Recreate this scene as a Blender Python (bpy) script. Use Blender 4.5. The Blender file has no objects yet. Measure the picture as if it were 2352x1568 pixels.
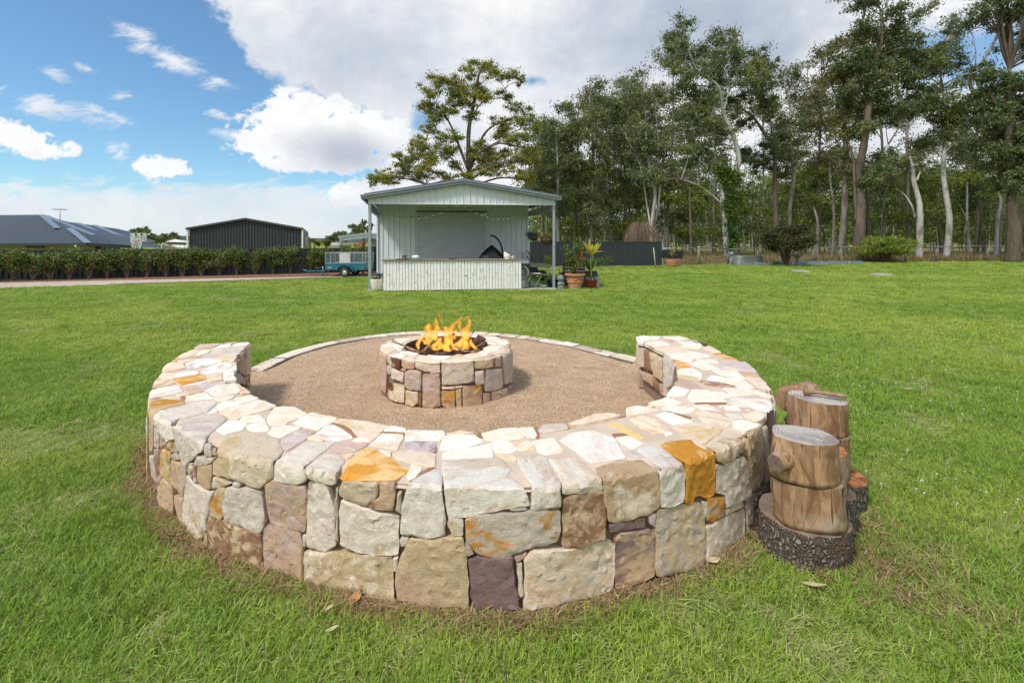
import bpy, bmesh, math, random
import numpy as np
from mathutils import Vector, Matrix, noise, geometry
R = math.radians
random.seed(7); rng = np.random.default_rng(7)
scene = bpy.context.scene
COL = scene.collection
# ------------------------------------------------------------ camera, sky, sun, exposure
cam_d = bpy.data.cameras.new("camera"); cam = bpy.data.objects.new("camera", cam_d); COL.objects.link(cam)
cam.location = (0, 0, 1.5); cam.rotation_euler = (R(90), 0, 0)
cam_d.sensor_width = 36; cam_d.lens = 36*1050/2352; cam_d.shift_y = -229/2352
cam_d.clip_start = .05; cam_d.clip_end = 6000
scene.camera = cam
SUN_DIR = Vector((-.50, -.46, .90)).normalized()
sd = bpy.data.lights.new("sun", 'SUN'); sd.energy = 3.0; sd.angle = R(10); sd.color = (1, .955, .88)
so = bpy.data.objects.new("sun", sd); COL.objects.link(so); so.location = (-10, -10, 30)
so.rotation_euler = SUN_DIR.to_track_quat('Z', 'Y').to_euler()
scene.view_settings.view_transform = 'Standard'; scene.view_settings.look = 'None'
scene.view_settings.gamma = 1; scene.view_settings.use_curve_mapping = False
scene.view_settings.exposure = 0.15
scene.cycles.max_bounces = 6; scene.cycles.transparent_max_bounces = 24
scene.cycles.use_denoising = True

class NT:
    """small node helper"""
    def __init__(s, tree): s.t = tree; s.n = tree.nodes; s.l = tree.links
    def node(s, typ, **kw):
        n = s.n.new(typ)
        for k, v in kw.items():
            if k.startswith('i_'): s.put(n.inputs[k[2:].replace('_', ' ')], v)
            else: setattr(n, k, v)
        return n
    def put(s, sock, v):
        if hasattr(v, 'is_linked') or hasattr(v, 'links'): s.l.new(v, sock)
        else: sock.default_value = v
    def m(s, op, a, b=0.0, c=None, clamp=False):
        n = s.n.new('ShaderNodeMath'); n.operation = op; n.use_clamp = clamp
        s.put(n.inputs[0], a); s.put(n.inputs[1], b)
        if c is not None: s.put(n.inputs[2], c)
        return n.outputs[0]
    def mix(s, f, a, b, mode='MIX'):
        n = s.n.new('ShaderNodeMix'); n.data_type = 'RGBA'; n.blend_type = mode; n.clamp_factor = True
        s.put(n.inputs[0], f); s.put(n.inputs[6], a if hasattr(a, 'links') else c4(a)); s.put(n.inputs[7], b if hasattr(b, 'links') else c4(b))
        return n.outputs[2]
    def ss(s, v, a, b, o0=0.0, o1=1.0):
        n = s.n.new('ShaderNodeMapRange'); n.interpolation_type = 'SMOOTHSTEP'
        s.put(n.inputs[0], v); s.put(n.inputs[1], a); s.put(n.inputs[2], b); s.put(n.inputs[3], o0); s.put(n.inputs[4], o1)
        return n.outputs[0]
    def noise(s, vec, scale, detail=3, rough=.55, dist=0.0, col=False):
        n = s.n.new('ShaderNodeTexNoise'); s.put(n.inputs['Vector'], vec); n.inputs['Scale'].default_value = scale
        n.inputs['Detail'].default_value = detail; n.inputs['Roughness'].default_value = rough; n.inputs['Distortion'].default_value = dist
        return n.outputs[1 if col else 0]
    def vor(s, vec, scale, feat='F1', out=0):
        n = s.n.new('ShaderNodeTexVoronoi'); n.feature = feat; s.put(n.inputs['Vector'], vec); n.inputs['Scale'].default_value = scale
        return n.outputs[out]
    def vm(s, op, a, b=(0, 0, 0)):
        n = s.n.new('ShaderNodeVectorMath'); n.operation = op; s.put(n.inputs[0], a); s.put(n.inputs[1], b)
        return n.outputs[0]
    def bump(s, h, strength=.5, dist=.01, normal=None):
        n = s.n.new('ShaderNodeBump'); n.inputs['Strength'].default_value = strength; n.inputs['Distance'].default_value = dist
        s.put(n.inputs['Height'], h)
        if normal is not None: s.put(n.inputs['Normal'], normal)
        return n.outputs[0]
def c4(c): return (c[0], c[1], c[2], 1.0)
def S(r, g, b):
    f = lambda v: (v/255/12.92) if v <= 10 else ((v/255+.055)/1.055)**2.4
    return (f(r), f(g), f(b))

# sky: Nishita sky with procedural clouds laid out by direction
world = bpy.data.worlds.new("World"); scene.world = world; world.use_nodes = True
w = NT(world.node_tree); w.n.clear()
sky = w.node('ShaderNodeTexSky', sky_type='NISHITA'); sky.sun_disc = False
sky.sun_elevation = math.asin(SUN_DIR.z); sky.sun_rotation = math.atan2(SUN_DIR.x, SUN_DIR.y)
sky.air_density = 1.0; sky.dust_density = .5; sky.ozone_density = 2.0
tc = w.node('ShaderNodeTexCoord'); sep = w.node('ShaderNodeSeparateXYZ'); w.l.new(tc.outputs['Generated'], sep.inputs[0])
X, Y, Z = sep.outputs
ya = w.m('MAXIMUM', w.m('ABSOLUTE', Y), .25)
u = w.m('DIVIDE', X, ya); v = w.m('DIVIDE', Z, ya)
cmb = w.node('ShaderNodeCombineXYZ'); w.put(cmb.inputs[0], u); w.put(cmb.inputs[1], v); w.put(cmb.inputs[2], w.m('SIGN', Y))
uv = cmb.outputs[0]
n1 = w.m('MULTIPLY', w.m('SUBTRACT', w.noise(uv, 4.2, 10, .64, .25), .5), 2.6)
n4 = w.m('MULTIPLY', w.m('SUBTRACT', w.noise(w.vm('MULTIPLY', uv, (1, 1.35, 1)), 15.0, 9, .62, .35), .5), 2.6)
n2 = w.m('MULTIPLY', w.m('SUBTRACT', w.noise(w.vm('ADD', uv, (7, 3, 1)), 3.0, 7, .58, .3), .5), 2.6)
n3 = w.m('SUBTRACT', w.noise(w.vm('MULTIPLY', uv, (1, 2.6, 1)), 8.0, 9, .7, .6), .5)
def ell(px, py, rx, ry, ang=0.0, gain=1.0):
    cu, cv = (px-1176)/1050, (555-py)/1050; rx /= 1050; ry /= 1050
    du = w.m('SUBTRACT', u, cu); dv = w.m('SUBTRACT', v, cv); ca, sa = math.cos(R(ang)), math.sin(R(ang))
    a = w.m('MULTIPLY', w.m('ADD', w.m('MULTIPLY', du, ca), w.m('MULTIPLY', dv, -sa)), 1/rx)
    b = w.m('MULTIPLY', w.m('ADD', w.m('MULTIPLY', du, sa), w.m('MULTIPLY', dv, ca)), 1/ry)
    q = w.m('SQRT', w.m('ADD', w.m('MULTIPLY', a, a), w.m('MULTIPLY', b, b)))
    return w.m('MULTIPLY', w.m('SUBTRACT', 1.0, q), gain)
def mx(L):
    r = L[0]
    for e in L[1:]: r = w.m('MAXIMUM', r, e)
    return r
big = mx([ell(1250, -60, 780, 290, 8), ell(780, 60, 330, 170, 28), ell(640, 20, 220, 60, 42), ell(1100, 220, 380, 150, 10), ell(1700, 150, 800, 420, 0), ell(2050, 440, 700, 260), ell(1150, 400, 330, 180)])
cum = mx([ell(735, 315, 200, 92, 0), ell(690, 265, 95, 58, 10), ell(640, 330, 110, 62), ell(840, 310, 115, 70, 12), ell(790, 360, 130, 48), ell(790, 445, 70, 34, 10, .75), ell(345, 387, 90, 28, 5, .5), ell(50, 325, 130, 34, 10, .6), ell(22, 305, 70, 34, 0, .6)])
wisp = mx([ell(400, 140, 165, 34, 30, .8), ell(330, 85, 55, 26, 20, .8), ell(500, 185, 60, 16, 20, .6), ell(130, 248, 175, 34, 12, .85), ell(120, 170, 55, 18, 18, .7), ell(280, 222, 50, 16, 5, .7), ell(505, 267, 36, 13, 15, .7), ell(265, 345, 40, 26, 40, .55), ell(200, 158, 30, 10, 20, .6), ell(510, 305, 50, 14, 10, .55), ell(700, 480, 330, 34, 0, .8)])
low = w.m('ADD', w.ss(v, .20, .05), w.m('MULTIPLY', n3, 1.6))
low = w.m('MULTIPLY', w.ss(low, .35, .8), .88)
a_big = w.ss(w.m('ADD', big, w.m('ADD', w.m('MULTIPLY', n1, .5), w.m('MULTIPLY', n4, .22))), -.03, .17)
a_cum = w.ss(w.m('ADD', cum, w.m('ADD', w.m('MULTIPLY', n1, .35), w.m('MULTIPLY', n4, .75))), .02, .26)
a_wis = w.m('MULTIPLY', w.ss(w.m('ADD', wisp, w.m('MULTIPLY', n3, 3.2)), .0, .9), .9)
hole = w.m('MULTIPLY', w.ss(w.m('ADD', mx([ell(2260, 110, 210, 110, 0), ell(1222, 185, 40, 18, 0, .5), ell(590, 225, 70, 40, -35, .9), ell(640, 405, 120, 40, 8, .9), ell(960, 285, 40, 60, 30, .5), ell(2340, 300, 60, 60, 0, .6)]), w.m('MULTIPLY', n1, .8)), .05, .6), .9)
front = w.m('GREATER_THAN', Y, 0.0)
behind = w.m('MULTIPLY', w.m('SUBTRACT', 1.0, front), w.ss(w.m('ADD', n1, w.m('MULTIPLY', n2, 1.2)), -.75, -.3))  # unseen bright cloud added behind the camera to light the front faces
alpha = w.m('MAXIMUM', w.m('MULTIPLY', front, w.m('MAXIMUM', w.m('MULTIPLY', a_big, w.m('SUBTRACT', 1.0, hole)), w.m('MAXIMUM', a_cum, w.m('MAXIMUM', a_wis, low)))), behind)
# self-shading of the thick clouds (grey bases)
g_big = w.m('MAXIMUM', w.ss(w.m('ADD', mx([ell(900, 120, 330, 250, 20)]), w.m('MULTIPLY', n2, .7)), -.05, 1.0), w.m('MULTIPLY', w.ss(w.m('ADD', mx([ell(1640, 40, 480, 230, -5)]), w.m('MULTIPLY', n2, .7)), -.1, .85), 1.35))
g_cum = w.m('MULTIPLY', w.ss(w.m('ADD', ell(800, 350, 200, 85, 3), w.m('MULTIPLY', n2, .3)), .0, .95), 1.2)
g_n = w.ss(w.m('ADD', n2, w.m('MULTIPLY', n1, .5)), -.3, .8, 0, .35)
grey = w.m('MINIMUM', w.m('MAXIMUM', w.m('MULTIPLY', g_big, .85), g_n), 1.35)
base = w.mix(w.ss(w.m('ADD', n1, w.m('MULTIPLY', n4, .5)), -.5, .7), S(255, 255, 255), S(226, 232, 240))
cc = w.mix(w.m('MULTIPLY', grey, .70), base, S(160, 176, 200))
cumc = w.mix(w.m('MULTIPLY', g_cum, .62), w.mix(w.ss(n4, -.5, .8), (1.06, 1.06, 1.06), S(240, 243, 247)), S(165, 178, 198))
cc = w.mix(a_cum, cc, cumc)
cc = w.mix(w.m('MULTIPLY', low, .6), cc, S(222, 230, 238))
skc = w.mix(1.0, sky.outputs[0], (1.0, 1.32, 1.42), 'MULTIPLY')
b1 = w.node('ShaderNodeBackground'); w.put(b1.inputs[0], skc); b1.inputs[1].default_value = .10
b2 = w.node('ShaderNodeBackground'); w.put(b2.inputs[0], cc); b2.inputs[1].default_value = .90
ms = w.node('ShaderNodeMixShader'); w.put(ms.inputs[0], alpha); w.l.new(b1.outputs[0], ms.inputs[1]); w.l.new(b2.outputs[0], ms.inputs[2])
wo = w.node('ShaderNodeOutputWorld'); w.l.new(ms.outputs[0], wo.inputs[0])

# ------------------------------------------------------------ helpers
F, CX, HY, H = 1050.0, 1176.0, 555.0, 1.5
def P(px, py, D): return Vector(((px-CX)/F*D, D, H+(HY-py)/F*D))
def G(px, py, z=0.0):
    D = (H-z)*F/(py-HY); return Vector(((px-CX)/F*D, D, z))
def tag(o, label=None, cat=None, group=None, kind=None):
    if label: o['label'] = label
    if cat: o['category'] = cat
    if group: o['group'] = group
    if kind: o['kind'] = kind
    return o
def empty(name, loc=(0, 0, 0), rz=0.0, label=None, cat=None, group=None):
    o = bpy.data.objects.new(name, None); COL.objects.link(o); o.location = loc; o.rotation_euler = (0, 0, rz)
    o.empty_display_size = .1
    return tag(o, label, cat, group)
def link(name, me, mat=None, parent=None, loc=None, rot=None):
    o = bpy.data.objects.new(name, me); COL.objects.link(o)
    if mat is not None and not me.materials: me.materials.append(mat)
    if parent is not None: o.parent = parent
    if loc is not None: o.location = loc
    if rot is not None: o.rotation_euler = rot
    return o
class MB:
    def __init__(s): s.v = []; s.f = []; s.sm = []
    def add(s, vs, fs, smooth=False):
        n = len(s.v); s.v += [tuple(p) for p in vs]; s.f += [tuple(i+n for i in f) for f in fs]; s.sm += [smooth]*len(fs); return s
    def box(s, c, d, rz=0.0, M=None):
        x, y, z = d[0]/2, d[1]/2, d[2]/2
        vs = [Vector(p) for p in [(-x, -y, -z), (x, -y, -z), (x, y, -z), (-x, y, -z), (-x, -y, z), (x, -y, z), (x, y, z), (-x, y, z)]]
        m = (M if M is not None else Matrix.Rotation(rz, 3, 'Z'))
        return s.add([m@p+Vector(c) for p in vs], [(0, 3, 2, 1), (4, 5, 6, 7), (0, 1, 5, 4), (1, 2, 6, 5), (2, 3, 7, 6), (3, 0, 4, 7)])
    def beam(s, a, b, wd, ht):
        a, b = Vector(a), Vector(b); d = (b-a); L = d.length; q = d.to_track_quat('X', 'Z').to_matrix()
        return s.box((a+b)/2, (L, wd, ht), M=q)
    def prism(s, poly, off):
        """closed polygon (3d points) extruded by vector off"""
        n = len(poly); off = Vector(off); vs = [Vector(p) for p in poly]+[Vector(p)+off for p in poly]
        return s.add(vs, [tuple(range(n))[::-1], tuple(range(n, 2*n))]+[(i, (i+1) % n, n+(i+1) % n, n+i) for i in range(n)])
    def tube(s, pts, rad, n=8, cap=True, jit=0.0):
        pts = [Vector(p) for p in pts]; rad = rad if hasattr(rad, '__len__') else [rad]*len(pts)
        vs = []; ref = None
        for i, p in enumerate(pts):
            d = (pts[min(i+1, len(pts)-1)]-pts[max(i-1, 0)])
            d = d.normalized() if d.length > 1e-9 else Vector((0, 0, 1))
            if ref is None: ref = d.orthogonal().normalized()
            ref = (ref-d*ref.dot(d)).normalized(); b = d.cross(ref)
            for k in range(n):
                a = 2*math.pi*k/n; r = rad[i]*(1+random.uniform(-jit, jit)); vs.append(p+ref*math.cos(a)*r+b*math.sin(a)*r)
        fs = []
        for i in range(len(pts)-1):
            for k in range(n): fs.append((i*n+k, i*n+(k+1) % n, (i+1)*n+(k+1) % n, (i+1)*n+k))
        s.add(vs, fs, True)
        if cap:
            m = len(s.v)-len(vs); s.f += [tuple(m+k for k in range(n))[::-1], tuple(m+(len(pts)-1)*n+k for k in range(n))]; s.sm += [False]*2
        return s
    def lathe(s, prof, n=24, c=(0, 0, 0), a0=0, wob=0.0):
        c = Vector(c); vs = []
        for r, z in prof:
            for k in range(n):
                a = 2*math.pi*k/n+a0; rr = r*(1+wob*math.sin(3*a+z*9)); vs.append(c+Vector((rr*math.cos(a), rr*math.sin(a), z)))
        fs = [(i*n+k, i*n+(k+1) % n, (i+1)*n+(k+1) % n, (i+1)*n+k) for i in range(len(prof)-1) for k in range(n)]
        return s.add(vs, fs, True)
    def disc(s, c, r, n=24, z=0):
        c = Vector(c); return s.add([c+Vector((r*math.cos(2*math.pi*k/n), r*math.sin(2*math.pi*k/n), z)) for k in range(n)], [tuple(range(n))])
    def ball(s, c, r, n=10, m=7, sq=(1, 1, 1), nz=0.0):
        c = Vector(c); vs = []
        for i in range(m+1):
            t = math.pi*i/m
            for k in range(n):
                a = 2*math.pi*k/n; p = Vector((math.sin(t)*math.cos(a)*sq[0], math.sin(t)*math.sin(a)*sq[1], math.cos(t)*sq[2]))*r
                if nz: p *= 1+nz*noise.noise(p*3/r)
                vs.append(c+p)
        return s.add(vs, [(i*n+k, (i+1)*n+k, (i+1)*n+(k+1) % n, i*n+(k+1) % n) for i in range(m) for k in range(n)], True)
    def build(s, name, mat=None, parent=None, loc=None, rot=None, bevel=0.0, recentre=False):
        vs = s.v; off = None
        if recentre:
            off = sum((Vector(p) for p in vs), Vector())/len(vs); vs = [Vector(p)-off for p in vs]
        me = bpy.data.meshes.new(name); me.from_pydata([tuple(p) for p in vs], [], s.f)
        me.polygons.foreach_set('use_smooth', s.sm); me.update()
        o = link(name, me, mat, parent, loc if not recentre else off, rot)
        if bevel:
            md = o.modifiers.new('bevel', 'BEVEL'); md.width = bevel; md.segments = 2; md.limit_method = 'ANGLE'
        return o
def mesh_np(name, V, Fq, attr=None, smooth=False):
    """V (n,3), Fq (m,k) with k = 3 or 4"""
    me = bpy.data.meshes.new(name); k = Fq.shape[1]
    me.vertices.add(len(V)); me.vertices.foreach_set('co', V.astype(np.float32).ravel())
    me.loops.add(Fq.size); me.loops.foreach_set('vertex_index', Fq.astype(np.int32).ravel())
    me.polygons.add(len(Fq)); me.polygons.foreach_set('loop_start', np.arange(0, Fq.size, k, dtype=np.int32))
    me.polygons.foreach_set('loop_total', np.full(len(Fq), k, dtype=np.int32))
    if smooth: me.polygons.foreach_set('use_smooth', np.ones(len(Fq), dtype=bool))
    me.update(calc_edges=True)
    if attr:
        for nm, a in attr.items():
            at = me.attributes.new(nm, 'FLOAT', 'POINT'); at.data.foreach_set('value', a.astype(np.float32))
    return me
# ------------------------------------------------------------ materials
def new_mat(name):
    m = bpy.data.materials.new(name); m.use_nodes = True; t = NT(m.node_tree); t.n.clear()
    out = t.node('ShaderNodeOutputMaterial'); p = t.node('ShaderNodeBsdfPrincipled'); t.l.new(p.outputs[0], out.inputs[0])
    t.p = p; t.out = out; t.co = t.node('ShaderNodeTexCoord')
    return m, t
def simple(name, col, rough=.6, metal=0.0, var=.12, scale=8.0, bump=0.0, bscale=60.0, spec=.4, stretch=(1, 1, 1), col2=None, th=(.5, .7)):
    m, t = new_mat(name); vec = t.vm('MULTIPLY', t.co.outputs['Object'], stretch)
    n = t.noise(vec, scale, 5, .6)
    c = t.mix(t.ss(n, .3, .7), tuple(k*(1-var) for k in col), tuple(min(1, k*(1+var)) for k in col))
    if col2 is not None: c = t.mix(t.ss(t.noise(vec, scale*1.7, 6, .65), th[0], th[1]), c, col2)
    t.put(t.p.inputs['Base Color'], c); t.p.inputs['Roughness'].default_value = rough; t.p.inputs['Metallic'].default_value = metal
    t.p.inputs['Specular IOR Level'].default_value = spec
    if bump: t.put(t.p.inputs['Normal'], t.bump(t.noise(vec, bscale, 5, .6), bump, .01))
    return m
def attr(t, name, typ='OBJECT'):
    n = t.node('ShaderNodeAttribute'); n.attribute_type = typ; n.attribute_name = name; return n

# sandstone; colours come from each stone's own 'ca', 'cb', 'pat'
def stone_mat(name, rough_amp):
    m, t = new_mat(name); oi = t.node('ShaderNodeObjectInfo'); cmb = t.node('ShaderNodeCombineXYZ')
    t.put(cmb.inputs[0], t.m('MULTIPLY', oi.outputs['Random'], 37.0)); t.put(cmb.inputs[1], t.m('MULTIPLY', oi.outputs['Random'], 91.0))
    vec = t.vm('ADD', t.co.outputs['Object'], cmb.outputs[0])
    ca = attr(t, 'ca').outputs[1]; cb = attr(t, 'cb').outputs[1]; pat = attr(t, 'pat').outputs[2]
    vr = t.node('ShaderNodeVectorRotate', rotation_type='Z_AXIS'); t.put(vr.inputs['Vector'], vec); t.put(vr.inputs['Angle'], t.m('MULTIPLY', oi.outputs['Random'], 17.0))
    warp = t.vm('ADD', vr.outputs[0], t.vm('MULTIPLY', t.noise(vec, 4, 3, .5, 0, True), (.16, .16, .16)))
    bands = t.noise(t.vm('MULTIPLY', warp, (.8, 5.5, 5.5)), 3.2, 6, .55)
    patch = t.noise(warp, 4.0, 5, .6, .6)
    f1 = t.ss(bands, .46, .60); f2 = t.ss(patch, .50, .58)
    f = t.m('ADD', t.m('MULTIPLY', f1, t.m('SUBTRACT', 1.0, pat)), t.m('MULTIPLY', f2, pat))
    c = t.mix(f, ca, cb)
    fine = t.noise(vec, 85, 6, .8); mid = t.noise(vec, 14, 5, .6)
    c = t.mix(t.ss(mid, .3, .75, 0, .34), c, t.mix(1.0, c, (.80, .70, .58), 'MULTIPLY'))
    lines = t.ss(t.noise(t.vm('MULTIPLY', warp, (.5, 12, 12)), 6.0, 6, .65), .56, .72, 0, .35)
    c = t.mix(lines, c, t.mix(1.0, c, (.78, .66, .55), 'MULTIPLY'))
    c = t.mix(t.ss(t.noise(vec, 3.2, 6, .7), .60, .80, 0, .45), c, (.24, .19, .15))
    c = t.mix(t.ss(t.noise(t.vm('MULTIPLY', warp, (1.2, 4, 4)), 9.0, 7, .7, .8), .5, .68, 0, .38), c, t.mix(1.0, c, (.72, .50, .34), 'MULTIPLY'))
    c = t.mix(t.ss(fine, .52, .72, 0, .6), c, t.mix(1.0, c, (.5, .43, .36), 'MULTIPLY'))
    c = t.mix(t.ss(fine, .45, .2, 0, .3), c, (.8, .76, .70))
    t.put(t.p.inputs['Base Color'], c); t.p.inputs['Roughness'].default_value = .9; t.p.inputs['Specular IOR Level'].default_value = .12
    h = t.m('ADD', t.m('MULTIPLY', t.noise(vec, 24, 9, .78), 1.0), t.m('MULTIPLY', fine, .5))
    t.put(t.p.inputs['Normal'], t.bump(h, rough_amp, .022))
    return m
M = {}
M['stone'] = stone_mat('rough sandstone', .75)
M['slab'] = stone_mat('sawn sandstone', .3)
def mortar(name, col, b=.5):
    m, t = new_mat(name); v_ = t.co.outputs['Object']
    c = t.mix(t.ss(t.noise(v_, 5, 5, .6), .35, .7), tuple(k*.82 for k in col), col)
    c = t.mix(t.ss(t.noise(v_, 120, 3, .7), .58, .75, 0, .5), c, tuple(k*.5 for k in col))
    t.put(t.p.inputs['Base Color'], c); t.p.inputs['Roughness'].default_value = .95; t.p.inputs['Specular IOR Level'].default_value = .1
    t.put(t.p.inputs['Normal'], t.bump(t.noise(v_, 70, 6, .7), b, .01)); return m
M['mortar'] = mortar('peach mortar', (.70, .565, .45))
M['core'] = mortar('brown joint mortar', (.30, .22, .155), .8)  # brown-tan mortar of the joints between face stones
# ------------------------------------------------------------ ground
FL = [(-60, 3.0), (-19.6, 17.8), (-7.0, 22.6), (-4.9, 23.4)]          # line of the boundary fence, left of the shed
def side(x, y):
    a, b = (-19.6, 17.8), (-4.9, 23.4)
    return ((b[0]-a[0])*(y-a[1])-(b[1]-a[1])*(x-a[0]))/15.73
def ground_z(x, y):
    z = 0.0
    if x < 4:
        s = side(x, y)
        if s > .3: z = -1.3*min(1, (s-.3)/3.0)*(1 if x < -6 else max(0, (4-x)/10))
    return z
xs = sorted(set([-2500, -1200, -600, -300, -150, -100]+[round(-60+i*1.5, 2) for i in range(81)]+[80, 100, 150, 300, 600, 1200, 2500]))
ys = sorted(set([-300, -80, -30, -10]+[round(-6+i*1.2, 2) for i in range(60)]+[75, 90, 120, 180, 300, 600, 1200, 3000]))
mb = MB(); nx = len(xs)
mb.add([(x, y, ground_z(x, y)) for y in ys for x in xs], [(j*nx+i, j*nx+i+1, (j+1)*nx+i+1, (j+1)*nx+i) for j in range(len(ys)-1) for i in range(nx-1)], True)
m, t = new_mat('lawn'); gp = t.node('ShaderNodeNewGeometry').outputs['Position']
def grass_colour(t, gp, bright=1.0):
    big = t.noise(t.vm('MULTIPLY', gp, (.55, 1.0, 1)), .38, 5, .6, .5); md = t.noise(gp, 1.7, 6, .65)
    a = tuple(k*bright for k in (.20, .31, .04)); b = tuple(k*bright for k in (.34, .41, .075)); d = tuple(k*bright for k in (.135, .255, .03))
    c = t.mix(t.ss(big, .42, .62), a, b); c = t.mix(t.ss(md, .52, .7, 0, .75), c, d)
    sx = t.node('ShaderNodeSeparateXYZ'); t.put(sx.inputs[0], gp)
    # mower stripes run across the lawn, faint
    st = t.noise(t.vm('MULTIPLY', gp, (.05, 1.1, 0)), 1.0, 2, .5)
    c = t.mix(t.ss(st, .5, .62, 0, .45), c, tuple(k*bright for k in (.29, .40, .06)))
    return c
c = grass_colour(t, gp)
fine = t.noise(t.vm('MULTIPLY', gp, (1, 1, 1)), 34, 6, .8)
c = t.mix(t.ss(fine, .35, .72, 0, .75), t.mix(1.0, c, (.62, .62, .5), 'MULTIPLY'), t.mix(1.0, c, (1.5, 1.35, 1.3), 'MULTIPLY'))
dead = t.ss(t.noise(gp, 6, 6, .75), .60, .74, 0, .55); c = t.mix(dead, c, (.36, .29, .12))
t.put(t.p.inputs['Base Color'], c); t.p.inputs['Roughness'].default_value = .95; t.p.inputs['Specular IOR Level'].default_value = .1
t.put(t.p.inputs['Normal'], t.bump(t.noise(gp, 26, 8, .8), .9, .03)); M['lawn'] = m
tag(mb.build('lawn', m), kind='structure')

def sheet(name, poly, z, mat, kind='structure'):
    b = MB(); b.add([(p[0], p[1], z) for p in poly], [tuple(range(len(poly)))]); o = b.build(name, mat); tag(o, kind=kind); return o
# ------------------------------------------------------------ the curved seat wall
WC = Vector((-.5, 4.35)); WZ = .5
OUT = "458,791.9 421,812.4 396.4,830.2 380,837 371.8,857.5 355.4,879.4 345.8,915 341,941 360.9,958 401.9,975 450,1010 505,1040 565,1051 628.8,1057 697,1073.5 771,1090 857.5,1106 933.9,1113 1016.9,1121 1103,1122 1216,1123.7 1285.9,1121 1340,1106 1383,1096 1448.7,1086.8 1511,1081 1567.5,1065 1610,1050 1639.3,1042 1661,1030.5 1708,1011 1748.7,977 1758.7,951.8 1776.5,923 1775,901 1761.4,879.4 1741,857.5 1715,834.3 1665.7,811 1627.4,791.9 1583.7,772.8"
INN = "570.1,787.8 555,810 540,833 538,855 543,880 572.8,901 631.6,930 702.7,947.7 771,960 830,971 888.6,979 930.6,988 1020,992 1090,992.5 1160,989 1232.8,982.5 1302.5,972.6 1408.7,950.5 1490.7,928.6 1531.7,906.7 1555,874 1556.3,846.6 1529,813.8 1500.3,803 1478,789 1460.6,774.1"
def parse(s): return [tuple(float(k) for k in q.split(',')) for q in s.split()]
def polar(p, C): d = Vector((p[0], p[1]))-C; return (math.atan2(d.y, d.x) % (2*math.pi), d.length)
def curve(s, z, C):
    q = []
    for px, py in parse(s):
        a, r = polar(G(px, py, z), C)
        if a < math.pi*.75: a += 2*math.pi
        q.append((a, r))
    q.sort(); A = np.array([k[0] for k in q]); Rr = np.array([k[1] for k in q])
    g = np.linspace(A[0], A[-1], 300); rr = np.interp(g, A, Rr); ker = np.exp(-np.linspace(-2, 2, 21)**2); ker /= ker.sum()
    rs = np.convolve(np.pad(rr, 10, mode='edge'), ker, 'valid')
    return g, rs
ga, gr = curve(OUT, WZ, WC); ia, ir = curve(INN, WZ, WC)
TH0, TH1 = max(ga[0], ia[0])-.0, min(ga[-1], ia[-1])+.0
def Ro(a): return float(np.interp(a, ga, gr))
def Ri(a): return float(np.interp(a, ia, ir))
class Ring:
    """surface of a curved dry-stone ring unfolded to (s, t): s along the ring, t>0 across the top, t<0 down the face"""
    def __init__(s, C, z, ro, sgn=1, rm=2.4, wrap=math.pi*.75, rc=.008):
        s.C, s.z, s.ro, s.sgn, s.rm, s.wrap, s.rc = C, z, ro, sgn, rm, wrap, rc
    def pol(s, x, y):
        a, r = polar((x, y), s.C)
        if a < s.wrap: a += 2*math.pi
        return a, r
    def unproj(s, px, py):
        k = (px-CX)/F; q = (py-HY)/F                                   # ray: x = k D, z = H - q D
        D = (s.H0-s.z)/q if False else (H-s.z)/q
        a, r = s.pol(k*D, D); d = (s.ro(a)-r)*s.sgn
        if d >= 0: return a*s.rm, d
        lo, hi = D, H/q*1.25
        prev = D
        for i in range(1, 400):
            Dm = D+(hi-D)*i/400; a, r = s.pol(k*Dm, Dm)
            if (s.ro(a)-r)*s.sgn >= 0:
                break
            prev = Dm
        else:
            best = min((abs((s.ro(s.pol(k*q_, q_)[0])-s.pol(k*q_, q_)[1])), q_) for q_ in [D+(hi-D)*j/200 for j in range(201)] if H-q*q_ > -.02)[1]
            a, r = s.pol(k*best, best); return a*s.rm, -(s.z-(H-q*best))
        l, h_ = prev, Dm
        for _ in range(20):
            mdl = (l+h_)/2; a, r = s.pol(k*mdl, mdl)
            if (s.ro(a)-r)*s.sgn >= 0: h_ = mdl
            else: l = mdl
        a, r = s.pol(k*h_, h_)
        return a*s.rm, -(s.z-(H-q*h_))
    def pos(s, sv, tv, off):
        a = sv/s.rm; ro = s.ro(a); rc = s.rc; L = rc*math.pi/2; t0 = rc-L/2+ (rc-L/2)*0
        # the corner: arc between t = +rc and t = -rc
        if tv >= rc: rad, z, nr, nz = -tv, 0.0, 0.0, 1.0
        elif tv <= -rc: rad, z, nr, nz = 0.0, tv, 1.0, 0.0
        else:
            f = (rc-tv)/(2*rc)*math.pi/2; rad = -rc+rc*math.sin(f); z = -rc+rc*math.cos(f); nr, nz = math.sin(f), math.cos(f)
        rr = ro+s.sgn*(rad+nr*off)
        return Vector((s.C.x+rr*math.cos(a), s.C.y+rr*math.sin(a), s.z+z+nz*off))
CROPS = {'2': (500, 1150, .44635), '3': (500, 1600, .5102), '4': (1400, 1550, .5422), '5': (2100, 1550, .5102), '6': (2300, 1150, .44643), '7': (1300, 1100, .34014),
         'A': (540, 1550, .35088), 'B': (560, 1270, .2551), 'C': (1000, 1450, .29762), 'D': (2350, 1240, .51326)}
def cpx(c, p): ox, oy, k = CROPS[c]; return ((ox+p[0]*k)/1.63265, (oy+p[1]*k)/1.63265)
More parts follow.
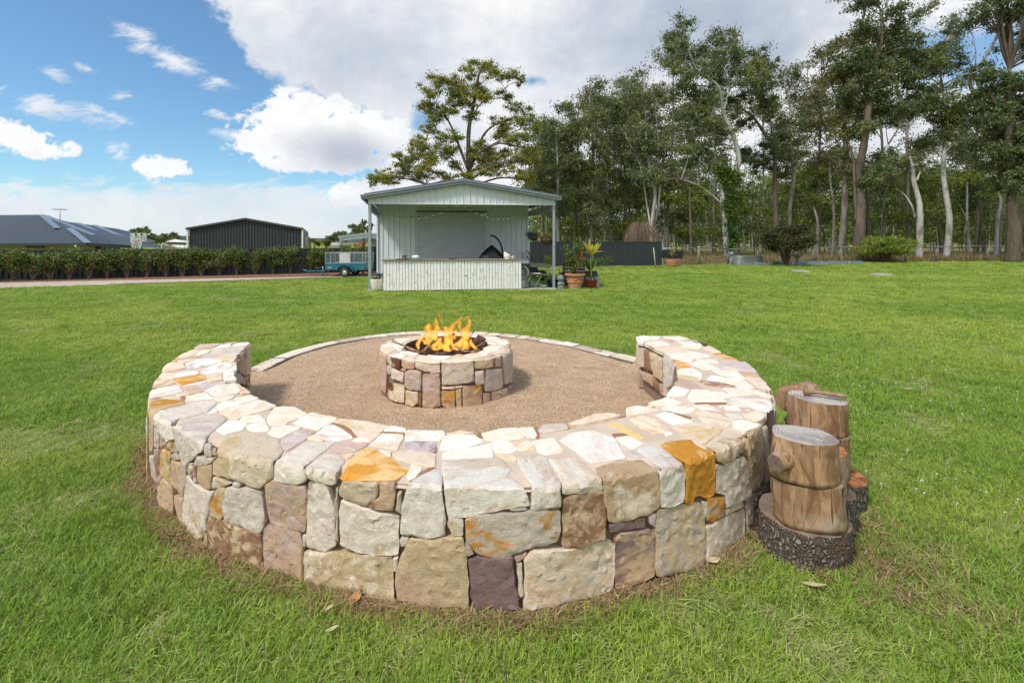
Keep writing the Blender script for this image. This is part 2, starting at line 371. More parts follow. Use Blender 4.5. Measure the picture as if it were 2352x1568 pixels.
PAL = {'W': (.88, .835, .77), 'w': (.83, .74, .65), 'C': (.80, .68, .55), 'G': (.62, .545, .475), 'g': (.70, .63, .57), 'P': (.60, .46, .41), 'O': (.66, .31, .05), 'o': (.80, .56, .27), 'T': (.64, .46, .31),
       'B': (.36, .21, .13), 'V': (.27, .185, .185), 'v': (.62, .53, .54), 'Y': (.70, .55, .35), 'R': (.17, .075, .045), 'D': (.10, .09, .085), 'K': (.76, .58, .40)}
def stone(ring, poly, cols, parent, ampl, step, proud, mat, jag=.5, depth=.06, shrink=.004, slabby=False):
    """poly in (s,t); a rough stone with uneven edge, worn arris and its own thickness"""
    P2 = [Vector(p) for p in poly]
    ar = sum(P2[i].x*P2[(i+1) % len(P2)].y-P2[(i+1) % len(P2)].x*P2[i].y for i in range(len(P2)))/2
    if abs(ar) < 2e-4: return None
    if ar < 0: P2.reverse()
    sd = random.uniform(0, 999); B = []
    # corner rounding and jagged outline
    n = len(P2); Q = []
    for i in range(n):
        a, b, c_ = P2[i-1], P2[i], P2[(i+1) % n]; l1, l2 = (b-a).length, (c_-b).length; k = min(.006, l1*.15, l2*.15)
        if l1 < 1e-6 or l2 < 1e-6: continue
        Q += [b+(a-b)*(k/l1), b+(c_-b)*(k/l2)]
    for i in range(len(Q)):
        a, b = Q[i], Q[(i+1) % len(Q)]; L = (b-a).length; m_ = max(1, int(L/step)); nn = Vector((-(b-a).y, (b-a).x)).normalized() if L > 1e-9 else Vector((0, 0))
        for k in range(m_):
            p = a+(b-a)*(k/m_); j = (noise.noise(Vector((p.x*28, p.y*28, sd)))*.6+noise.noise(Vector((p.x*9, p.y*9, sd)))*.6)*.011*jag
            B.append(p+nn*(j+shrink))
    nb = len(B)
    if nb < 4: return None
    ins_pts = []; ci = .006 if not slabby else .004
    for i in range(nb):
        a, b = B[i-1], B[(i+1) % nb]; L = (b-a).length
        if L > 1e-6: ins_pts.append(B[i]+Vector((-(b-a).y, (b-a).x))*(ci/L))
    xs_, ys_ = [p.x for p in B], [p.y for p in B]; pts = []
    y = min(ys_)+step*.5
    while y < max(ys_):
        x = min(xs_)+step*.5*random.random()
        while x < max(xs_):
            pts.append(Vector((x+random.uniform(-.25, .25)*step, y+random.uniform(-.25, .25)*step))); x += step
        y += step
    BA = np.array([(p.x, p.y) for p in B]); BB = np.roll(BA, -1, 0)
    ngrid = len(pts); pts = pts+ins_pts
    if pts:
        PA = np.array([(p.x, p.y) for p in pts]); e = BB-BA; w_ = PA[:, None, :]-BA[None]; tt = np.clip((w_*e[None]).sum(2)/np.maximum((e*e).sum(1), 1e-12)[None], 0, 1)
        dist = np.sqrt(((w_-tt[..., None]*e[None])**2).sum(2)).min(1)
        y0, y1 = BA[None, :, 1], BB[None, :, 1]; py_ = PA[:, None, 1]; xi = BA[None, :, 0]+(py_-y0)*(BB[None, :, 0]-BA[None, :, 0])/np.where(abs(y1-y0) < 1e-12, 1e-12, y1-y0)
        ins = (((y0 > py_) != (y1 > py_)) & (PA[:, None, 0] < xi)).sum(1) % 2 == 1
        keep = ins & (dist > np.where(np.arange(len(pts)) < ngrid, step*.5+ci*.5, ci*.8)); pts = [p for p, k in zip(pts, keep) if k]; dk = dist[keep]
    else: dk = []
    vin = B+pts
    try: r = geometry.delaunay_2d_cdt(vin, [], [list(range(nb))], 1, 1e-7)
    except Exception: return None
    ov, of, orig = r[0], r[2], r[3]
    d_of = {}
    for i, p in enumerate(pts): d_of[nb+i] = float(dk[i])
    tl = Vector((random.uniform(-1, 1), random.uniform(-1, 1)))*(.10 if not slabby else .02); cen = sum(B, Vector((0, 0)))/nb
    V = []; bmap = {}
    for vi, p in enumerate(ov):
        d = max([d_of.get(o_, 0.0) for o_ in orig[vi]] or [0.0])
        edge = 1-math.exp(-d/(.0045 if not slabby else .0025))
        face = 1.0 if p.y < .01 else .12
        q3 = Vector((p.x*11, p.y*11, sd)); rough = (noise.noise(q3*.5)*.35+noise.noise(q3*2.6)*.35+abs(noise.noise(q3*5.3))*.55-.15)
        off = proud*(.6+.4*edge)+ampl*face*rough*edge+(p-cen).dot(tl)*face*edge*.5
        if face < 1: off = .004+.004*edge+ampl*.10*rough
        V.append(ring.pos(p.x, p.y, off))
        for o_ in orig[vi]:
            if o_ < nb: bmap[o_] = vi
    Fs = [tuple(f) for f in of]; ids = [bmap.get(i) for i in range(nb)]
    base = len(V); low_ = []
    for i in range(nb):
        if ids[i] is None: continue
        p = ov[ids[i]]; q = p+(cen-p)*.03; V.append(ring.pos(q.x, q.y, -depth if p.y < .03 else -.03)); low_.append((ids[i], len(V)-1))
    for i in range(len(low_)):
        a, b = low_[i], low_[(i+1) % len(low_)]
        if a[0] != b[0]: Fs.append((a[0], b[0], b[1], a[1]) if ring.sgn > 0 else (a[0], b[0], b[1], a[1]))
    c0 = sum(V, Vector())/len(V)
    me = bpy.data.meshes.new('stone'); me.from_pydata([tuple(p-c0) for p in V], [], Fs)
    bset = set(i for i in ids if i is not None); me.polygons.foreach_set('use_smooth', [i < len(of) and not any(q in bset for q in Fs[i]) for i in range(len(Fs))]); me.update()
    bm = bmesh.new(); bm.from_mesh(me); bmesh.ops.recalc_face_normals(bm, faces=bm.faces); bm.to_mesh(me); bm.free(); me.set_sharp_from_angle(angle=R(26) if not slabby else R(20))
    o = link('stone', me, mat, parent, c0)
    j = lambda: random.uniform(.93, 1.06)
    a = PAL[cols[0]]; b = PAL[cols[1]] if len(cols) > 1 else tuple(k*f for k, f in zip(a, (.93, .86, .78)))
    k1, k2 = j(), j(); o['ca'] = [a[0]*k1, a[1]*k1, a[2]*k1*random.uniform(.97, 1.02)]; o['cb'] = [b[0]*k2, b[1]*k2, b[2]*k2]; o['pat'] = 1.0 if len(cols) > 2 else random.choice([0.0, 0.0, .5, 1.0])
    return o
TOP = """B Ww|1220,105 1310,70 1450,58 1470,75 1420,105
B Gg|860,250 1000,150 1170,132 1410,112 1390,150 1300,240 1270,250
B W|950,160 1060,95 1210,80 1190,125 1020,150
B T|1100,78 1130,62 1270,55 1290,68
B G|740,90 1090,75 1060,85 900,110 680,160 660,150
B TP|640,170 700,155 940,100 1040,88 960,125 830,150
B CT|430,255 620,175 750,175 640,250 480,310 380,310
B W|660,255 760,180 900,165 860,215 720,255
B T|610,270 680,255 760,265 690,290 600,290
B Wv|550,380 700,315 850,295 1060,320 1070,345 830,410 600,440
B Wg|750,480 800,440 1040,365 1180,345 1260,360 1260,490 1130,500 1050,495 830,525
B YC|1010,300 1060,265 1290,250 1250,335 1100,325
B CK|200,490 230,400 270,370 500,350 535,430 400,470 220,505
B T|310,360 370,320 415,325 390,345
B C|410,340 440,320 700,305 640,330 510,350
B Wg|360,580 380,520 420,495 705,470 710,535 480,580
B Oo|360,605 470,575 750,545 810,545 835,590 800,610 490,685
B W|510,695 830,625 850,632 740,672 520,708
B CW|135,600 190,515 360,510 340,590
B TC|60,720 90,620 150,595 260,605 380,670 200,710
B CT|850,540 1060,520 1080,615 880,650
B W|1095,540 1130,505 1225,500 1265,605 1120,615
B v|710,690 760,670 1130,635 1110,665 780,750
B TP|490,710 690,690 770,790 570,830
B Wg|20,870 30,770 140,735 430,700 490,770 390,810 100,870 20,895
B WC|835,760 1000,690 1220,665 1330,760 1310,800 1150,835 940,840
B CT|1240,650 1300,680 1400,740 1470,800 1360,810 1330,750
B W|550,860 700,820 840,805 930,885 750,900 550,910
B B|470,870 500,855 545,865 540,905 510,910
B C|400,815 540,800 560,830 430,855
B CW|970,860 1270,835 1220,880 1150,905 1030,920 960,890
B CW|1260,890 1480,830 1600,890 1340,960
B W|1005,1000 1080,935 1130,918 1290,945 1330,975 1100,1040 1020,1060
B W|860,1105 960,1040 1005,1035 995,1085
B WK|1040,1070 1610,905 1860,1000 1700,1060 1310,1180 1200,1175 1070,1095
B W|1340,1190 1400,1155 1600,1115 1700,1200 1690,1225 1480,1235
B W|1000,1340 1200,1200 1440,1255 1370,1350 1110,1410
B WC|1430,1310 1450,1270 1720,1235 1750,1330 1740,1355 1500,1375
C CW|20,400 120,262 360,268 510,345 440,400 100,490 30,485
C wC|75,520 180,470 265,455 260,480 120,530
C WC|335,465 560,333 890,400 850,450 640,550
C W|20,580 60,540 220,500 430,515 400,545 180,650
C vP|185,700 400,560 500,555 600,575 480,670 240,820
C C|520,655 560,625 650,625 735,670 700,690
C WP|635,600 720,530 800,480 1000,575 1080,650 890,690 730,670
C CK|900,412 1250,450 1520,505 1330,690 1180,645 1120,610 1060,530 960,480 850,450
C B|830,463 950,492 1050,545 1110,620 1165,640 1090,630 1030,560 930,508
C W|1090,680 1160,655 1310,682 1280,700 1150,700
C CP|750,820 880,710 1280,715 1230,760 1080,830 940,835
C YC|950,870 1080,855 1080,870 1000,920
C CW|1310,740 1460,600 1725,615 1640,800
C W|1530,520 1600,507 1750,540 1745,585 1480,560
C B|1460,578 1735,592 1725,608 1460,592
C Wg|1430,800 1560,830 1545,890 1480,860
C W|1760,690 1765,560 2220,565 2235,600 2180,680 1900,695
C vV|1740,790 1760,700 2110,705 2130,790 2120,850 1740,800
C Cv|1590,850 1740,812 2120,865 2110,1010 1900,980 1650,920
C oO|960,1150 1040,960 1230,795 1310,785 1560,910 1680,1020 1790,1040 1780,1070 1600,1175 1400,1180
C W|1770,1140 1850,985 1955,1030 1850,1160 1790,1190
C B|1910,1135 2040,1040 2135,1030 2070,1080
4 W|460,255 490,160 700,152 760,200 620,245
4 C|500,145 600,127 700,137 560,150
4 W|480,315 490,275 820,212 825,305
4 B|718,150 733,130 752,165 738,162
4 W|745,145 880,112 990,103 1045,170 870,190 780,185
4 CW|995,107 1100,100 1130,170 1055,163
4 W|825,200 930,195 990,260 930,280 840,270
4 CK|940,205 1080,195 1130,250 1000,258
4 WC|1100,200 1250,170 1310,270 1200,290 1150,270
4 Gg|1130,130 1180,82 1330,77 1345,110 1200,135
4 C|850,285 960,290 980,330 920,320
4 B|1112,105 1125,105 1140,172 1128,172
5 Wg|100,270 0,200 100,150 240,130 400,190 430,250 470,330 230,370
5 C|60,80 250,10 380,5 440,15 250,60 80,85
5 oT|350,80 430,75 620,190 560,190
5 W|410,180 500,172 610,225 530,265
5 B|390,155 460,152 510,165 400,178
5 v|500,290 540,280 600,320 560,325
D CT|30,650 110,625 240,660 310,745 200,755 80,700
D W|215,620 300,592 480,672 340,690
D CP|510,600 530,585 680,590 775,665 740,705 560,670
D CY|320,710 480,680 640,700 600,720 400,738
D YC|440,745 700,722 560,835 520,800
D W|160,530 300,492 400,530 330,550 200,540
D WC|0,620 0,570 80,552 240,580 150,600
D W|255,570 310,550 500,570 480,590 400,610
D B|285,590 470,637 460,642 300,602
D W|445,500 480,435 600,440 722,522 500,528
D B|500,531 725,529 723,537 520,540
D W|295,488 300,460 350,407 455,435 430,475 330,480
D P|360,385 400,352 470,367 565,438 430,420 365,405
D BP|520,370 620,372 795,408 700,415 560,390
D OW|342,212 400,230 470,270 375,274
D W|285,167 440,167 490,205 470,235 380,215 320,200
D WY|372,282 480,277 545,320 540,360 400,360 370,340
D W|475,547 600,545 645,583 560,575
D WP|645,547 760,557 900,585 700,580
D W|700,422 800,427 930,470 770,478
D W|595,447 700,452 770,485 700,497
D W|590,360 620,332 700,342 710,375
D W|720,347 830,352 930,420 880,425 725,385
D Wg|755,520 770,492 1000,507 1050,520 1050,570 1030,600 900,560 770,550
D WC|850,612 950,597 1005,607 1000,640 940,668 870,632
D gW|720,612 830,617 850,640 760,650
D WC|780,667 860,662 975,690 870,735 780,710
D W|800,417 860,417 1050,472 1050,495 900,450
D WC|630,292 800,297 860,350 690,325
D vC|690,232 760,220 880,237 945,305 800,290 680,285
D T|810,302 950,312 975,350 870,335
D C|862,342 980,352 1050,438 950,410
D W|470,242 520,222 680,285 560,285
D W|510,215 650,212 670,240 560,235
D OY|630,167 700,172 820,220 730,215
D C|560,130 600,112 690,160 640,165
D W|430,160 500,157 620,190 520,205 470,190
D C|200,130 240,117 400,117 480,155 280,163
D W|135,92 160,80 280,87 310,105 200,118
D W|70,52 100,40 250,44 230,65 130,76 120,92 80,80
D P|270,67 350,70 320,88
D W|250,44 380,42 455,60 400,75 300,60
D W|370,82 490,87 550,110 440,105
D Dg|485,84 530,84 590,104 540,105
D W|395,107 560,117 520,135 430,125
D W|280,750 320,742 335,760 290,770"""
FACE = """B YO.|20,900 200,885 500,915 540,955 300,1005 150,1060 110,1130 95,1270 50,1250 10,1130 10,1000
B Ww.|160,1065 420,1025 640,955 820,922 960,940 970,970 850,1080 620,1150 420,1190 370,1230 385,1480 290,1510 200,1400 115,1250 115,1110
A gw|345,170 365,110 620,20 850,30 880,75 700,230 650,310 640,370 560,450 500,515 465,575 415,500 370,330
3 CY.|600,250 640,215 640,130 700,70 850,35 1080,90 1100,190 1035,265 1035,370 960,430 930,455 870,430 730,375 595,335
C WC|105,975 380,790 500,720 860,692 870,705 640,880 465,1020 515,1150 500,1190 400,1220 105,1160
C CW|515,1020 760,845 930,850 960,880 990,960 875,1100 885,1210 830,1240 620,1170 530,1140
3 YG|1515,490 1535,395 1800,408 1805,500 1720,575 1620,540 1525,505
3 TB|1815,408 1925,403 1935,470 1905,608 1730,580 1812,510
4 Ww|190,830 210,600 225,520 320,435 430,385 472,405 485,560 498,840 360,852 250,840
4 WC|485,335 880,312 950,380 930,440 1050,530 1075,572 1078,630 870,668 620,712 525,718 492,530 475,400
4 WC|985,302 1170,292 1250,430 1285,520 1298,640 1200,655 1088,668 1092,500 1020,380
4 CW|1210,322 1400,302 1560,440 1585,520 1500,542 1310,548 1292,480 1270,400
5 WP|555,265 640,242 750,262 890,370 905,400 912,620 900,650 750,688 732,688 735,460 745,410
5 TC|310,480 260,405 430,352 600,347 715,412 722,500 722,685 650,738 400,798 360,788 320,560
5 Oo|730,242 810,205 960,195 1010,242 1125,292 1135,420 1125,588 1080,618 1020,590 980,610 960,672 912,655 918,400 865,330
5 TC|1065,250 1200,182 1310,192 1355,205 1342,270 1290,308 1200,366 1155,350 1145,300
A TG|66,50 108,130 112,360 98,435 72,370
A g|115,135 178,175 170,368 122,352
A P|182,195 250,268 215,292 205,352 178,342
A YB|218,302 262,297 342,297 380,412 300,398 215,360
A G|302,432 350,417 383,432 396,488 350,498 302,463
A PB|118,368 203,368 180,480 176,650 203,678 172,755 155,740 122,500
A YO|207,378 298,402 290,500 298,740 178,650 187,480
A TP|298,485 408,512 458,600 460,660 430,878 302,758 302,560
A g|78,455 108,442 133,640 143,735 92,660
A TK|172,770 210,688 308,782 328,960 310,1128 202,990 168,880
A TP|332,872 428,902 438,1050 420,1198 372,1080 336,960
A wY.|472,645 560,748 700,812 755,822 720,960 680,1150 678,1250 600,1383 540,1330 430,1180 432,940
A BW|458,590 492,528 568,562 573,738 540,718
A TK|578,572 733,532 742,600 718,798 692,803 588,728
A gG|548,520 580,462 650,450 747,476 742,510 620,558 572,553
A GB|658,332 690,317 742,347 733,448 662,443
A T|748,382 798,362 788,448 748,438
A Yw|738,788 752,672 790,667 942,740 900,768
A g|953,760 970,732 1033,755 1010,783
A YO|708,1080 722,960 782,822 878,787 860,950 858,1080 820,1122
A gw|848,1000 888,778 1100,793 1257,842 1288,960 1305,1130 1268,1258 1220,1272 1060,1208 882,1138
3 BY|552,740 568,652 700,692 948,782 952,1033 800,998 640,938 562,868
A Y|628,1400 678,1262 690,1428
3 PT|968,420 1032,388 1268,432 1282,500 1267,768 1230,768 1100,728 1012,688 973,560
3 TP|963,740 1002,702 1228,777 1252,900 1262,1148 1220,1158 963,1058
3 wP.|1278,800 1292,402 1340,397 1428,432 1475,560 1490,860 1420,908 1278,878
3 G|1493,445 1508,435 1508,838 1494,820 1482,560
3 wY|1522,600 1542,532 1650,572 1900,642 1957,662 1952,928 1900,938 1620,908 1522,858
3 YC|1263,902 1500,922 1908,952 1917,1278 1850,1278 1580,1228 1270,1158
3 w|1917,962 1943,957 1930,1048 1917,1048
3 C|1252,792 1273,802 1268,878 1252,868
3 G|1940,482 1973,472 1977,636 1928,610
4 g|188,862 248,852 230,898 197,912
4 YT.|193,960 252,853 500,853 618,848 642,1000 667,1368 430,1358 168,1288 154,1150
4 w|152,992 173,987 155,1083 142,1078
4 Yw|517,760 532,723 618,723 618,838 540,838
4 GO.|633,722 700,693 900,683 1080,672 1288,662 1297,800 1268,878 1050,938 880,988 790,988 712,958 643,870
4 VV|653,1002 702,988 958,983 1007,1358 690,1358 668,1200
4 P|643,880 688,958 652,978
4 P|978,987 1058,948 1058,983 990,1018
4 w|988,1032 1028,1023 1032,1240 1016,1262
4 CK|1043,1002 1102,937 1400,922 1640,873 1667,900 1667,1110 1648,1188 1600,1238 1300,1308 1043,1358
4 TB|1312,600 1372,562 1588,533 1612,700 1607,858 1400,928 1303,913
4 g|943,657 1058,640 1062,660 990,668
5 VP|358,812 618,763 618,828 358,872
5 v|638,752 698,722 703,836 652,808
5 TV|403,902 442,872 658,843 687,882 687,1188 560,1256 403,1276 403,1000
5 YG|708,800 723,702 900,668 1028,638 1057,750 1052,1118 900,1148 703,1196 694,1000
5 W|1043,642 1077,642 1077,700 1060,766
5 TO|1083,623 1197,608 1202,748 1120,796 1064,792
5 wG|1148,412 1202,373 1348,313 1387,430 1391,600 1338,638 1213,691 1203,600 1134,578
5 w|1138,373 1192,382 1188,408 1142,403
5 C|1208,702 1332,648 1342,678 1213,742
5 wC|1063,822 1200,763 1347,693 1351,900 1258,998 1110,1096 1058,1078
5 YG|1378,172 1402,124 1478,104 1491,250 1486,488 1402,576 1398,480 1378,300
5 GV|1353,642 1402,582 1516,534 1525,620 1450,798 1362,886
5 Gg|1494,104 1512,90 1524,250 1532,495 1502,505"""
INNER = """D C|78,98 133,127 133,272 78,252
D BB|138,133 163,147 187,297 142,278
D YC|173,153 272,207 267,377 203,328
D Wg|287,172 343,217 362,262 338,407 312,436 283,290
D g|276,303 318,402 290,476 274,476
D TY|83,278 192,322 197,406 132,358
D B|203,353 242,387 242,446 203,408
D P|247,383 270,383 270,476 248,450
B G|1303,243 1400,145 1408,200 1322,337
B TG|1313,350 1388,255 1398,500 1388,557 1313,498
B C|1412,122 1468,85 1480,468 1408,545
B TB|1403,572 1472,503 1472,736 1403,697
B TB|1253,353 1298,283 1307,450 1253,517
B G|1258,522 1302,493 1307,677 1272,637
B G|1318,523 1388,572 1392,697 1318,638"""
PITF = """7 O|352,652 369,644 364,778 353,760
7 TP|377,644 452,693 447,900 434,1106 383,1048 373,900
7 RC.|463,693 597,733 587,837 463,768
7 T|613,733 747,762 742,827 652,827 613,798
7 Cw|758,763 1027,782 1032,867 900,862 763,822
7 CG|1048,763 1397,753 1397,967 1330,982 1150,1007 1048,1007
7 YC|1408,753 1598,713 1617,807 1500,827 1413,827
7 PW|1633,713 1697,698 1697,807 1633,812
7 gG|1713,683 1810,628 1824,957 1733,1001 1723,900
7 g|453,783 497,812 488,897 453,877
7 w|503,823 632,882 622,982 498,928
7 T|598,832 657,832 640,862
7 CR.|448,963 637,1013 637,1207 570,1197 473,1147 448,1080
7 PG|648,862 700,843 822,862 822,1067 700,1057 643,1017
7 g|922,866 988,871 984,879 926,878
7 PT|838,883 1022,883 1042,1237 940,1267 843,1247
7 YC|653,1063 787,1092 792,1207 740,1247 653,1227
7 B|798,1092 828,1088 828,1247 801,1237
7 w|1413,862 1508,848 1517,988 1430,1012 1408,958
7 gG|1533,843 1707,823 1717,1000 1697,1047 1522,1082 1517,1000
7 w|1048,1027 1188,1022 1188,1058 1052,1058
7 C|1197,1022 1278,1017 1258,1038 1197,1048
7 TO|1048,1073 1192,1068 1188,1200 1207,1277 1150,1287 1052,1228
7 Y|1203,1063 1262,1048 1257,1282 1212,1277
7 TO.|1278,1013 1477,1008 1487,1237 1400,1287 1278,1282
7 PT|1498,1103 1568,1093 1582,1217 1530,1277 1503,1228
7 Yw|1593,1083 1767,1038 1776,1148 1640,1217 1593,1207
7 TP|1783,1023 1828,990 1828,1098 1788,1164"""
PITT = """7 C|370,605 500,592 560,620 450,678
7 W|385,562 500,562 500,588 385,590
7 W|505,567 580,567 645,590 600,633
7 C|405,540 435,520 560,522 560,558 480,555
7 CT|570,457 650,450 800,460 640,482
7 W|500,500 640,497 700,508 600,555
7 W|465,690 600,662 660,690 600,725
7 W|590,650 700,637 810,660 760,685 670,670
7 CK|612,720 740,692 760,750 650,740
7 C|762,750 800,692 870,692 1020,740 1030,765 900,768
7 W|890,682 1160,692 1080,730 980,725
7 Y|1180,688 1220,676 1275,680 1260,694
7 C|1180,717 1310,707 1300,717 1190,727
7 CK|1310,692 1340,674 1450,662 1550,692 1400,720 1330,715
7 P|1552,690 1600,672 1630,685 1580,697
7 W|1450,648 1500,642 1580,657 1540,680 1480,667
7 C|1042,763 1050,737 1300,727 1395,745
7 W|1505,610 1555,582 1700,582 1640,640 1520,640
7 C|1600,692 1690,642 1750,660 1640,708 1410,745 1400,737
7 W|1600,522 1750,512 1785,558 1700,573
7 W|1480,487 1640,482 1700,505 1570,520
7 W|1540,542 1590,532 1650,565 1560,570
7 T|1722,587 1785,582 1785,598 1740,605
7 C|1650,622 1795,612 1800,630 1700,688
7 C|815,445 1000,436 1000,466 830,478
7 W|1010,436 1200,436 1200,470 1010,468
7 C|1210,438 1380,447 1360,480 1210,472
7 W|1390,450 1475,462 1450,500 1370,485"""
def lay(spec, ring, parent, ampl, step, proud, mat, **kw):
    out = []
    for ln in spec.strip().split('\n'):
        hd, pts = ln.split('|'); c, cols = hd.split()
        poly = [ring.unproj(*cpx(c, p)) for p in parse(pts)]
        o = stone(ring, poly, cols, parent, ampl, step, proud, mat, **kw); out.append(poly if o else None)
    return [p for p in out if p]
def ring_core(name, prof_in, prof_out, z, C, parent, a0, a1, n, mat_top, mat_side, inset, closed=False):
    b = MB(); b2 = MB(); vs = []
    for i in range(n+1):
        a = a0+(a1-a0)*i/n; ro, ri = prof_out(a)-inset, prof_in(a)+inset
        for r_, z_ in ((ri, -.05), (ri, z-.012), (ro, z-.012), (ro, -.05)): vs.append((C.x+r_*math.cos(a), C.y+r_*math.sin(a), z_))
    fs = []
    for i in range(n):
        for k in (0, 1, 2): fs.append((i*4+k, i*4+k+1, (i+1)*4+k+1, (i+1)*4+k))
    if not closed: fs += [(0, 1, 2, 3), (n*4+3, n*4+2, n*4+1, n*4)]
    b.add(vs, fs); b.build(name, mat_side, parent)
    vs = []
    for i in range(n+1):
        a = a0+(a1-a0)*i/n; ro, ri = prof_out(a)-.012-.01*noise.noise(Vector((a*9, 0, 0))), prof_in(a)+.012+.01*noise.noise(Vector((a*9, 5, 0))); m_ = 8
        for k in range(m_+1):
            r_ = ri+(ro-ri)*k/m_; q = Vector((r_*math.cos(a)*14, r_*math.sin(a)*14, 3)); vs.append((C.x+r_*math.cos(a), C.y+r_*math.sin(a), z+.0005+.0035*noise.noise(q)-(.02 if k in (0, m_) else 0)))
    m_ = 8; b2.add(vs, [(i*(m_+1)+k, i*(m_+1)+k+1, (i+1)*(m_+1)+k+1, (i+1)*(m_+1)+k) for i in range(n) for k in range(m_)], True)
    b2.build('mortar_cap', mat_top, parent)
wall = empty('seat_wall', (0, 0, 0), label='curved sandstone seat wall sweeping round the fire pit', cat='wall')
RO = Ring(WC, WZ, Ro); RI = Ring(WC, WZ, Ri, sgn=-1)
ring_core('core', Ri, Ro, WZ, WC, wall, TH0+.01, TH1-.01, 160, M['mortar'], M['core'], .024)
lay(TOP, RO, wall, .012, .03, .010, M['slab'], jag=.9, shrink=-.006, slabby=True)
pf = lay(FACE, RO, wall, .018, .014, .010, M['stone'], jag=1.1, depth=.05, shrink=-.001)
pi_ = lay(INNER, RI, wall, .02, .03, .02, M['stone'], jag=.8, depth=.03)
def covered(polys, s, t):
    for q in polys:
        c_ = False; n = len(q)
        for i in range(n):
            (x1, y1), (x2, y2) = q[i], q[(i+1) % n]
            if (y1 > t) != (y2 > t) and s < (x2-x1)*(t-y1)/(y2-y1)+x1: c_ = not c_
        if c_: return True
    return False
def fill(ring, polys, parent, a0, a1, t0, t1, mat, amp, step, rows=2, wmin=.16, wmax=.34, proud=.014, only=None, top=False):
    s = a0*ring.rm
    while s < a1*ring.rm-.08:
        wd = min(random.uniform(wmin, wmax), a1*ring.rm-s); cuts = sorted([t0, t1]+[t0+(t1-t0)*((k+1)/rows+random.uniform(-.12, .12)) for k in range(rows-1)])
        for k in range(len(cuts)-1):
            lo, hi = cuts[k]+.006, cuts[k+1]-.006; hit = any(covered(polys, s+wd*fx, lo+(hi-lo)*fy) for fx in (.08, .35, .65, .92) for fy in (.1, .5, .9))
            if hit: continue
            j = lambda q=.014: random.uniform(-q, q)
            stone(ring, [(s+.005+j(), lo+j()), (s+wd-.005+j(), lo+j()), (s+wd-.005+j(), (lo+hi)/2+j()), (s+wd-.005+j(), hi+j()), (s+.005+j(), hi+j())], random.choice(['YC', 'TP', 'wG', 'CY', 'PT', 'gw', 'Yw', 'TK', 'wC']), parent, amp, step, proud, mat, jag=.8, depth=.04, slabby=top)
        s += wd
fill(RO, pf, wall, TH0+.01, TH1-.01, -.49, -.015, M['stone'], .022, .04)
fill(RI, pi_, wall, TH0+.01, TH1-.01, -.49, -.015, M['stone'], .02, .05)
# the two end faces of the wall
for a, sg in ((TH0, -1), (TH1, 1)):
    ri, ro = Ri(a), Ro(a); dirv = Vector((math.cos(a), math.sin(a), 0)); nrm = Vector((-math.sin(a), math.cos(a), 0))*sg; z0 = 0
    for hgt in (.20, .275):
        x = ri+.01
        while x < ro-.05:
            wd = min(random.uniform(.14, .26), ro-.01-x); b = MB(); c0 = Vector((WC.x, WC.y, 0))+dirv*(x+wd/2)+nrm*.0+Vector((0, 0, z0+hgt/2+.004))
            b.box(c0, (wd-.012, .07, hgt-.012), rz=a); o = b.build('stone', M['stone'], wall, bevel=.012, recentre=True)
            k = random.choice('YTCwP'); o['ca'] = list(PAL[k]); o['cb'] = [q*.8 for q in PAL[k]]; o['pat'] = .5; x += wd
        z0 += hgt
# fire pit
PC = Vector((-.68, 4.755)); PZ = .423
pit = empty('fire_pit', (PC.x, PC.y, 0), label='round sandstone fire pit on the gravel with a steel ring', cat='fire pit')
pitl = empty('tmp'); bpy.data.objects.remove(pitl)
pit.location = (0, 0, 0)
RP = Ring(PC, PZ, lambda a: .68, rm=.68, wrap=-9)
class Ring2(Ring):
    def pol(s, x, y):
        a, r = polar((x, y), s.C); a = (a+math.pi/2) % (2*math.pi)-math.pi/2
        return a, r
RP = Ring2(PC, PZ, lambda a: .68, rm=.68)
ring_core('core', lambda a: .40, lambda a: .68, PZ, PC, pit, 0, 2*math.pi, 72, M['mortar'], M['core'], .02, closed=True)
for spec, kw in ((PITT, dict(ampl=.008, step=.03, proud=.008, mat=M['slab'], jag=.7, shrink=-.004, slabby=True)), (PITF, dict(ampl=.022, step=.022, proud=.012, mat=M['stone'], jag=.9, depth=.03, shrink=-.0005))):
    pp = []
    for ln in spec.strip().split('\n'):
        hd, pts = ln.split('|'); c, cols = hd.split(); poly = [RP.unproj(*cpx(c, p)) for p in parse(pts)]
        s0 = poly[0][0]; L = 2*math.pi*.68; poly = [(s-L*round((s-s0)/L), t_) for s, t_ in poly]
        if stone(RP, poly, cols, pit, **kw): pp.append(poly)
pp2 = [[(s+k*2*math.pi*.68, t_) for s, t_ in q] for q in pp for k in (-1, 0, 1)]
fill(RP, pp2, pit, -math.pi*.02, math.pi*1.02, -.41, -.015, M['stone'], .018, .04, wmin=.12, wmax=.22)
M['rust'] = simple('rusted steel', (.075, .038, .022), .85, .3, .4, 9, .6, 90, col2=(.15, .065, .03))
b = MB(); b.lathe([(.385, .02), (.40, .10), (.415, PZ+.002), (.424, PZ+.012), (.405, PZ+.012), (.393, .12), (.37, .05), (0.01, .05)], 48, (PC.x, PC.y, 0)); b.build('steel_ring', M['rust'], pit)
# gravel bed and edging
GC = Vector((-.75, 5.0))
gpoly = []
for i in range(80):
    a = TH0+(TH1-TH0)*i/79; r_ = Ri(a)-(-.05); gpoly.append((WC.x+r_*math.cos(a), WC.y+r_*math.sin(a)))
EDGE = [G(*p) for p in [(1470, 833), (1408.7, 818), (1350, 804), (1285.8, 790), (1200, 777), (1108.7, 769.5), (1025, 767.5), (943.3, 768), (870, 774), (796, 784.5), (727.3, 799.5), (650, 823), (578, 857)]]
EDGE = [Vector((p.x, p.y)) for p in EDGE]
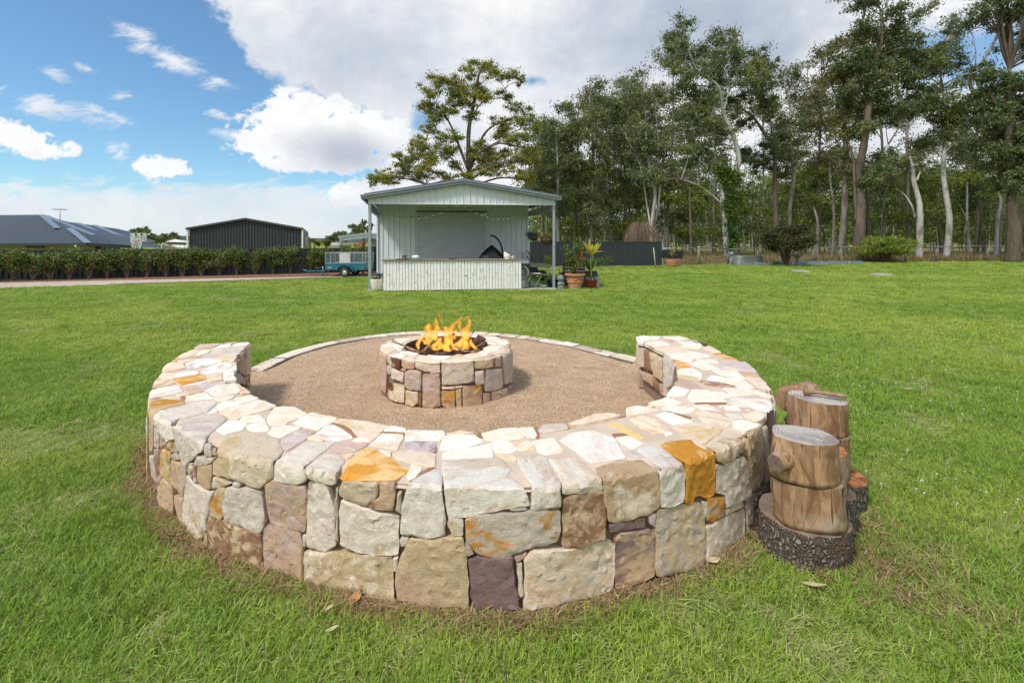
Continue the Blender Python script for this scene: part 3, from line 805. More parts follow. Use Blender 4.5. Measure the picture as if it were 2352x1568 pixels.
# resample a smooth edging line
def catmull(P_, n):
    out = []
    for i in range(len(P_)-1):
        p0, p1, p2, p3 = P_[max(i-1, 0)], P_[i], P_[i+1], P_[min(i+2, len(P_)-1)]
        for k in range(n):
            t_ = k/n; out.append(.5*((2*p1)+(p2-p0)*t_+(2*p0-5*p1+4*p2-p3)*t_*t_+(3*p1-p0-3*p2+p3)*t_**3))
    out.append(P_[-1]); return out
EL = catmull(EDGE, 8)
gpoly = gpoly+[(p.x, p.y) for p in EL]
m, t = new_mat('decomposed granite gravel'); gp = t.node('ShaderNodeNewGeometry').outputs['Position']
vc = t.vor(gp, 130, 'F1', 1); vd = t.vor(gp, 130, 'F1', 0); sx = t.node('ShaderNodeSeparateColor'); t.put(sx.inputs[0], vc)
c = t.mix(t.ss(t.noise(gp, 2.4, 5, .6), .35, .68), (.78, .56, .38), (.92, .69, .49))
c = t.mix(t.ss(sx.outputs[0], .0, 1.0, 0, .75), t.mix(1.0, c, (.66, .60, .54), 'MULTIPLY'), t.mix(1.0, c, (1.28, 1.25, 1.2), 'MULTIPLY'))
c = t.mix(t.ss(sx.outputs[1], .86, .97, 0, .8), c, (.24, .17, .12))
c = t.mix(t.ss(t.noise(gp, 9, 6, .7), .52, .72, 0, .6), c, (.34, .235, .15))
t.put(t.p.inputs['Base Color'], c); t.p.inputs['Roughness'].default_value = .95; t.p.inputs['Specular IOR Level'].default_value = .15
t.put(t.p.inputs['Normal'], t.bump(t.m('ADD', t.m('MULTIPLY', vd, 1.6), t.noise(gp, 60, 6, .8)), .9, .012)); M['gravel'] = m
# gently uneven gravel surface
ctr = (-.6, 4.9)
b = MB(); nr = 14; ng = len(gpoly); vs = [(ctr[0], ctr[1], .02)]
for k in range(1, nr+1):
    for q in gpoly:
        x, y = ctr[0]+(q[0]-ctr[0])*k/nr, ctr[1]+(q[1]-ctr[1])*k/nr; vs.append((x, y, .018+.012*noise.noise(Vector((x*2.2, y*2.2, 0)))))
fs = [(0, 1+i, 1+(i+1) % ng) for i in range(ng)]+[(1+(k-1)*ng+i, 1+k*ng+i, 1+k*ng+(i+1) % ng, 1+(k-1)*ng+(i+1) % ng) for k in range(1, nr) for i in range(ng)]
b.add(vs, fs, True); tag(b.build('gravel_bed', M['gravel']), kind='structure')
edging = empty('stone_edging', label='thin line of flat sandstone pieces edging the far side of the gravel', cat='garden edging')
M['edgestone'] = stone_mat('edging sandstone', .5)
i = 0; acc = 0
cum = [0]
for k in range(1, len(EL)): cum.append(cum[-1]+(EL[k]-EL[k-1]).length)
def at_len(s):
    s = max(0, min(cum[-1]-1e-5, s)); k = int(np.searchsorted(cum, s, 'right'))-1; k = min(k, len(EL)-2); f = (s-cum[k])/(cum[k+1]-cum[k]); p = EL[k].lerp(EL[k+1], f); d = (EL[k+1]-EL[k]).normalized(); return p, Vector((d.y, -d.x))
s = 0
while s < cum[-1]-.05:
    L = random.uniform(.16, .42); two = random.random() < .45; e = min(s+L, cum[-1])
    rows = [(0, .10), (.108, .20)] if two else [(0, random.uniform(.17, .21))]
    for (a_, b_) in rows:
        j = lambda q=.012: random.uniform(-q, q); pts = []
        for s_, r_ in ((s+.006, a_), ((s+e)/2, a_), (e-.006, a_), (e-.006+j(.03), b_), ((s+e)/2, b_), (s+.006+j(.03), b_)):
            p, n_ = at_len(s_+j()); q = p+n_*(-(r_-.07)+j(.01)); pts.append(Vector((q.x, q.y, 0)))
        bb = MB(); bb.prism([(p.x, p.y, -.03) for p in pts][::-1] if False else [(p.x, p.y, -.03) for p in pts], (0, 0, .058+random.uniform(0, .012)))
        o = bb.build('stone', M['edgestone'], edging, bevel=.006, recentre=True); k = random.choice('CWwKCPw'); o['ca'] = list(PAL[k]); o['cb'] = [q*.75 for q in PAL[k]]; o['pat'] = .5
    s = e+.004
bm_ = simple('edging joint mortar', (.10, .085, .07), .95, 0, .3, 20, .5)
b = MB(); vs = []
for k in range(len(EL)*3):
    p, n_ = at_len(cum[-1]*k/(len(EL)*3-1)); vs += [(p.x+n_.x*.075, p.y+n_.y*.075, .0), (p.x+n_.x*.07, p.y+n_.y*.07, .026), (p.x-n_.x*.15, p.y-n_.y*.15, .026), (p.x-n_.x*.16, p.y-n_.y*.16, .0)]
b.add(vs, [(i*4+q, i*4+q+1, i*4+q+5, i*4+q+4) for i in range(len(EL)*3-1) for q in range(3)]); b.build('mortar_bed', bm_, edging)
# bare earth at the foot of the wall
m_soil = simple('bare soil', (.135, .085, .055), .95, 0, .35, 14, .9, 60, col2=(.27, .19, .12))
vs = []; n = 140
for i in range(n+1):
    a = TH0+(TH1-TH0)*i/n; w_ = .01+.04*(.5+.5*noise.noise(Vector((a*7, 0, 9))))+.035*noise.noise(Vector((a*30, 0, 2))); ro = Ro(a)
    vs += [(WC.x+(ro-.05)*math.cos(a), WC.y+(ro-.05)*math.sin(a), .024), (WC.x+(ro+w_*.6)*math.cos(a), WC.y+(ro+w_*.6)*math.sin(a), .016), (WC.x+(ro+w_)*math.cos(a), WC.y+(ro+w_)*math.sin(a), .002)]
b = MB(); b.add(vs, [(i*3+q, i*3+q+1, i*3+q+4, i*3+q+3) for i in range(n) for q in range(2)], True); tag(b.build('bare_soil', m_soil), kind='structure')
# ------------------------------------------------------------ scattered stuff (grass, straw, pebbles)
def source(name, me, mat):
    me.materials.append(mat); o = bpy.data.objects.new(name, me); return o
def scatter(name, pts, rot, scl, idx, sources, label=None):
    me = bpy.data.meshes.new(name); me.vertices.add(len(pts)); me.vertices.foreach_set('co', pts.astype(np.float32).ravel())
    a = me.attributes.new('rot', 'FLOAT_VECTOR', 'POINT'); a.data.foreach_set('vector', rot.astype(np.float32).ravel())
    a = me.attributes.new('scl', 'FLOAT_VECTOR', 'POINT'); a.data.foreach_set('vector', scl.astype(np.float32).ravel())
    a = me.attributes.new('idx', 'INT', 'POINT'); a.data.foreach_set('value', idx.astype(np.int32))
    o = bpy.data.objects.new(name, me); COL.objects.link(o)
    g = bpy.data.node_groups.new(name, 'GeometryNodeTree'); g.interface.new_socket('Geometry', in_out='INPUT', socket_type='NodeSocketGeometry'); g.interface.new_socket('Geometry', in_out='OUTPUT', socket_type='NodeSocketGeometry')
    N, L = g.nodes, g.links; gi = N.new('NodeGroupInput'); go = N.new('NodeGroupOutput'); ip = N.new('GeometryNodeInstanceOnPoints'); jn = N.new('GeometryNodeJoinGeometry')
    for s_ in sources[::-1]:
        oi = N.new('GeometryNodeObjectInfo'); oi.inputs['Object'].default_value = s_; gt = N.new('GeometryNodeGeometryToInstance'); L.new(oi.outputs['Geometry'], gt.inputs[0]); L.new(gt.outputs[0], jn.inputs[0])
    L.new(gi.outputs[0], ip.inputs['Points']); L.new(jn.outputs[0], ip.inputs['Instance']); ip.inputs['Pick Instance'].default_value = True
    def na(nm, typ):
        n = N.new('GeometryNodeInputNamedAttribute'); n.data_type = typ; n.inputs[0].default_value = nm; return n.outputs[0]
    L.new(na('idx', 'INT'), ip.inputs['Instance Index']); L.new(na('scl', 'FLOAT_VECTOR'), ip.inputs['Scale'])
    er = N.new('FunctionNodeEulerToRotation'); L.new(na('rot', 'FLOAT_VECTOR'), er.inputs[0]); L.new(er.outputs[0], ip.inputs['Rotation'])
    L.new(ip.outputs[0], go.inputs[0]); md = o.modifiers.new('scatter', 'NODES'); md.node_group = g
    tag(o, kind='stuff')
    return o
def blades(n, rad, h0, h1, w0, lean, seed, straw=.25, flat=0.0):
    r_ = np.random.default_rng(seed); a = r_.uniform(0, 2*np.pi, n); rr = rad*np.sqrt(r_.uniform(0, 1, n)); x, y = rr*np.cos(a), rr*np.sin(a)
    h = r_.uniform(h0, h1, n); la = r_.uniform(0, 2*np.pi, n); ln = np.abs(r_.normal(lean, lean*.5, n))*h; wd = w0*r_.uniform(.6, 1.2, n)
    st = (r_.uniform(0, 1, n) < straw).astype(float); h = np.where(st > 0, h*.5, h); ln = np.where(st > 0, ln*1.6, ln)
    pa = la+np.pi/2+r_.normal(0, .5, n); px, py = np.cos(pa)*wd/2, np.sin(pa)*wd/2; dx, dy = np.cos(la), np.sin(la)
    V = np.zeros((n, 5, 3)); z0 = -.004
    V[:, 0] = np.stack([x-px, y-py, 0*x+z0], 1); V[:, 1] = np.stack([x+px, y+py, 0*x+z0], 1)
    V[:, 2] = np.stack([x+px*.85+dx*ln*.35, y+py*.85+dy*ln*.35, h*.6], 1); V[:, 3] = np.stack([x-px*.85+dx*ln*.35, y-py*.85+dy*ln*.35, h*.6], 1)
    V[:, 4] = np.stack([x+dx*ln, y+dy*ln, h], 1)
    b = np.arange(n)[:, None]*5; F_ = np.concatenate([b+[0, 1, 2], b+[0, 2, 3], b+[3, 2, 4]])
    t_ = np.tile([0, 0, .6, .6, 1.0], (n, 1)); rv = np.repeat(r_.uniform(0, 1, n), 5)
    return mesh_np('tuft', V.reshape(-1, 3), F_, {'straw': np.repeat(st, 5), 'tip': t_.ravel(), 'rv': rv})
def two_sided(t, col, trans=.35, rough=.6):
    """diffuse leaf that also lets light through"""
    tr = t.node('ShaderNodeBsdfTranslucent'); t.put(tr.inputs[0], col); mxs = t.node('ShaderNodeMixShader'); mxs.inputs[0].default_value = trans
    t.put(t.p.inputs['Base Color'], col); t.p.inputs['Roughness'].default_value = rough; t.p.inputs['Specular IOR Level'].default_value = .25
    t.l.new(t.p.outputs[0], mxs.inputs[1]); t.l.new(tr.outputs[0], mxs.inputs[2]); t.l.new(mxs.outputs[0], t.out.inputs[0])
m, t = new_mat('grass blades'); gp = t.node('ShaderNodeNewGeometry').outputs['Position']
c = grass_colour(t, gp, 1.25); rv = attr(t, 'rv', 'GEOMETRY').outputs[2]; stw = attr(t, 'straw', 'GEOMETRY').outputs[2]; tip = attr(t, 'tip', 'GEOMETRY').outputs[2]
c = t.mix(t.ss(rv, 0, 1), t.mix(1.0, c, (.62, .72, .6), 'MULTIPLY'), t.mix(1.0, c, (1.35, 1.3, 1.1), 'MULTIPLY'))
c = t.mix(t.m('MULTIPLY', t.ss(tip, .0, .9, .0, .35), 1.0), c, (.24, .36, .07))
c = t.mix(t.m('MULTIPLY', stw, .8), c, (.52, .50, .24))
two_sided(t, c, .3, .55); M['blades'] = m
tufts = [source('tuft', blades(50, .075, .016, .040, .0042, 1.0, 11+k, straw=.26), M['blades']) for k in range(3)]
tufts.append(source('tuft', blades(46, .075, .012, .030, .004, 1.4, 31, straw=.5), M['blades']))
def pts_in_view(d0, d1, dens, margin=1.06, seed=1):
    r_ = np.random.default_rng(seed); n = int(dens*1.12*margin*(d1*d1-d0*d0)); D = np.sqrt(r_.uniform(d0*d0, d1*d1, n)); x = r_.uniform(-1, 1, n)*1.12*margin*D; return np.stack([x, D], 1)
# polygons kept free of grass
def inside(pts, poly):
    poly = np.array(poly); x, y = pts[:, 0], pts[:, 1]; res = np.zeros(len(pts), bool)
    for i in range(len(poly)):
        x1, y1 = poly[i-1]; x2, y2 = poly[i]
        if y1 == y2: continue
        res ^= ((y1 > y) != (y2 > y)) & (x < (x2-x1)*(y-y1)/(y2-y1)+x1)
    return res
SHED_L = Vector((-4.33, 13.9)); SU = Vector((math.cos(R(5)), math.sin(R(5)))); SV = Vector((-math.sin(R(12.5)), math.cos(R(12.5))))
def SP(a, b, z=0.0): q = SHED_L+SU*a+SV*b; return Vector((q.x, q.y, z))
SLAB = [(p.x, p.y) for p in (SP(-.05, -.12), SP(5.75, -.12), SP(5.75, 12), SP(-.05, 12))]
DRIVE_N = [G(-60, 668), G(0, 662), G(255, 655), G(510, 647.4), G(747, 639.4), G(838, 637)]
DRIVE_F = [G(838, 634.0), G(747, 635.3), G(510, 639.5), G(255, 644), G(0, 650), G(-60, 652)]
hull = []
for i in range(60):
    a = TH0+(TH1-TH0)*i/59; hull.append((WC.x+(Ro(a)+.05)*math.cos(a), WC.y+(Ro(a)+.05)*math.sin(a)))
hull += [(p.x*1.0+(p.x-GC.x)*.03, p.y+(p.y-GC.y)*.03) for p in EL]
LOGS = [(1.42, 2.236, .196), (1.85, 2.61, .15), (1.64, 2.39, .14), (1.80, 2.95, .22)]
FENCE_A = G(1216, 612.6); FENCE_B = G(1519, 610.5); WIRE = [G(1519, 610.5), G(1605, 609), G(1870, 604), G(2150, 601.5), G(2352, 600), G(2700, 597)]
def far_limit(p):
    """True beyond the far fence"""
    pl = [(FENCE_A.x-30, FENCE_A.y-.2)]+[(FENCE_A.x, FENCE_A.y)]+[(q.x, q.y) for q in WIRE]+[(80, WIRE[-1].y), (80, 300), (FENCE_A.x-30, 300)]
    return inside(p, pl)
def lawn_mask(p):
    k = ~inside(p, hull) & ~inside(p, SLAB) & ~far_limit(p)
    left = [(-60, 12.5)]+[(q.x, q.y) for q in DRIVE_N]+[(-4.6, 19.6), (-4.6, 60), (-60, 60)]
    k &= ~inside(p, left)
    for x, y, r_ in LOGS: k &= (p[:, 0]-x)**2+(p[:, 1]-y)**2 > (r_*.93)**2
    return k
P_, Rr, Sc, Ix = [], [], [], []
for (d0, d1, dens, sc, sd_) in ((1.35, 3.6, 620, 1.0, 3), (3.6, 6.5, 260, 1.25, 4), (6.5, 11, 110, 1.6, 5), (11, 19, 42, 2.3, 6), (19, 34, 15, 3.6, 7)):
    p = pts_in_view(d0, d1, dens, seed=sd_); p = p[lawn_mask(p)]; n = len(p); r_ = np.random.default_rng(sd_+50)
    P_.append(np.c_[p, np.zeros(n)]); Rr.append(np.c_[r_.normal(0, .12, n), r_.normal(0, .12, n), r_.uniform(0, 6.28, n)])
    hs = sc**.35; s1 = sc*r_.uniform(.8, 1.2, n); ptc = np.array([noise.noise(Vector((x*1.3, y*1.3, 0)))+.5*noise.noise(Vector((x*4, y*4, 4))) for x, y in p]); Sc.append(np.c_[s1, s1, hs*r_.uniform(.65, 1.25, n)*(1-.25*np.clip(ptc, -1, 1))]); Ix.append(np.where(ptc+r_.normal(0, .12, n) > .40, 3, r_.integers(0, 3, n)))
scatter('grass', np.concatenate(P_), np.concatenate(Rr), np.concatenate(Sc), np.concatenate(Ix), tufts)
# dry clippings along the foot of the wall and round the logs
m, t = new_mat('straw'); rv = attr(t, 'rv', 'GEOMETRY').outputs[2]; c = t.mix(rv, (.22, .13, .07), (.46, .34, .19)); two_sided(t, c, .15, .7); M['straw'] = m
st_src = [source('tuft', blades(26, .06, .004, .02, .004, 4.0, 61+k, straw=0), M['straw']) for k in range(2)]
r_ = np.random.default_rng(77); A = r_.uniform(TH0, TH1, 1900); rr = np.array([Ro(a) for a in A])+.01+np.abs(r_.normal(0, .036, len(A))); p = np.c_[WC.x+rr*np.cos(A), WC.y+rr*np.sin(A), np.full(len(A), .010)]
p2 = np.c_[r_.normal(1.70, .17, 200), r_.normal(2.28, .24, 200), np.full(200, .012)]; k = np.ones(200, bool)
for x, y, q in LOGS: k &= (p2[:, 0]-x)**2+(p2[:, 1]-y)**2 > q*q
rad_ = np.array([(Vector((x, y))-WC).length-Ro(polar((x, y), WC)[0] % (2*math.pi)+(2*math.pi if polar((x, y), WC)[0] < math.pi*.75 else 0)) for x, y in p2[:, :2]]); k &= rad_ > .02
keep = r_.uniform(0, 1, len(p)) < np.array([.25+.75*max(0, noise.noise(Vector((a*5, 3, 1)))+.35) for a in A]); p = np.concatenate([p[keep], p2[k]]); n = len(p)
scatter('dry_clippings', p, np.c_[r_.normal(0, .2, n), r_.normal(0, .2, n), r_.uniform(0, 6.28, n)], np.repeat(r_.uniform(.6, 1.3, n)[:, None], 3, 1), r_.integers(0, 2, n), st_src)
# pebbles lying on the gravel
m, t = new_mat('loose pebbles'); oi = t.node('ShaderNodeObjectInfo'); gp = t.node('ShaderNodeNewGeometry').outputs['Position']; wn = t.node('ShaderNodeTexWhiteNoise'); t.put(wn.inputs['Vector'], t.vm('SNAP', gp, (.008, .008, .5))); rc = t.node('ShaderNodeValToRGB'); t.l.new(wn.outputs[0], rc.inputs[0])
cr = rc.color_ramp; cr.elements[0].color = (.10, .07, .05, 1); cr.elements[1].color = (.92, .78, .60, 1); e = cr.elements.new(.45); e.color = (.76, .57, .39, 1); e = cr.elements.new(.2); e.color = (.40, .27, .17, 1)
t.l.new(rc.outputs[0], t.p.inputs['Base Color']); t.p.inputs['Roughness'].default_value = .9; M['pebble'] = m
def pebble(seed):
    'a little drift of small stones'
    bm = bmesh.new(); bmesh.ops.create_icosphere(bm, subdivisions=1, radius=.0026)
    for v_ in bm.verts: v_.co = Vector((v_.co.x*1.3, v_.co.y, v_.co.z*.7))*(1+.35*noise.noise(v_.co*300+Vector((seed, 0, 0))))
    base = [v_.co.copy() for v_ in bm.verts]; fs = [[v_.index for v_ in f.verts] for f in bm.faces]; bm.free(); V = []; Fs = []; r0 = random.Random(seed)
    for k in range(30):
        o_ = Vector((r0.uniform(-.05, .05), r0.uniform(-.05, .05), 0)); s_ = r0.uniform(.4, 1.2); n0 = len(V); V += [tuple(q*s_+o_) for q in base]; Fs += [tuple(i+n0 for i in f) for f in fs]
    me = bpy.data.meshes.new('pebbles'); me.from_pydata(V, [], Fs); return me
pb = [source('pebbles', pebble(k), M['pebble']) for k in range(3)]
r_ = np.random.default_rng(5); p = np.c_[r_.uniform(-3.3, 1.7, 5000), r_.uniform(2.2, 7.5, 5000)]; p = p[inside(p, gpoly)]; p = p[np.hypot(p[:, 0]-PC.x, p[:, 1]-PC.y) > .71]; n = len(p)
z = np.array([.020+.012*noise.noise(Vector((x*2.2, y*2.2, 0))) for x, y in p])
scatter('loose_gravel', np.c_[p, z], np.c_[np.zeros(n), np.zeros(n), r_.uniform(0, 6.28, n)], np.repeat(r_.uniform(.7, 1.4, n)[:, None], 3, 1), r_.integers(0, 3, n), pb)
# clover flowers, fallen leaves
M['petal'] = simple('white petals', (.80, .80, .74), .8); M['leaf_dry'] = simple('dry leaf', (.42, .22, .10), .8, 0, .3, 20); M['leaf_pale'] = simple('pale dry leaf', (.55, .45, .27), .8, 0, .3, 20)
def flower():
    b = MB(); r0 = random.Random(3)
    for k in range(16):
        a = r0.uniform(0, 6.28); e = r0.uniform(.1, 1.4); d = Vector((math.cos(a)*math.cos(e), math.sin(a)*math.cos(e), math.sin(e))); q = d.orthogonal().normalized()*.003; c0 = Vector((0, 0, .045))
        b.add([c0-q, c0+q, c0+d*.012], [(0, 1, 2)])
    b.tube([(0, 0, 0), (0, 0, .045)], .001, 4); me = bpy.data.meshes.new('flower'); me.from_pydata(b.v, [], b.f); return me
fsrc = [source('flower', flower(), M['petal'])]
r_ = np.random.default_rng(15); p = np.r_[np.c_[r_.normal(2.5, .35, 90), r_.normal(3.4, .7, 90)], np.c_[r_.normal(2.75, .2, 26), r_.normal(2.3, .35, 26)], np.c_[r_.normal(3.2, .9, 120), r_.normal(5.0, 1.0, 120)], np.c_[r_.normal(4.4, 1, 50), r_.normal(4.0, .7, 50)], np.c_[r_.uniform(-8, 9, 70), r_.uniform(4, 12, 70)]]
p = p[lawn_mask(p)]; p = p[(p[:, 0]-1.6)**2+(p[:, 1]-2.5)**2 > .35]; n = len(p)
scatter('clover_flowers', np.c_[p, np.zeros(n)], np.c_[r_.normal(0, .2, n), r_.normal(0, .2, n), r_.uniform(0, 6.28, n)], np.repeat(r_.uniform(.5, 1.0, n)[:, None], 3, 1), np.zeros(n), fsrc)
def leaf(L=.07, W=.022, curl=.3, fold=.2):
    b = MB(); n = 6; vs = []
    for i in range(n+1):
        t_ = i/n; wd = W*math.sin(math.pi*min(1, t_*.97+.02))**.8/2; x = (t_-.5)*L; z = .012+curl*L*(t_-.5)**2
        vs += [(x, -wd, z+wd*fold), (x, 0, z), (x, wd, z+wd*fold)]
    b.add(vs, [(i*3+k, i*3+k+1, i*3+k+4, i*3+k+3) for i in range(n) for k in range(2)], True); return b
for px, py, L, W, rz, mt, lb in [(817, 1390, .075, .045, 1.3, 'leaf_dry', 'curled rust brown leaf standing by the front of the wall'), (1872, 1360, .10, .025, -.7, 'leaf_pale', 'long pale tan leaf lying in the grass right of the wall'), (2083, 900, .12, .03, .1, 'leaf_pale', 'pale leaf on the lawn beyond the log pile'),
                                 (1800, 1240, .08, .02, .4, 'leaf_dry', 'reddish bark strip beside the lowest log'), (1640, 1302, .06, .035, .2, 'leaf_pale', 'small tan leaf in the grass near the wall foot'), (758, 1413, .05, .02, 1.2, 'leaf_pale', 'small grey flake on the grass in front'), (765, 1062+400, .05, .02, .2, 'leaf_pale', 'tiny straw coloured leaf on the front lawn')]:
    g = G(px, py); o = leaf(L, W).build('fallen_leaf', M[mt], None, (g.x, g.y, .02), (random.uniform(-.3, .3), random.uniform(-.4, .1), rz)); tag(o, lb, 'leaf', 'fallen leaves on the lawn')

# ------------------------------------------------------------ log pile
def uv_mat(name, kind):
    m, t = new_mat(name); oi = t.node('ShaderNodeObjectInfo'); ob = t.co.outputs['Object']; cb = t.node('ShaderNodeCombineXYZ'); t.put(cb.inputs[0], t.m('MULTIPLY', oi.outputs['Random'], 31.0)); v_ = t.vm('ADD', ob, cb.outputs[0])
    if kind == 'side':
        sv = t.vm('MULTIPLY', t.vm('ADD', v_, t.vm('MULTIPLY', t.noise(v_, 5, 3, .5, 0, True), (.12, .12, .0))), (7, 7, 1.6)); n1_ = t.noise(sv, 3.0, 7, .62, .8); n2_ = t.noise(t.vm('MULTIPLY', v_, (1, 1, .6)), 6, 5, .6)
        c = t.mix(t.ss(n1_, .32, .68), (.19, .105, .055), (.44, .275, .155)); c = t.mix(t.ss(n2_, .50, .66, 0, .65), c, (.46, .39, .32)); c = t.mix(t.ss(t.noise(sv, 1.6, 5, .6), .58, .72, 0, .75), c, (.055, .042, .035))
        c = t.mix(t.ss(t.noise(t.vm('MULTIPLY', v_, (40, 40, 1.2)), 1.0, 4, .6), .60, .66, 0, .8), c, (.05, .03, .02)); rough, bp = .7, t.bump(t.noise(sv, 4, 7, .65), .5, .01)
    elif kind == 'cut':
        s_ = t.node('ShaderNodeSeparateXYZ'); t.put(s_.inputs[0], ob); rr = t.m('SQRT', t.m('ADD', t.m('MULTIPLY', s_.outputs[0], s_.outputs[0]), t.m('MULTIPLY', s_.outputs[1], s_.outputs[1]))); an = t.m('ARCTAN2', s_.outputs[1], s_.outputs[0])
        rg = t.m('SINE', t.m('ADD', t.m('MULTIPLY', rr, 420.0), t.m('MULTIPLY', t.noise(ob, 9, 3, .5), 22.0))); c = t.mix(t.ss(rg, -.6, 1), (.40, .36, .325), (.56, .52, .48)); c = t.mix(t.ss(t.noise(v_, 7, 5, .65), .42, .68, 0, .8), c, (.20, .165, .15))
        cb2 = t.node('ShaderNodeCombineXYZ'); t.put(cb2.inputs[0], t.m('MULTIPLY', an, 5.5)); t.put(cb2.inputs[1], t.m('MULTIPLY', rr, 3.0)); ck = t.ss(t.noise(cb2.outputs[0], 1.6, 4, .6), .62, .68, 0, .85); c = t.mix(ck, c, (.08, .06, .05)); rough, bp = .8, t.bump(t.m('SUBTRACT', t.m('MULTIPLY', rg, .2), ck), .4, .004)
    elif kind == 'orange':
        c = t.mix(t.ss(t.noise(v_, 14, 5, .6), .4, .65), (.46, .20, .08), (.16, .07, .04)); rough, bp = .8, t.bump(t.noise(v_, 60, 5, .6), .4, .01)
    else:
        vo = t.vor(t.vm('ADD', t.vm('MULTIPLY', v_, (1, 1, .34)), t.vm('MULTIPLY', t.noise(v_, 12, 3, .6, 0, True), (.07, .07, .07))), 62, 'DISTANCE_TO_EDGE'); e_ = t.ss(vo, .0, .35); c = t.mix(e_, (.11, .088, .072), (.34, .295, .265)); c = t.mix(t.ss(t.noise(v_, 9, 5, .6), .55, .72, 0, .7), c, (.24, .13, .08)); rough, bp = .95, t.bump(t.m('ADD', e_, t.m('MULTIPLY', t.noise(v_, 60, 4, .7), .6)), .9, .02)
    t.put(t.p.inputs['Base Color'], c); t.p.inputs['Roughness'].default_value = rough; t.p.inputs['Specular IOR Level'].default_value = .2; t.put(t.p.inputs['Normal'], bp); return m
M['wood_side'] = uv_mat('weathered bare wood', 'side'); M['cut'] = uv_mat('grey cut end grain', 'cut'); M['cut_d'] = simple('brown weathered cut', (.20, .145, .10), .85, 0, .25, 14, .5, 50, col2=(.30, .25, .20)); M['orange_cut'] = uv_mat('fresh orange cut', 'orange'); M['bark'] = uv_mat('cracked grey bark', 'bark')
def log_round(label, x, y, r_, z0, z1, side, cutm='cut', tilt=(0, 0), squash=.92, flare=.0, rot=0.0, jit=.02, knob=None, notch=None, barkd=0.0):
    """a sawn log section standing on end"""
    root = empty('log', (x, y, z0), 0, label, 'log', 'sawn logs piled by the wall'); root.rotation_euler = (tilt[0], tilt[1], rot); h = z1-z0; n = 56; m_ = 10 if barkd == 0 else 22; sd_ = random.uniform(0, 99); vs = []
    for j in range(m_+1):
        for i in range(n):
            a = 2*math.pi*i/n; z = h*j/m_; d = Vector((math.cos(a), math.sin(a), 0)); q = 1+jit*2.2*noise.noise(Vector((math.cos(a)*1.3, math.sin(a)*1.3, sd_+z*1.5)))+flare*(1-j/m_)**2
            rr = r_*q
            if barkd:
                vd_ = noise.voronoi(Vector((math.cos(a)*r_*30, math.sin(a)*r_*30, z*20+sd_)))[0]; rr += barkd*(min(vd_[1]-vd_[0], .4)*2-.4) if 0 < j < m_ else -barkd*.3
                if notch and abs((a-notch[0]+math.pi) % (2*math.pi)-math.pi) < notch[1]+.05*noise.noise(Vector((z*30, 0, sd_))): rr -= .016
            p = Vector((d.x*rr, d.y*rr*squash, z+(.004*noise.noise(Vector((d.x*3, d.y*3, sd_))))))
            if knob:
                k = knob; dd = (p-Vector(k[0])).length
                p += Vector(k[1])*(k[3]*.45*math.exp(-(dd/k[2])**2))
            vs.append(p)
    b = MB(); b.add(vs, [(j*n+i, j*n+(i+1) % n, (j+1)*n+(i+1) % n, (j+1)*n+i) for j in range(m_) for i in range(n)], True); b.f.append(tuple(range(n))[::-1]); b.sm.append(False)
    b.build('trunk_side', M[side], root); top = vs[m_*n:]; tt = MB(); c0 = sum(top, Vector())/n
    vv = [c0+Vector((0, 0, .001))]
    for f in (.4, .8, .97, 1.0): vv += [c0+(p-c0)*f+Vector((0, 0, .0015*noise.noise(p*30) if f < 1 else -.001)) for p in top]
    tt.add(vv, [(0, 1+i, 1+(i+1) % n) for i in range(n)]+[(1+k*n+i, 1+(k+1)*n+i, 1+(k+1)*n+(i+1) % n, 1+k*n+(i+1) % n) for k in range(3) for i in range(n)], True); tt.build('cut_face', M[cutm], root)
    if knob and len(knob) > 4:
        a0 = Vector(knob[0]); dv = Vector(knob[1]).normalized(); kb = MB(); kb.tube([a0-dv*.05, a0+dv*knob[3]*.55, a0+dv*knob[3]], [knob[4]*1.6, knob[4]*1.15, knob[4]], 20); kb.build('branch_stub', M[side], root)
        ring_ = MB(); q = dv.to_track_quat('Z', 'Y').to_matrix(); e0 = a0+dv*(knob[3]+.0015); ring_.add([e0+q@Vector((math.cos(2*math.pi*i/20), math.sin(2*math.pi*i/20), 0))*knob[4]*.98 for i in range(20)], [tuple(range(20))]); ring_.build('stub_end', simple('dark knot end', (.17, .115, .095), .8, 0, .3, 40, .3), root)
    return root
log_round('wide bark-covered log slab lying lowest at the front of the log pile', 1.42, 2.236, .196, 0, .178, 'bark', 'cut_d', tilt=(R(2), 0), jit=.05, notch=(-1.95+.25, .10), barkd=.007)
log_round('bare brown log section sitting on the wide bark slab, second from the bottom', 1.425, 2.20, .150, .18, .378, 'wood_side', 'cut_d', tilt=(0, R(-2)), flare=.06, jit=.07, knob=((-.13, .0, .15), (-.9, -.3, .1), .06, .05))
log_round('pale log section with a sawn branch stub facing the camera, top of the front stack', 1.405, 2.215, .141, .379, .566, 'wood_side', tilt=(R(-1), R(2)), jit=.055, flare=.10, knob=((-.118, -.062, .095), (-.86, -.50, -.06), .085, .085, .038))
log_round('short bark-covered log at ground level behind the front stack', 1.64, 2.39, .132, 0, .21, 'bark', 'cut_d', jit=.05, barkd=.0065)
log_round('thin log with a bright orange cut top, right behind the front stack', 1.625, 2.39, .108, .212, .42, 'wood_side', 'orange_cut', jit=.04)
log_round('low bark-covered log with a reddish top at the back right of the pile', 1.86, 2.62, .145, 0, .176, 'bark', 'orange_cut', tilt=(R(3), 0), jit=.06, barkd=.0065)
log_round('tall brown log section under the highest log at the back of the pile', 1.79, 2.64, .140, .18, .412, 'wood_side', 'cut_d', jit=.06)
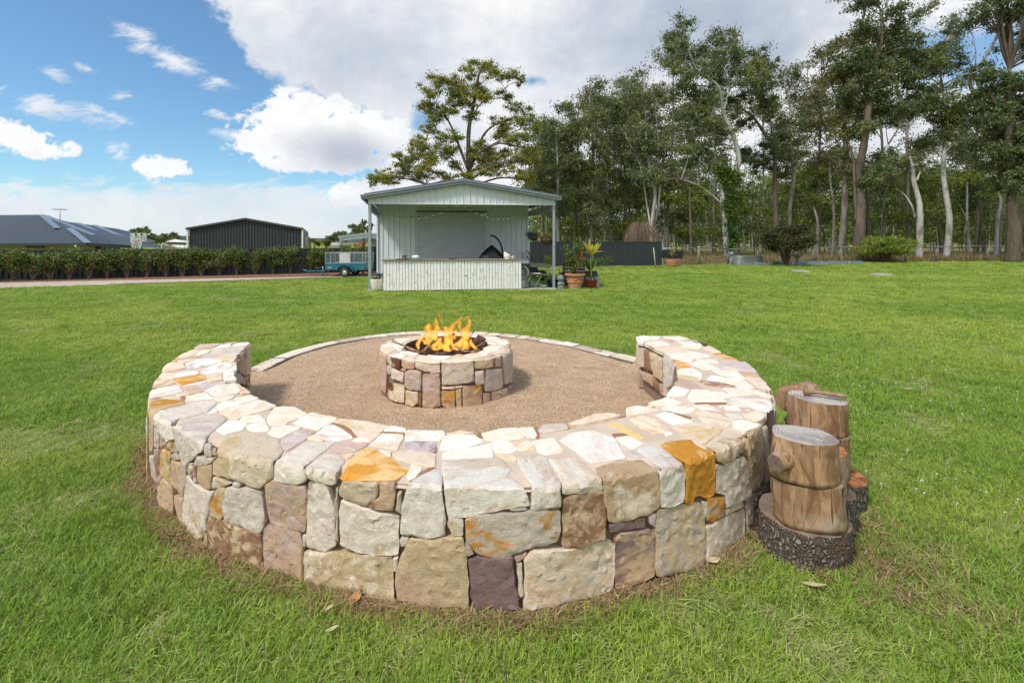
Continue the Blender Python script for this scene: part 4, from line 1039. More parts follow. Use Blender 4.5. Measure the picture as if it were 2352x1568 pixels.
log_round('highest log of the back stack with a notched lower edge and a stick on top', 1.765, 2.645, .140, .414, .60, 'wood_side', 'cut', tilt=(0, R(2)), jit=.07)
def lying(label, a, b_, r_, mat, endm='cut'):
    a, b_ = Vector(a), Vector(b_); c0 = (a+b_)/2; root = empty('log', c0, 0, label, 'log', 'sawn logs piled by the wall'); bb = MB(); n = 8; pts = [(a-c0).lerp(b_-c0, k/n) for k in range(n+1)]
    rad = [r_*(.72 if k in (0, n) else 1.0)*(1+.06*noise.noise(Vector((k*.6, r_*99, 0)))) for k in range(n+1)]; bb.tube(pts, rad, 22, jit=.015); bb.build('trunk_side', M[mat], root); return root
lying('rounded grey log lying on its side behind the log with the stick', (1.74, 2.93, .485), (2.02, 3.05, .485), .085, 'wood_side')
lying('dark narrow log lying under the rounded grey log', (1.78, 2.93, .345), (2.05, 3.0, .345), .055, 'bark')
lying('orange-brown split log lying third from the top at the back left of the pile', (1.72, 2.90, .215), (2.05, 2.98, .215), .074, 'wood_side')
lying('mossy log lying at ground level behind the pile', (1.76, 2.92, .07), (2.1, 3.0, .07), .07, 'bark')
b = MB(); b.tube([(0, 0, 0), (.07, -.015, .006), (.14, -.05, .004), (.20, -.07, .0)], [.016, .012, .013, .010], 10, jit=.12); b.build('trunk_side', M['wood_side'])
o = bpy.data.objects['trunk_side']
for q in list(COL.objects):
    if q.name.startswith('trunk_side') and q.parent is None: q.name = 'stick'; q.location = (1.70, 2.665, .622); tag(q, 'short crooked stick lying across the top of the highest log', 'stick')
# ------------------------------------------------------------ fire and firewood
M['char'] = simple('charred timber', (.022, .018, .016), .7, 0, .4, 30, .6, 80, col2=(.16, .13, .11)); M['board_bark'] = simple('split firewood bark', (.20, .125, .085), .9, 0, .35, 24, .7, 70, stretch=(1, 4, 1), col2=(.09, .06, .05))
def slab(label, c, d, rot):
    b = MB(); b.box((0, 0, 0), d); o = b.build('firewood', M['board_bark'], None, c, rot, bevel=.006); tag(o, label, 'firewood', 'firewood burning in the pit'); bm = bmesh.new(); bm.from_mesh(o.data); bmesh.ops.subdivide_edges(bm, edges=bm.edges, cuts=3, use_grid_fill=True)
    for v_ in bm.verts: v_.co += Vector((noise.noise(v_.co*40), noise.noise(v_.co*40+Vector((9, 0, 0))), noise.noise(v_.co*40+Vector((0, 9, 0)))))*.005
    bm.to_mesh(o.data); bm.free()
slab('thick split bark slab leaning up on the right side of the fire', (-.36, 4.72, .44), (.10, .028, .20), (R(18), R(28), R(20)))
slab('upright split firewood block at the front centre of the fire', (-.70, 4.47, .355), (.11, .03, .12), (R(-14), R(2), R(4)))
slab('small split firewood block at the front left of the fire', (-.86, 4.52, .355), (.09, .03, .11), (R(-10), R(-28), R(-12)))
slab('dark firewood block glowing behind the flames', (-.74, 4.72, .40), (.06, .05, .16), (R(8), R(8), R(30)))
def twig(label, pts, r0, r1, mat='wood_side'):
    c0 = Vector(pts[0]); n = len(pts); b = MB(); b.tube([Vector(p)-c0 for p in pts], [r0+(r1-r0)*k/(n-1) for k in range(n)], 7, jit=.1); o = b.build('stick', M[mat], None, c0); tag(o, label, 'stick', 'sticks in the fire pit')
def EP(u_, v_, D): x, y = 1550+u_*.22321, 1150+v_*.22321; return P(x/1.63265, y/1.63265, D)
def S7(u_, v_, D): x, y = 1300+u_*.34014, 1100+v_*.34014; return P(x/1.63265, y/1.63265, D)
twig('long bent grey stick resting on the left rim of the fire pit', [S7(500, 522, 4.56), S7(570, 550, 4.52), S7(640, 580, 4.46), S7(720, 615, 4.42), S7(820, 650, 4.38)], .009, .012)
twig('thin branch lying across the right front of the fire', [EP(1120, 735, 4.46), EP(960, 765, 4.44), EP(850, 750, 4.44), EP(700, 655, 4.50)], .012, .009)
twig('stick rising out of the middle of the flames', [EP(640, 700, 4.62), EP(560, 560, 4.66), EP(600, 490, 4.68), EP(690, 455, 4.70)], .012, .014)
twig('thin curved twig arching right above the fire', [EP(700, 620, 4.6), EP(800, 540, 4.62), EP(870, 495, 4.64), EP(885, 465, 4.64)], .004, .003)
twig('forked twig standing behind the flames', [EP(690, 600, 4.7), EP(720, 540, 4.72), EP(730, 480, 4.74)], .005, .004)
twig('pale stick slanting down to the left of the fire', [EP(520, 500, 4.7), EP(400, 560, 4.62), EP(280, 640, 4.55), EP(140, 760, 4.46)], .010, .012)
twig('short stick at the front left under the flames', [EP(340, 560, 4.6), EP(260, 660, 4.5), EP(180, 740, 4.45)], .011, .009)
twig('split stick beside the leaning bark slab', [EP(1200, 600, 4.68), EP(1120, 650, 4.64), EP(1040, 690, 4.6)], .017, .012, 'board_bark')
b = MB(); r0 = random.Random(4)
for k in range(60): b.ball((-.68+r0.gauss(0, .14), 4.70+r0.gauss(0, .13), .26+r0.uniform(0, .05)), r0.uniform(.018, .04), 7, 5, (1, 1, .7), .3)
b.ball((-.62, 4.50, .325), .035, 8, 6, (1.3, 1, .7), .3); b.ball((-.55, 4.49, .325), .03, 8, 6, (1.3, 1, .7), .3)
b.lathe([(.37, .22), (.2, .24), (.01, .25)], 32, (PC.x, PC.y, 0)); tag(b.build('charcoal', M['char']), kind='stuff')
# flames: tongues of glowing gas, each a hollow leaf of fire that thins out to its edge
m, t = new_mat('flame'); m.node_tree.nodes.remove(t.p); e_ = attr(t, 'edge', 'GEOMETRY').outputs[2]; hh = attr(t, 'hgt', 'GEOMETRY').outputs[2]; ob = t.co.outputs['Object']
nz = t.noise(t.vm('MULTIPLY', ob, (1, 1, .55)), 24, 4, .55, 1.2); body = t.m('ADD', e_, t.m('MULTIPLY', t.m('SUBTRACT', nz, .5), 1.7)); al = t.ss(body, .08, .85)
core = t.ss(t.m('SUBTRACT', body, t.m('MULTIPLY', hh, .75)), .1, .75); col = t.mix(core, (1.0, .20, .01), (1.0, .58, .09)); em = t.node('ShaderNodeEmission'); t.put(em.inputs[0], col); t.put(em.inputs[1], t.m('ADD', .95, t.m('MULTIPLY', core, .5)))
tr = t.node('ShaderNodeBsdfTransparent'); mxs = t.node('ShaderNodeMixShader'); t.put(mxs.inputs[0], t.m('MULTIPLY', al, t.ss(hh, 1.1, .1, .22, .66))); t.l.new(tr.outputs[0], mxs.inputs[1]); t.l.new(em.outputs[0], mxs.inputs[2]); t.l.new(mxs.outputs[0], t.out.inputs[0]); M['flame'] = m
fire = empty('campfire_flames', (-.68, 4.68, .28), 0, 'orange and yellow flames rising from the wood in the stone fire pit', 'fire')
def tongue(path, wid, D, yaw=0.0):
    """path of (u,v) up the tongue in the photo, half widths, distance"""
    pts = [EP(u_, v_, D) for u_, v_ in path]; pts = catmull(pts, 5); n = len(pts); W_ = np.interp(np.linspace(0, 1, n), np.linspace(0, 1, len(wid)), wid); vs = []; ed = []; hg = []; m_ = 8; ax = Vector((math.cos(yaw), math.sin(yaw), 0))
    for i, p in enumerate(pts):
        for k in range(m_+1):
            s_ = k/m_*2-1; vs.append(p+ax*s_*W_[i]+Vector((-ax.y, ax.x, 0))*(1-s_*s_)*W_[i]*.7-fire.location); ed.append((1-s_*s_)*min(1, 6*(1-i/(n-1))+.15)*min(1, i/(n-1)*8+.3)); hg.append(max(0, (p.z-.40)/.42))
    F_ = np.array([(i*(m_+1)+k, i*(m_+1)+k+1, (i+1)*(m_+1)+k+1, (i+1)*(m_+1)+k) for i in range(n-1) for k in range(m_)]); me = mesh_np('flame', np.array([tuple(v_) for v_ in vs]), F_, {'edge': np.array(ed), 'hgt': np.array(hg)}, True); link('flame', me, M['flame'], fire)
T_ = [([(90, 720), (80, 620), (130, 540), (150, 480), (175, 455)], [.012, .03, .035, .018, .004], 4.6, .3), ([(200, 640), (160, 560), (70, 550)], [.03, .025, .004], 4.62, 0),
      ([(330, 700), (250, 560), (245, 430), (230, 350), (290, 250)], [.05, .05, .045, .05, .006], 4.66, .2), ([(360, 640), (330, 480), (370, 330), (370, 230), (350, 155)], [.05, .05, .05, .028, .005], 4.62, -.4), ([(430, 700), (400, 560), (310, 420), (280, 330), (270, 270)], [.06, .05, .06, .05, .01], 4.7, .5),
      ([(560, 740), (560, 600), (560, 450), (550, 380), (500, 310)], [.05, .05, .05, .05, .008], 4.6, .1), ([(620, 750), (600, 600), (600, 430), (660, 310), (760, 230), (820, 140)], [.06, .05, .055, .05, .04, .006], 4.64, -.2), ([(700, 560), (650, 420), (600, 370), (520, 330)], [.04, .045, .03, .006], 4.7, .6),
      ([(760, 500), (720, 430), (715, 380)], [.03, .03, .008], 4.6, .2), ([(840, 700), (880, 520), (860, 420), (800, 360), (780, 290), (800, 200)], [.07, .06, .05, .035, .03, .006], 4.62, .3), ([(860, 560), (880, 420), (930, 340), (945, 250), (900, 170), (860, 240)], [.05, .05, .032, .022, .022, .004], 4.66, -.3), ([(820, 420), (850, 390), (910, 330), (940, 260), (930, 190)], [.04, .03, .03, .02, .005], 4.7, .2),
      ([(1060, 720), (1000, 660), (960, 600), (970, 540)], [.02, .03, .03, .006], 4.58, 0), ([(440, 740), (480, 660), (440, 600), (470, 500)], [.06, .06, .05, .01], 4.55, .4), ([(740, 750), (720, 650), (780, 600), (800, 545)], [.06, .06, .04, .01], 4.52, -.2), ([(600, 770), (540, 680), (600, 600), (560, 500)], [.05, .05, .05, .02], 4.52, .1), ([(850, 740), (900, 640), (840, 560), (900, 480)], [.05, .05, .04, .01], 4.56, .2), ([(300, 660), (330, 560), (290, 500), (320, 430)], [.04, .05, .04, .01], 4.6, -.2),
      ([(430, 190), (440, 120), (465, 85)], [.012, .018, .004], 4.66, 0), ([(640, 40), (670, 80), (700, 110)], [.006, .014, .004], 4.66, 0), ([(480, 300), (470, 200), (500, 60)], [.006, .009, .003], 4.66, 0), ([(380, 740), (340, 690), (390, 600)], [.03, .03, .008], 4.5, .1), ([(510, 450), (440, 420), (400, 340), (380, 300)], [.05, .04, .03, .01], 4.68, .1)]
for q in T_: tongue(*q)
# ------------------------------------------------------------ garden shed with open bar front
M['clad'] = simple('pale grey steel cladding', (.60, .65, .70), .5, 0, .04, 2, .05, 40, stretch=(8, 8, 1), spec=.4)
M['clad_dark'] = simple('dark grey steel', (.032, .039, .047), .45, 0, .1, 2)
M['barge'] = simple('slate blue roof trim', (.12, .155, .185), .5, 0, .08, 3)
M['galv'] = simple('galvanised steel', (.36, .42, .46), .4, .55, .12, 14)
M['slabc'] = simple('painted concrete slab', (.42, .46, .38), .9, 0, .15, 4, .2)
M['black'] = simple('black powder coat', (.014, .015, .017), .45); M['white'] = simple('white paint', (.72, .72, .69), .6, 0, .05)
b = MB(); q = [SP(-.05, -.12), SP(5.75, -.12), SP(5.75, 12), SP(-.05, 12)]; b.prism([(p.x, p.y, -.05) for p in q], (0, 0, .08)); tag(b.build('concrete_slab', M['slabc']), kind='structure')
shed = empty('garden_shed', SP(0, 0), 0, 'pale grey steel shed with an open gabled verandah over the white bar', 'shed'); SO = shed.location.copy()
def part(b, name, mat, parent=shed, **k):
    o = b.build(name, mat, None, **k); o.parent = parent; loc = (parent.location if parent else Vector())
    pp = parent
    off = Vector()
    while pp is not None: off += pp.location; pp = pp.parent
    o.location = o.location-off; return o
def PR(a, bb, z): return SP(a, bb, z)
RZ = lambda a: 2.90+.51*(1-abs(a-2.835)/3.06)                       # roof line height
def panel(a0, a1, bb, z0, zt0, zt1, rib=.022, face=-1):
    """one cladding sheet: flat pan with a raised rib along its right edge"""
    b = MB(); f = face; r = .016
    A0, A1, A2, A3 = a0, a1-r*2.2, a1-r*1.6, a1-.002
    prof = [(A0, 0), (A1, 0), (A2, rib), (A3-.006, rib), (A3, 0)]; zt = lambda a: zt0+(zt1-zt0)*(a-a0)/(a1-a0); lo = [PR(a, bb+f*d, z0) for a, d in prof]; hi = [PR(a, bb+f*d, zt(a)) for a, d in prof]; n = len(prof)
    b.add(lo+hi, [(i, i+1, n+i+1, n+i) for i in range(n-1)]); lo2 = [PR(a, bb+.012, z0) for a in (A0, A3)]; hi2 = [PR(a, bb+.012, zt(a)) for a in (A0, A3)]
    b.add(lo2+hi2, [(1, 0, 2, 3)]); return b
ng = 28; wg = 5.75/ng
for i in range(ng):
    a0 = -.04+i*wg; part(panel(a0, a0+wg, -.03, 2.655, RZ(a0)-.10, RZ(a0+wg)-.10), 'cladding_panel', M['clad'])
nw = 28; ww = 5.6/nw
for i in range(nw):
    a0 = .02+i*ww; z0 = .04
    if 1.45 < a0+ww/2 < 4.05: z0 = 2.6
    part(panel(a0, a0+ww, 3.1, z0, RZ(a0)-.06, RZ(a0+ww)-.06), 'cladding_panel', M['clad'])
for a_, s_ in ((.02, -1), (5.62, 1)):
    b = MB(); pts = []
    for k in range(36):
        y0 = 3.12+k*.2; pts += [(y0, 0), (y0+.165, 0), (y0+.172, .02), (y0+.19, .02)]
    vs = [PR(a_+s_*d, y, .04) for y, d in pts]+[PR(a_+s_*d, y, 2.84) for y, d in pts]; n = len(pts); b.add(vs, [(i, i+1, n+i+1, n+i) for i in range(n-1)]); part(b, 'side_wall', M['clad'])
    b = MB(); b.beam(PR(a_, 3.07, .04), PR(a_, 3.07, 2.84), .05, .05); part(b, 'corner_trim', M['clad'])
b = MB(); b.prism([PR(.02, 10.4, .04), PR(5.62, 10.4, .04), PR(5.62, 10.4, 2.8), PR(2.83, 10.4, 3.35), PR(.02, 10.4, 2.8)], (0, .03, 0)); part(b, 'back_wall', M['clad'])
for s_ in (0, 1):                                                     # two roof slopes with corrugations
    b = MB(); e0, e1 = ((-.15, 2.835) if s_ == 0 else (5.76, 2.835)); n = 60; prof = []
    for k in range(n*2+1): prof.append((-.16+k*(10.7/(n*2)), .0 if k % 2 else .02))
    vs = [PR(e0, y, RZ(e0)-.01+d) for y, d in prof]+[PR(e1, y, RZ(e1)-.01+d) for y, d in prof]; m_ = len(prof); b.add(vs, [(i, i+1, m_+i+1, m_+i) if s_ == 0 else (i+1, i, m_+i, m_+i+1) for i in range(m_-1)]); part(b, 'roof_sheet', M['barge'])
    b = MB(); b.prism([PR(e0, -.2, RZ(e0)-.135), PR(e1, -.2, RZ(e1)-.135), PR(e1, -.2, RZ(e1)+.03), PR(e0, -.2, RZ(e0)+.03)], SV.to_3d()*.05 if False else Vector((SV.x*.12, SV.y*.12, 0))); part(b, 'barge_capping', M['barge'])
    b = MB(); b.prism([PR(e0, -.205, RZ(e0)-.045), PR(e1, -.205, RZ(e1)-.045), PR(e1, -.205, RZ(e1)-.025), PR(e0, -.205, RZ(e0)-.025)], (-SV.x*.012, -SV.y*.012, 0)); part(b, 'trim_fold', M['galv'])
    b = MB(); sg = -1 if s_ == 0 else 1; a_ = e0
    b.prism([PR(a_, -.19, RZ(e0)-.13), PR(a_+sg*.02, -.19, RZ(e0)+.0), PR(a_+sg*.11, -.19, RZ(e0)+.0), PR(a_+sg*.09, -.19, RZ(e0)-.13)], SV.to_3d()*10.6 if False else Vector((SV.x*10.6, SV.y*10.6, 0))); part(b, 'gutter', M['barge'])
b = MB(); b.prism([PR(-.04, -.06, 2.64), PR(5.71, -.06, 2.64), PR(5.71, -.06, 2.662), PR(-.04, -.06, 2.662)], (SV.x*.06, SV.y*.06, 0)); part(b, 'bottom_trim', M['clad'])
for a_ in (.0, 5.67):
    b = MB(); p0, p1 = PR(a_, .0, .03), PR(a_, .0, 2.64); c0 = (p0+p1)/2; b.box(c0, (.078, .02, 2.61), R(5)); b.box(c0+Vector((-.032, .04, 0)), (.014, .07, 2.61), R(5)); b.box(c0+Vector((.032, .04, 0)), (.014, .07, 2.61), R(5)); part(b, 'post', M['galv'])
    b = MB(); b.prism([PR(a_-.04, .07, 2.45), PR(a_+.04, .07, 2.45), PR(a_+.04, .07, 2.66), PR(a_-.04, .07, 2.66)], (SV.x*3.0, SV.y*3.0, 0)); part(b, 'side_beam', M['galv'])
for f in (.12, .38, .62, .88):
    a_ = f*5.67; b = MB(); b.prism([PR(a_-.03, .0, RZ(a_)-.14), PR(a_+.03, .0, RZ(a_)-.14), PR(a_+.03, .0, RZ(a_)-.02), PR(a_-.03, .0, RZ(a_)-.02)], (SV.x*3.1, SV.y*3.1, 0)); part(b, 'purlin', M['galv'])
# roller door of curved slats
door = empty('roller_door'); door.parent = shed; M['slat'] = simple('grey roller slat', (.50, .56, .59), .5, 0, .05, 3)
ns = 31; hs = 2.55/ns
for i in range(ns):
    b = MB(); z0 = .05+i*hs; vs = []
    for k, (d, zf) in enumerate([(0, 0), (.014, .12), (.022, .4), (.022, .6), (.014, .86), (0, .97)]):
        vs += [PR(1.49, 3.08-d, z0+zf*hs), PR(4.0, 3.08-d, z0+zf*hs)]
    b.add(vs, [(k*2, k*2+1, k*2+3, k*2+2) for k in range(5)]); o = b.build('slat', M['slat'], door); o.location = -SO
for a_ in (1.46, 4.03):
    b = MB(); b.beam(PR(a_, 3.055, .04), PR(a_, 3.055, 2.62), .03, .05); part(b, 'door_guide', M['clad'])
b = MB(); b.beam(PR(1.44, 3.055, 2.62), PR(4.05, 3.055, 2.62), .05, .05); part(b, 'door_lintel_shadow', M['barge'])  # lintel in a darker colour that paints in the shadow line above the door
# power point
pp_ = empty('power_outlet', PR(5.42, 3.06, 1.1), R(5), 'white weatherproof power outlet with a black lead on the shed wall', 'power outlet'); b = MB(); b.box((0, 0, 0), (.14, .05, .08)); b.build('box', M['white'], pp_, bevel=.01)
for dx in (-.035, .035):
    b = MB(); b.box((dx, -.03, 0), (.04, .02, .05)); b.build('flap', simple('grey plastic', (.4, .4, .38), .5), pp_)
b = MB(); b.tube([(0, -.03, -.04), (.01, -.02, -.2), (.05, -.02, -.45), (.08, -.02, -.75)], .007, 6); b.build('lead', M['black'], pp_)
# string lights
sl = empty('string_lights', P(1059, 500, 15.5), 0, 'festoon string of clear bulbs draped under the verandah roof', 'string lights'); BU = [(370, 458), (420, 467), (472, 473), (526, 470), (580, 467), (638, 457), (695, 441), (755, 424), (814, 398), (877, 368), (949, 370), (993, 400), (1042, 425), (1085, 443), (1129, 457), (1173, 466), (1215, 470), (1254, 469), (1292, 466), (1330, 459)]
def K1(u_, v_, D): return P(796.2+.28645*u_, 367.5+.28645*v_, D)
bp = [K1(u_, v_, 15.5)-sl.location for u_, v_ in BU]; b = MB(); b.tube([p+Vector((0, 0, .055)) for p in bp], .0035, 4); b.build('cord', M['black'], sl)
mg, t = new_mat('clear bulb glass'); t.p.inputs['Base Color'].default_value = (.85, .84, .80, 1); t.p.inputs['Roughness'].default_value = .15
for p in bp:
    b = MB(); b.lathe([(.001, -.045), (.024, -.038), (.034, -.014), (.030, .008), (.014, .028)], 10, p); bo = b.build('bulb', mg, sl); b = MB(); b.lathe([(.013, .026), (.015, .03), (.015, .058), (.004, .06)], 8, p); b.build('socket', M['black'], bo)
# ------------------------------------------------------------ the white board bar
def wash(name, wt, seed):
    m, t = new_mat(name); ob = t.co.outputs['Object']; oi = t.node('ShaderNodeObjectInfo'); cb = t.node('ShaderNodeCombineXYZ'); t.put(cb.inputs[0], t.m('MULTIPLY', oi.outputs['Random'], 53.0)); t.put(cb.inputs[2], t.m('MULTIPLY', oi.outputs['Random'], 23.0)); v_ = t.vm('ADD', ob, cb.outputs[0])
    sv = t.vm('MULTIPLY', v_, (1.0, 1.0, .16)); n_ = t.noise(sv, 26, 6, .7, .4); c = t.mix(t.ss(n_, .57, .65, 0, .8), wt, (.27, .235, .20)); c = t.mix(t.ss(t.noise(sv, 90, 3, .6), .55, .8, 0, .4), c, (.45, .43, .40)); c = t.mix(t.m('MULTIPLY', oi.outputs['Random'], .22), c, (.62, .60, .55))
    t.put(t.p.inputs['Base Color'], c); t.p.inputs['Roughness'].default_value = .8; t.put(t.p.inputs['Normal'], t.bump(n_, .4, .01)); return m
M['wash'] = wash('whitewashed boards', (.86, .87, .88), 1); M['bartop'] = simple('weathered bar top', (.24, .18, .15), .8, 0, .25, 6, .4, 40, stretch=(.4, 4, 4), col2=(.34, .31, .29))
BL, BR = Vector((-3.83, 13.62, 0)), Vector((.288, 14.24, 0)); BU_ = (BR-BL).normalized(); BN = Vector((-BU_.y, BU_.x, 0)); BW = (BR-BL).length; bar = empty('bar_counter', BL, 0, 'long outdoor bar faced with whitewashed vertical boards under the verandah', 'bar counter'); brz = math.atan2(BU_.y, BU_.x); r0 = random.Random(9)
bar.rotation_euler = (0, 0, brz)
x = 0
while x < BW-.03:
    wd = min(r0.uniform(.08, .105), BW-x); z = .04; cuts = [.04]+sorted([r0.uniform(.15, .8) for _ in range(r0.choice([0, 1, 1, 2]))])+[.925]
    for k in range(len(cuts)-1):
        if cuts[k+1]-cuts[k] < .03: continue
        b = MB(); d = r0.uniform(0, .012); b.box((0, 0, 0), (wd-.011, .02, cuts[k+1]-cuts[k]-.006)); b.build('board', M['wash'], bar, (x+wd/2, -.012-d, (cuts[k]+cuts[k+1])/2), (0, R(r0.uniform(-.3, .3)), 0))
    x += wd
for k, (xa, xb) in enumerate(((-.05, 2.2), (2.206, BW+.03))):
    b = MB(); b.box(((xa+xb)/2, .24, .945), (xb-xa, .62, .032)); b.build('top_plank', M['bartop'], bar, bevel=.004)
b = MB(); b.box((BW/2, .26, .48), (BW-.06, .44, .88)); b.build('carcass', simple('dark bar frame', (.10, .08, .06), .9), bar)
for xs_ in (.012, BW-.012):
    for k in range(5):
        b = MB(); b.box((0, 0, 0), (.02, .088, .88)); b.build('board', M['wash'], bar, (xs_, .05+k*.094, .48))
def onbar(u_, dy=.22): x_ = (G(796.2+.28645*u_, 597, .96).x-BL.x)/BU_.x; p = BL+BU_*x_+BN*dy; return Vector((p.x, p.y, .961))
M['tin'] = simple('old tin', (.20, .17, .14), .6, .3, .2, 12)
p = onbar(445); b = MB(); b.lathe([(.002, .001), (.075, .001), (.078, .01), (.075, .02), (.075, .12), (.079, .125), (.079, .133), (.07, .133), (.07, .03), (.01, .03)], 24); tag(b.build('tin_can', M['tin'], None, p), 'brown tin standing on a dark board at the left of the bar', 'tin')
p = onbar(440, .12); b = MB(); b.box((0, 0, .008), (.42, .22, .012)); b.box((0, -.105, .016), (.42, .012, .012)); b.box((0, .105, .016), (.42, .012, .012)); b.box((-.2, 0, .016), (.012, .2, .012)); b.box((.2, 0, .016), (.012, .2, .012)); tag(b.build('serving_tray', M['black'], None, p, (0, 0, brz)), 'flat dark serving tray on the left end of the bar', 'tray')
m, t = new_mat('football print'); sx = t.node('ShaderNodeSeparateXYZ'); t.put(sx.inputs[0], t.co.outputs['Object']); c = t.mix(t.ss(t.m('ABSOLUTE', sx.outputs[0]), .075, .085), (.78, .80, .78), (.10, .50, .46)); c = t.mix(t.m('MULTIPLY', t.ss(t.noise(t.vm('MULTIPLY', t.co.outputs['Object'], (1, .2, 1)), 60, 2), .56, .60), t.ss(t.m('ABSOLUTE', sx.outputs[0]), .085, .075)), c, (.35, .08, .18)); t.put(t.p.inputs['Base Color'], c); t.p.inputs['Roughness'].default_value = .5
p = onbar(535, .14); b = MB(); prof = [(max(.001, .066*math.sin(math.pi*k/14)**.8), -.135*math.cos(math.pi*k/14)) for k in range(15)]; bb = MB(); bb.lathe(prof, 18); b.add([(v_[2], v_[0], v_[1]) for v_ in bb.v], [f[::-1] for f in bb.f], True); tag(b.build('football', m, None, p+Vector((0, 0, .068)), (0, 0, brz)), 'teal and white oval football lying on the bar', 'ball')
p = onbar(835, .16); b = MB(); b.box((0, 0, .012), (.2, .12, .02)); b.box((-.05, 0, .028), (.05, .05, .014)); b.box((.05, 0, .028), (.05, .05, .014)); tag(b.build('ash_tray', M['black'], None, p), 'low black tray in the middle of the bar', 'tray')
M['plaster'] = simple('chipped white plaster', (.74, .72, .66), .8, 0, .1, 20, .3, 40, col2=(.50, .38, .22), th=(.6, .72))
p = onbar(1290, .16); bd = empty('bird_statue', p, brz, 'white chipped bird statue sitting on the right of the bar', 'statue'); b = MB(); b.ball((0, 0, .085), .085, 16, 12, (1.25, .8, .95), .08); b.ball((-.055, 0, .17), .052, 14, 10, (1, .9, .95), .05); b.tube([(-.03, 0, .10), (-.05, 0, .17)], [.055, .045], 12); b.build('body', M['plaster'], bd)
b = MB(); b.prism([(.06, -.03, .07), (.19, -.02, .02), (.20, .02, .025), (.06, .03, .09)], (0, 0, .02)); b.build('tail', M['plaster'], bd); b = MB(); b.tube([(-.10, 0, .168), (-.125, 0, .162)], [.014, .002], 8); b.build('beak', M['plaster'], bd)
b = MB(); b.lathe([(.08, 0), (.085, .012), (.06, .02), (.01, .02)], 16); b.build('base', M['plaster'], bd)
p = onbar(1340, .16); b = MB(); b.lathe([(.02, 0), (.025, .01), (.008, .02), (.008, .05)], 12); b.ball((0, 0, .075), .034, 12, 8, (1, .4, 1)); b.ball((.03, 0, .05), .022, 10, 8, (1, .4, 1)); tag(b.build('shell_ornament', simple('pale shell', (.55, .50, .42), .6), None, p), 'small pale shell ornament beside the bird statue', 'ornament')
p = onbar(1378, .14); b = MB(); b.lathe([(.02, 0), (.022, .005), (.022, .03), (.014, .045), (.02, .06), (.012, .07), (.001, .072)], 12); tag(b.build('small_bottle', simple('red label', (.40, .06, .05), .5, col2=(.04, .03, .03), th=(.5, .52)), None, p), 'tiny red and black bottle at the right end of the bar', 'bottle')
# hanging egg chair
CD = 15.75; eg = empty('egg_chair', P(1139, 600, CD)-Vector((0, 0, P(1139, 600, CD).z-.03)), 0, 'black wicker hanging egg chair on its curved stand behind the bar', 'hanging chair'); O_ = eg.location
arc = [K1(1155, 606, CD), K1(1180, 610, CD), K1(1210, 634, CD), K1(1234, 672, CD), K1(1248, 725, CD), K1(1250, 790, CD), K1(1245, 900, CD+.1), K1(1235, 985, CD+.1)]; arc = catmull([p-O_ for p in arc], 5); b = MB(); b.tube(arc, .032, 10); b.build('stand_arc', M['black'], eg)
b = MB(); b.tube([(math.cos(a)*.5, math.sin(a)*.5, .03) for a in [k*2*math.pi/28 for k in range(29)]], .025, 8); b.build('base_ring', M['black'], eg)
tp = K1(1157, 612, CD)-O_; tk = K1(1158, 684, CD)-O_; ch = empty('chain'); ch.parent = eg; n = 9
for k in range(n):
    z0 = tp.lerp(tk, (k+.5)/n); b = MB(); rr = .028; pts = [(math.cos(a)*.012, 0, math.sin(a)*rr) for a in [j*math.pi/5 for j in range(11)]]; b.tube([Matrix.Rotation(R(90*(k % 2)), 3, 'Z')@Vector(p)+z0 for p in pts], .005, 5); b.build('chain_link', M['galv'], ch)
b = MB(); prof = []; ztop = tk.z; zb = ztop-1.12
for k in range(22):
    f = k/21; z = ztop-(ztop-zb)*f; prof.append((max(.01, .48*math.sin(math.pi*min(1, f*.80)**.92)**.95), z))
bb = MB(); n = 34; bb.lathe(prof, n, (tk.x+.02, tk.y, 0)); keepf = [f for f in bb.f if not (math.radians(190) < (math.atan2(sum(bb.v[i][1] for i in f)/4-tk.y, sum(bb.v[i][0] for i in f)/4-tk.x) % (2*math.pi)) < math.radians(262) and .25 < (ztop-bb.v[f[0]][2])/(ztop-zb) < .85)]
b.add(bb.v, keepf, True); o = b.build('basket', M['black'], eg); md = o.modifiers.new('weave', 'WIREFRAME'); md.thickness = .026; md.use_even_offset = False
b = MB(); b.ball((tk.x+.02, tk.y, zb+.32), .38, 18, 12, (1, 1, .45)); b.build('cushion', simple('dark cushion', (.03, .03, .033), .9), eg)
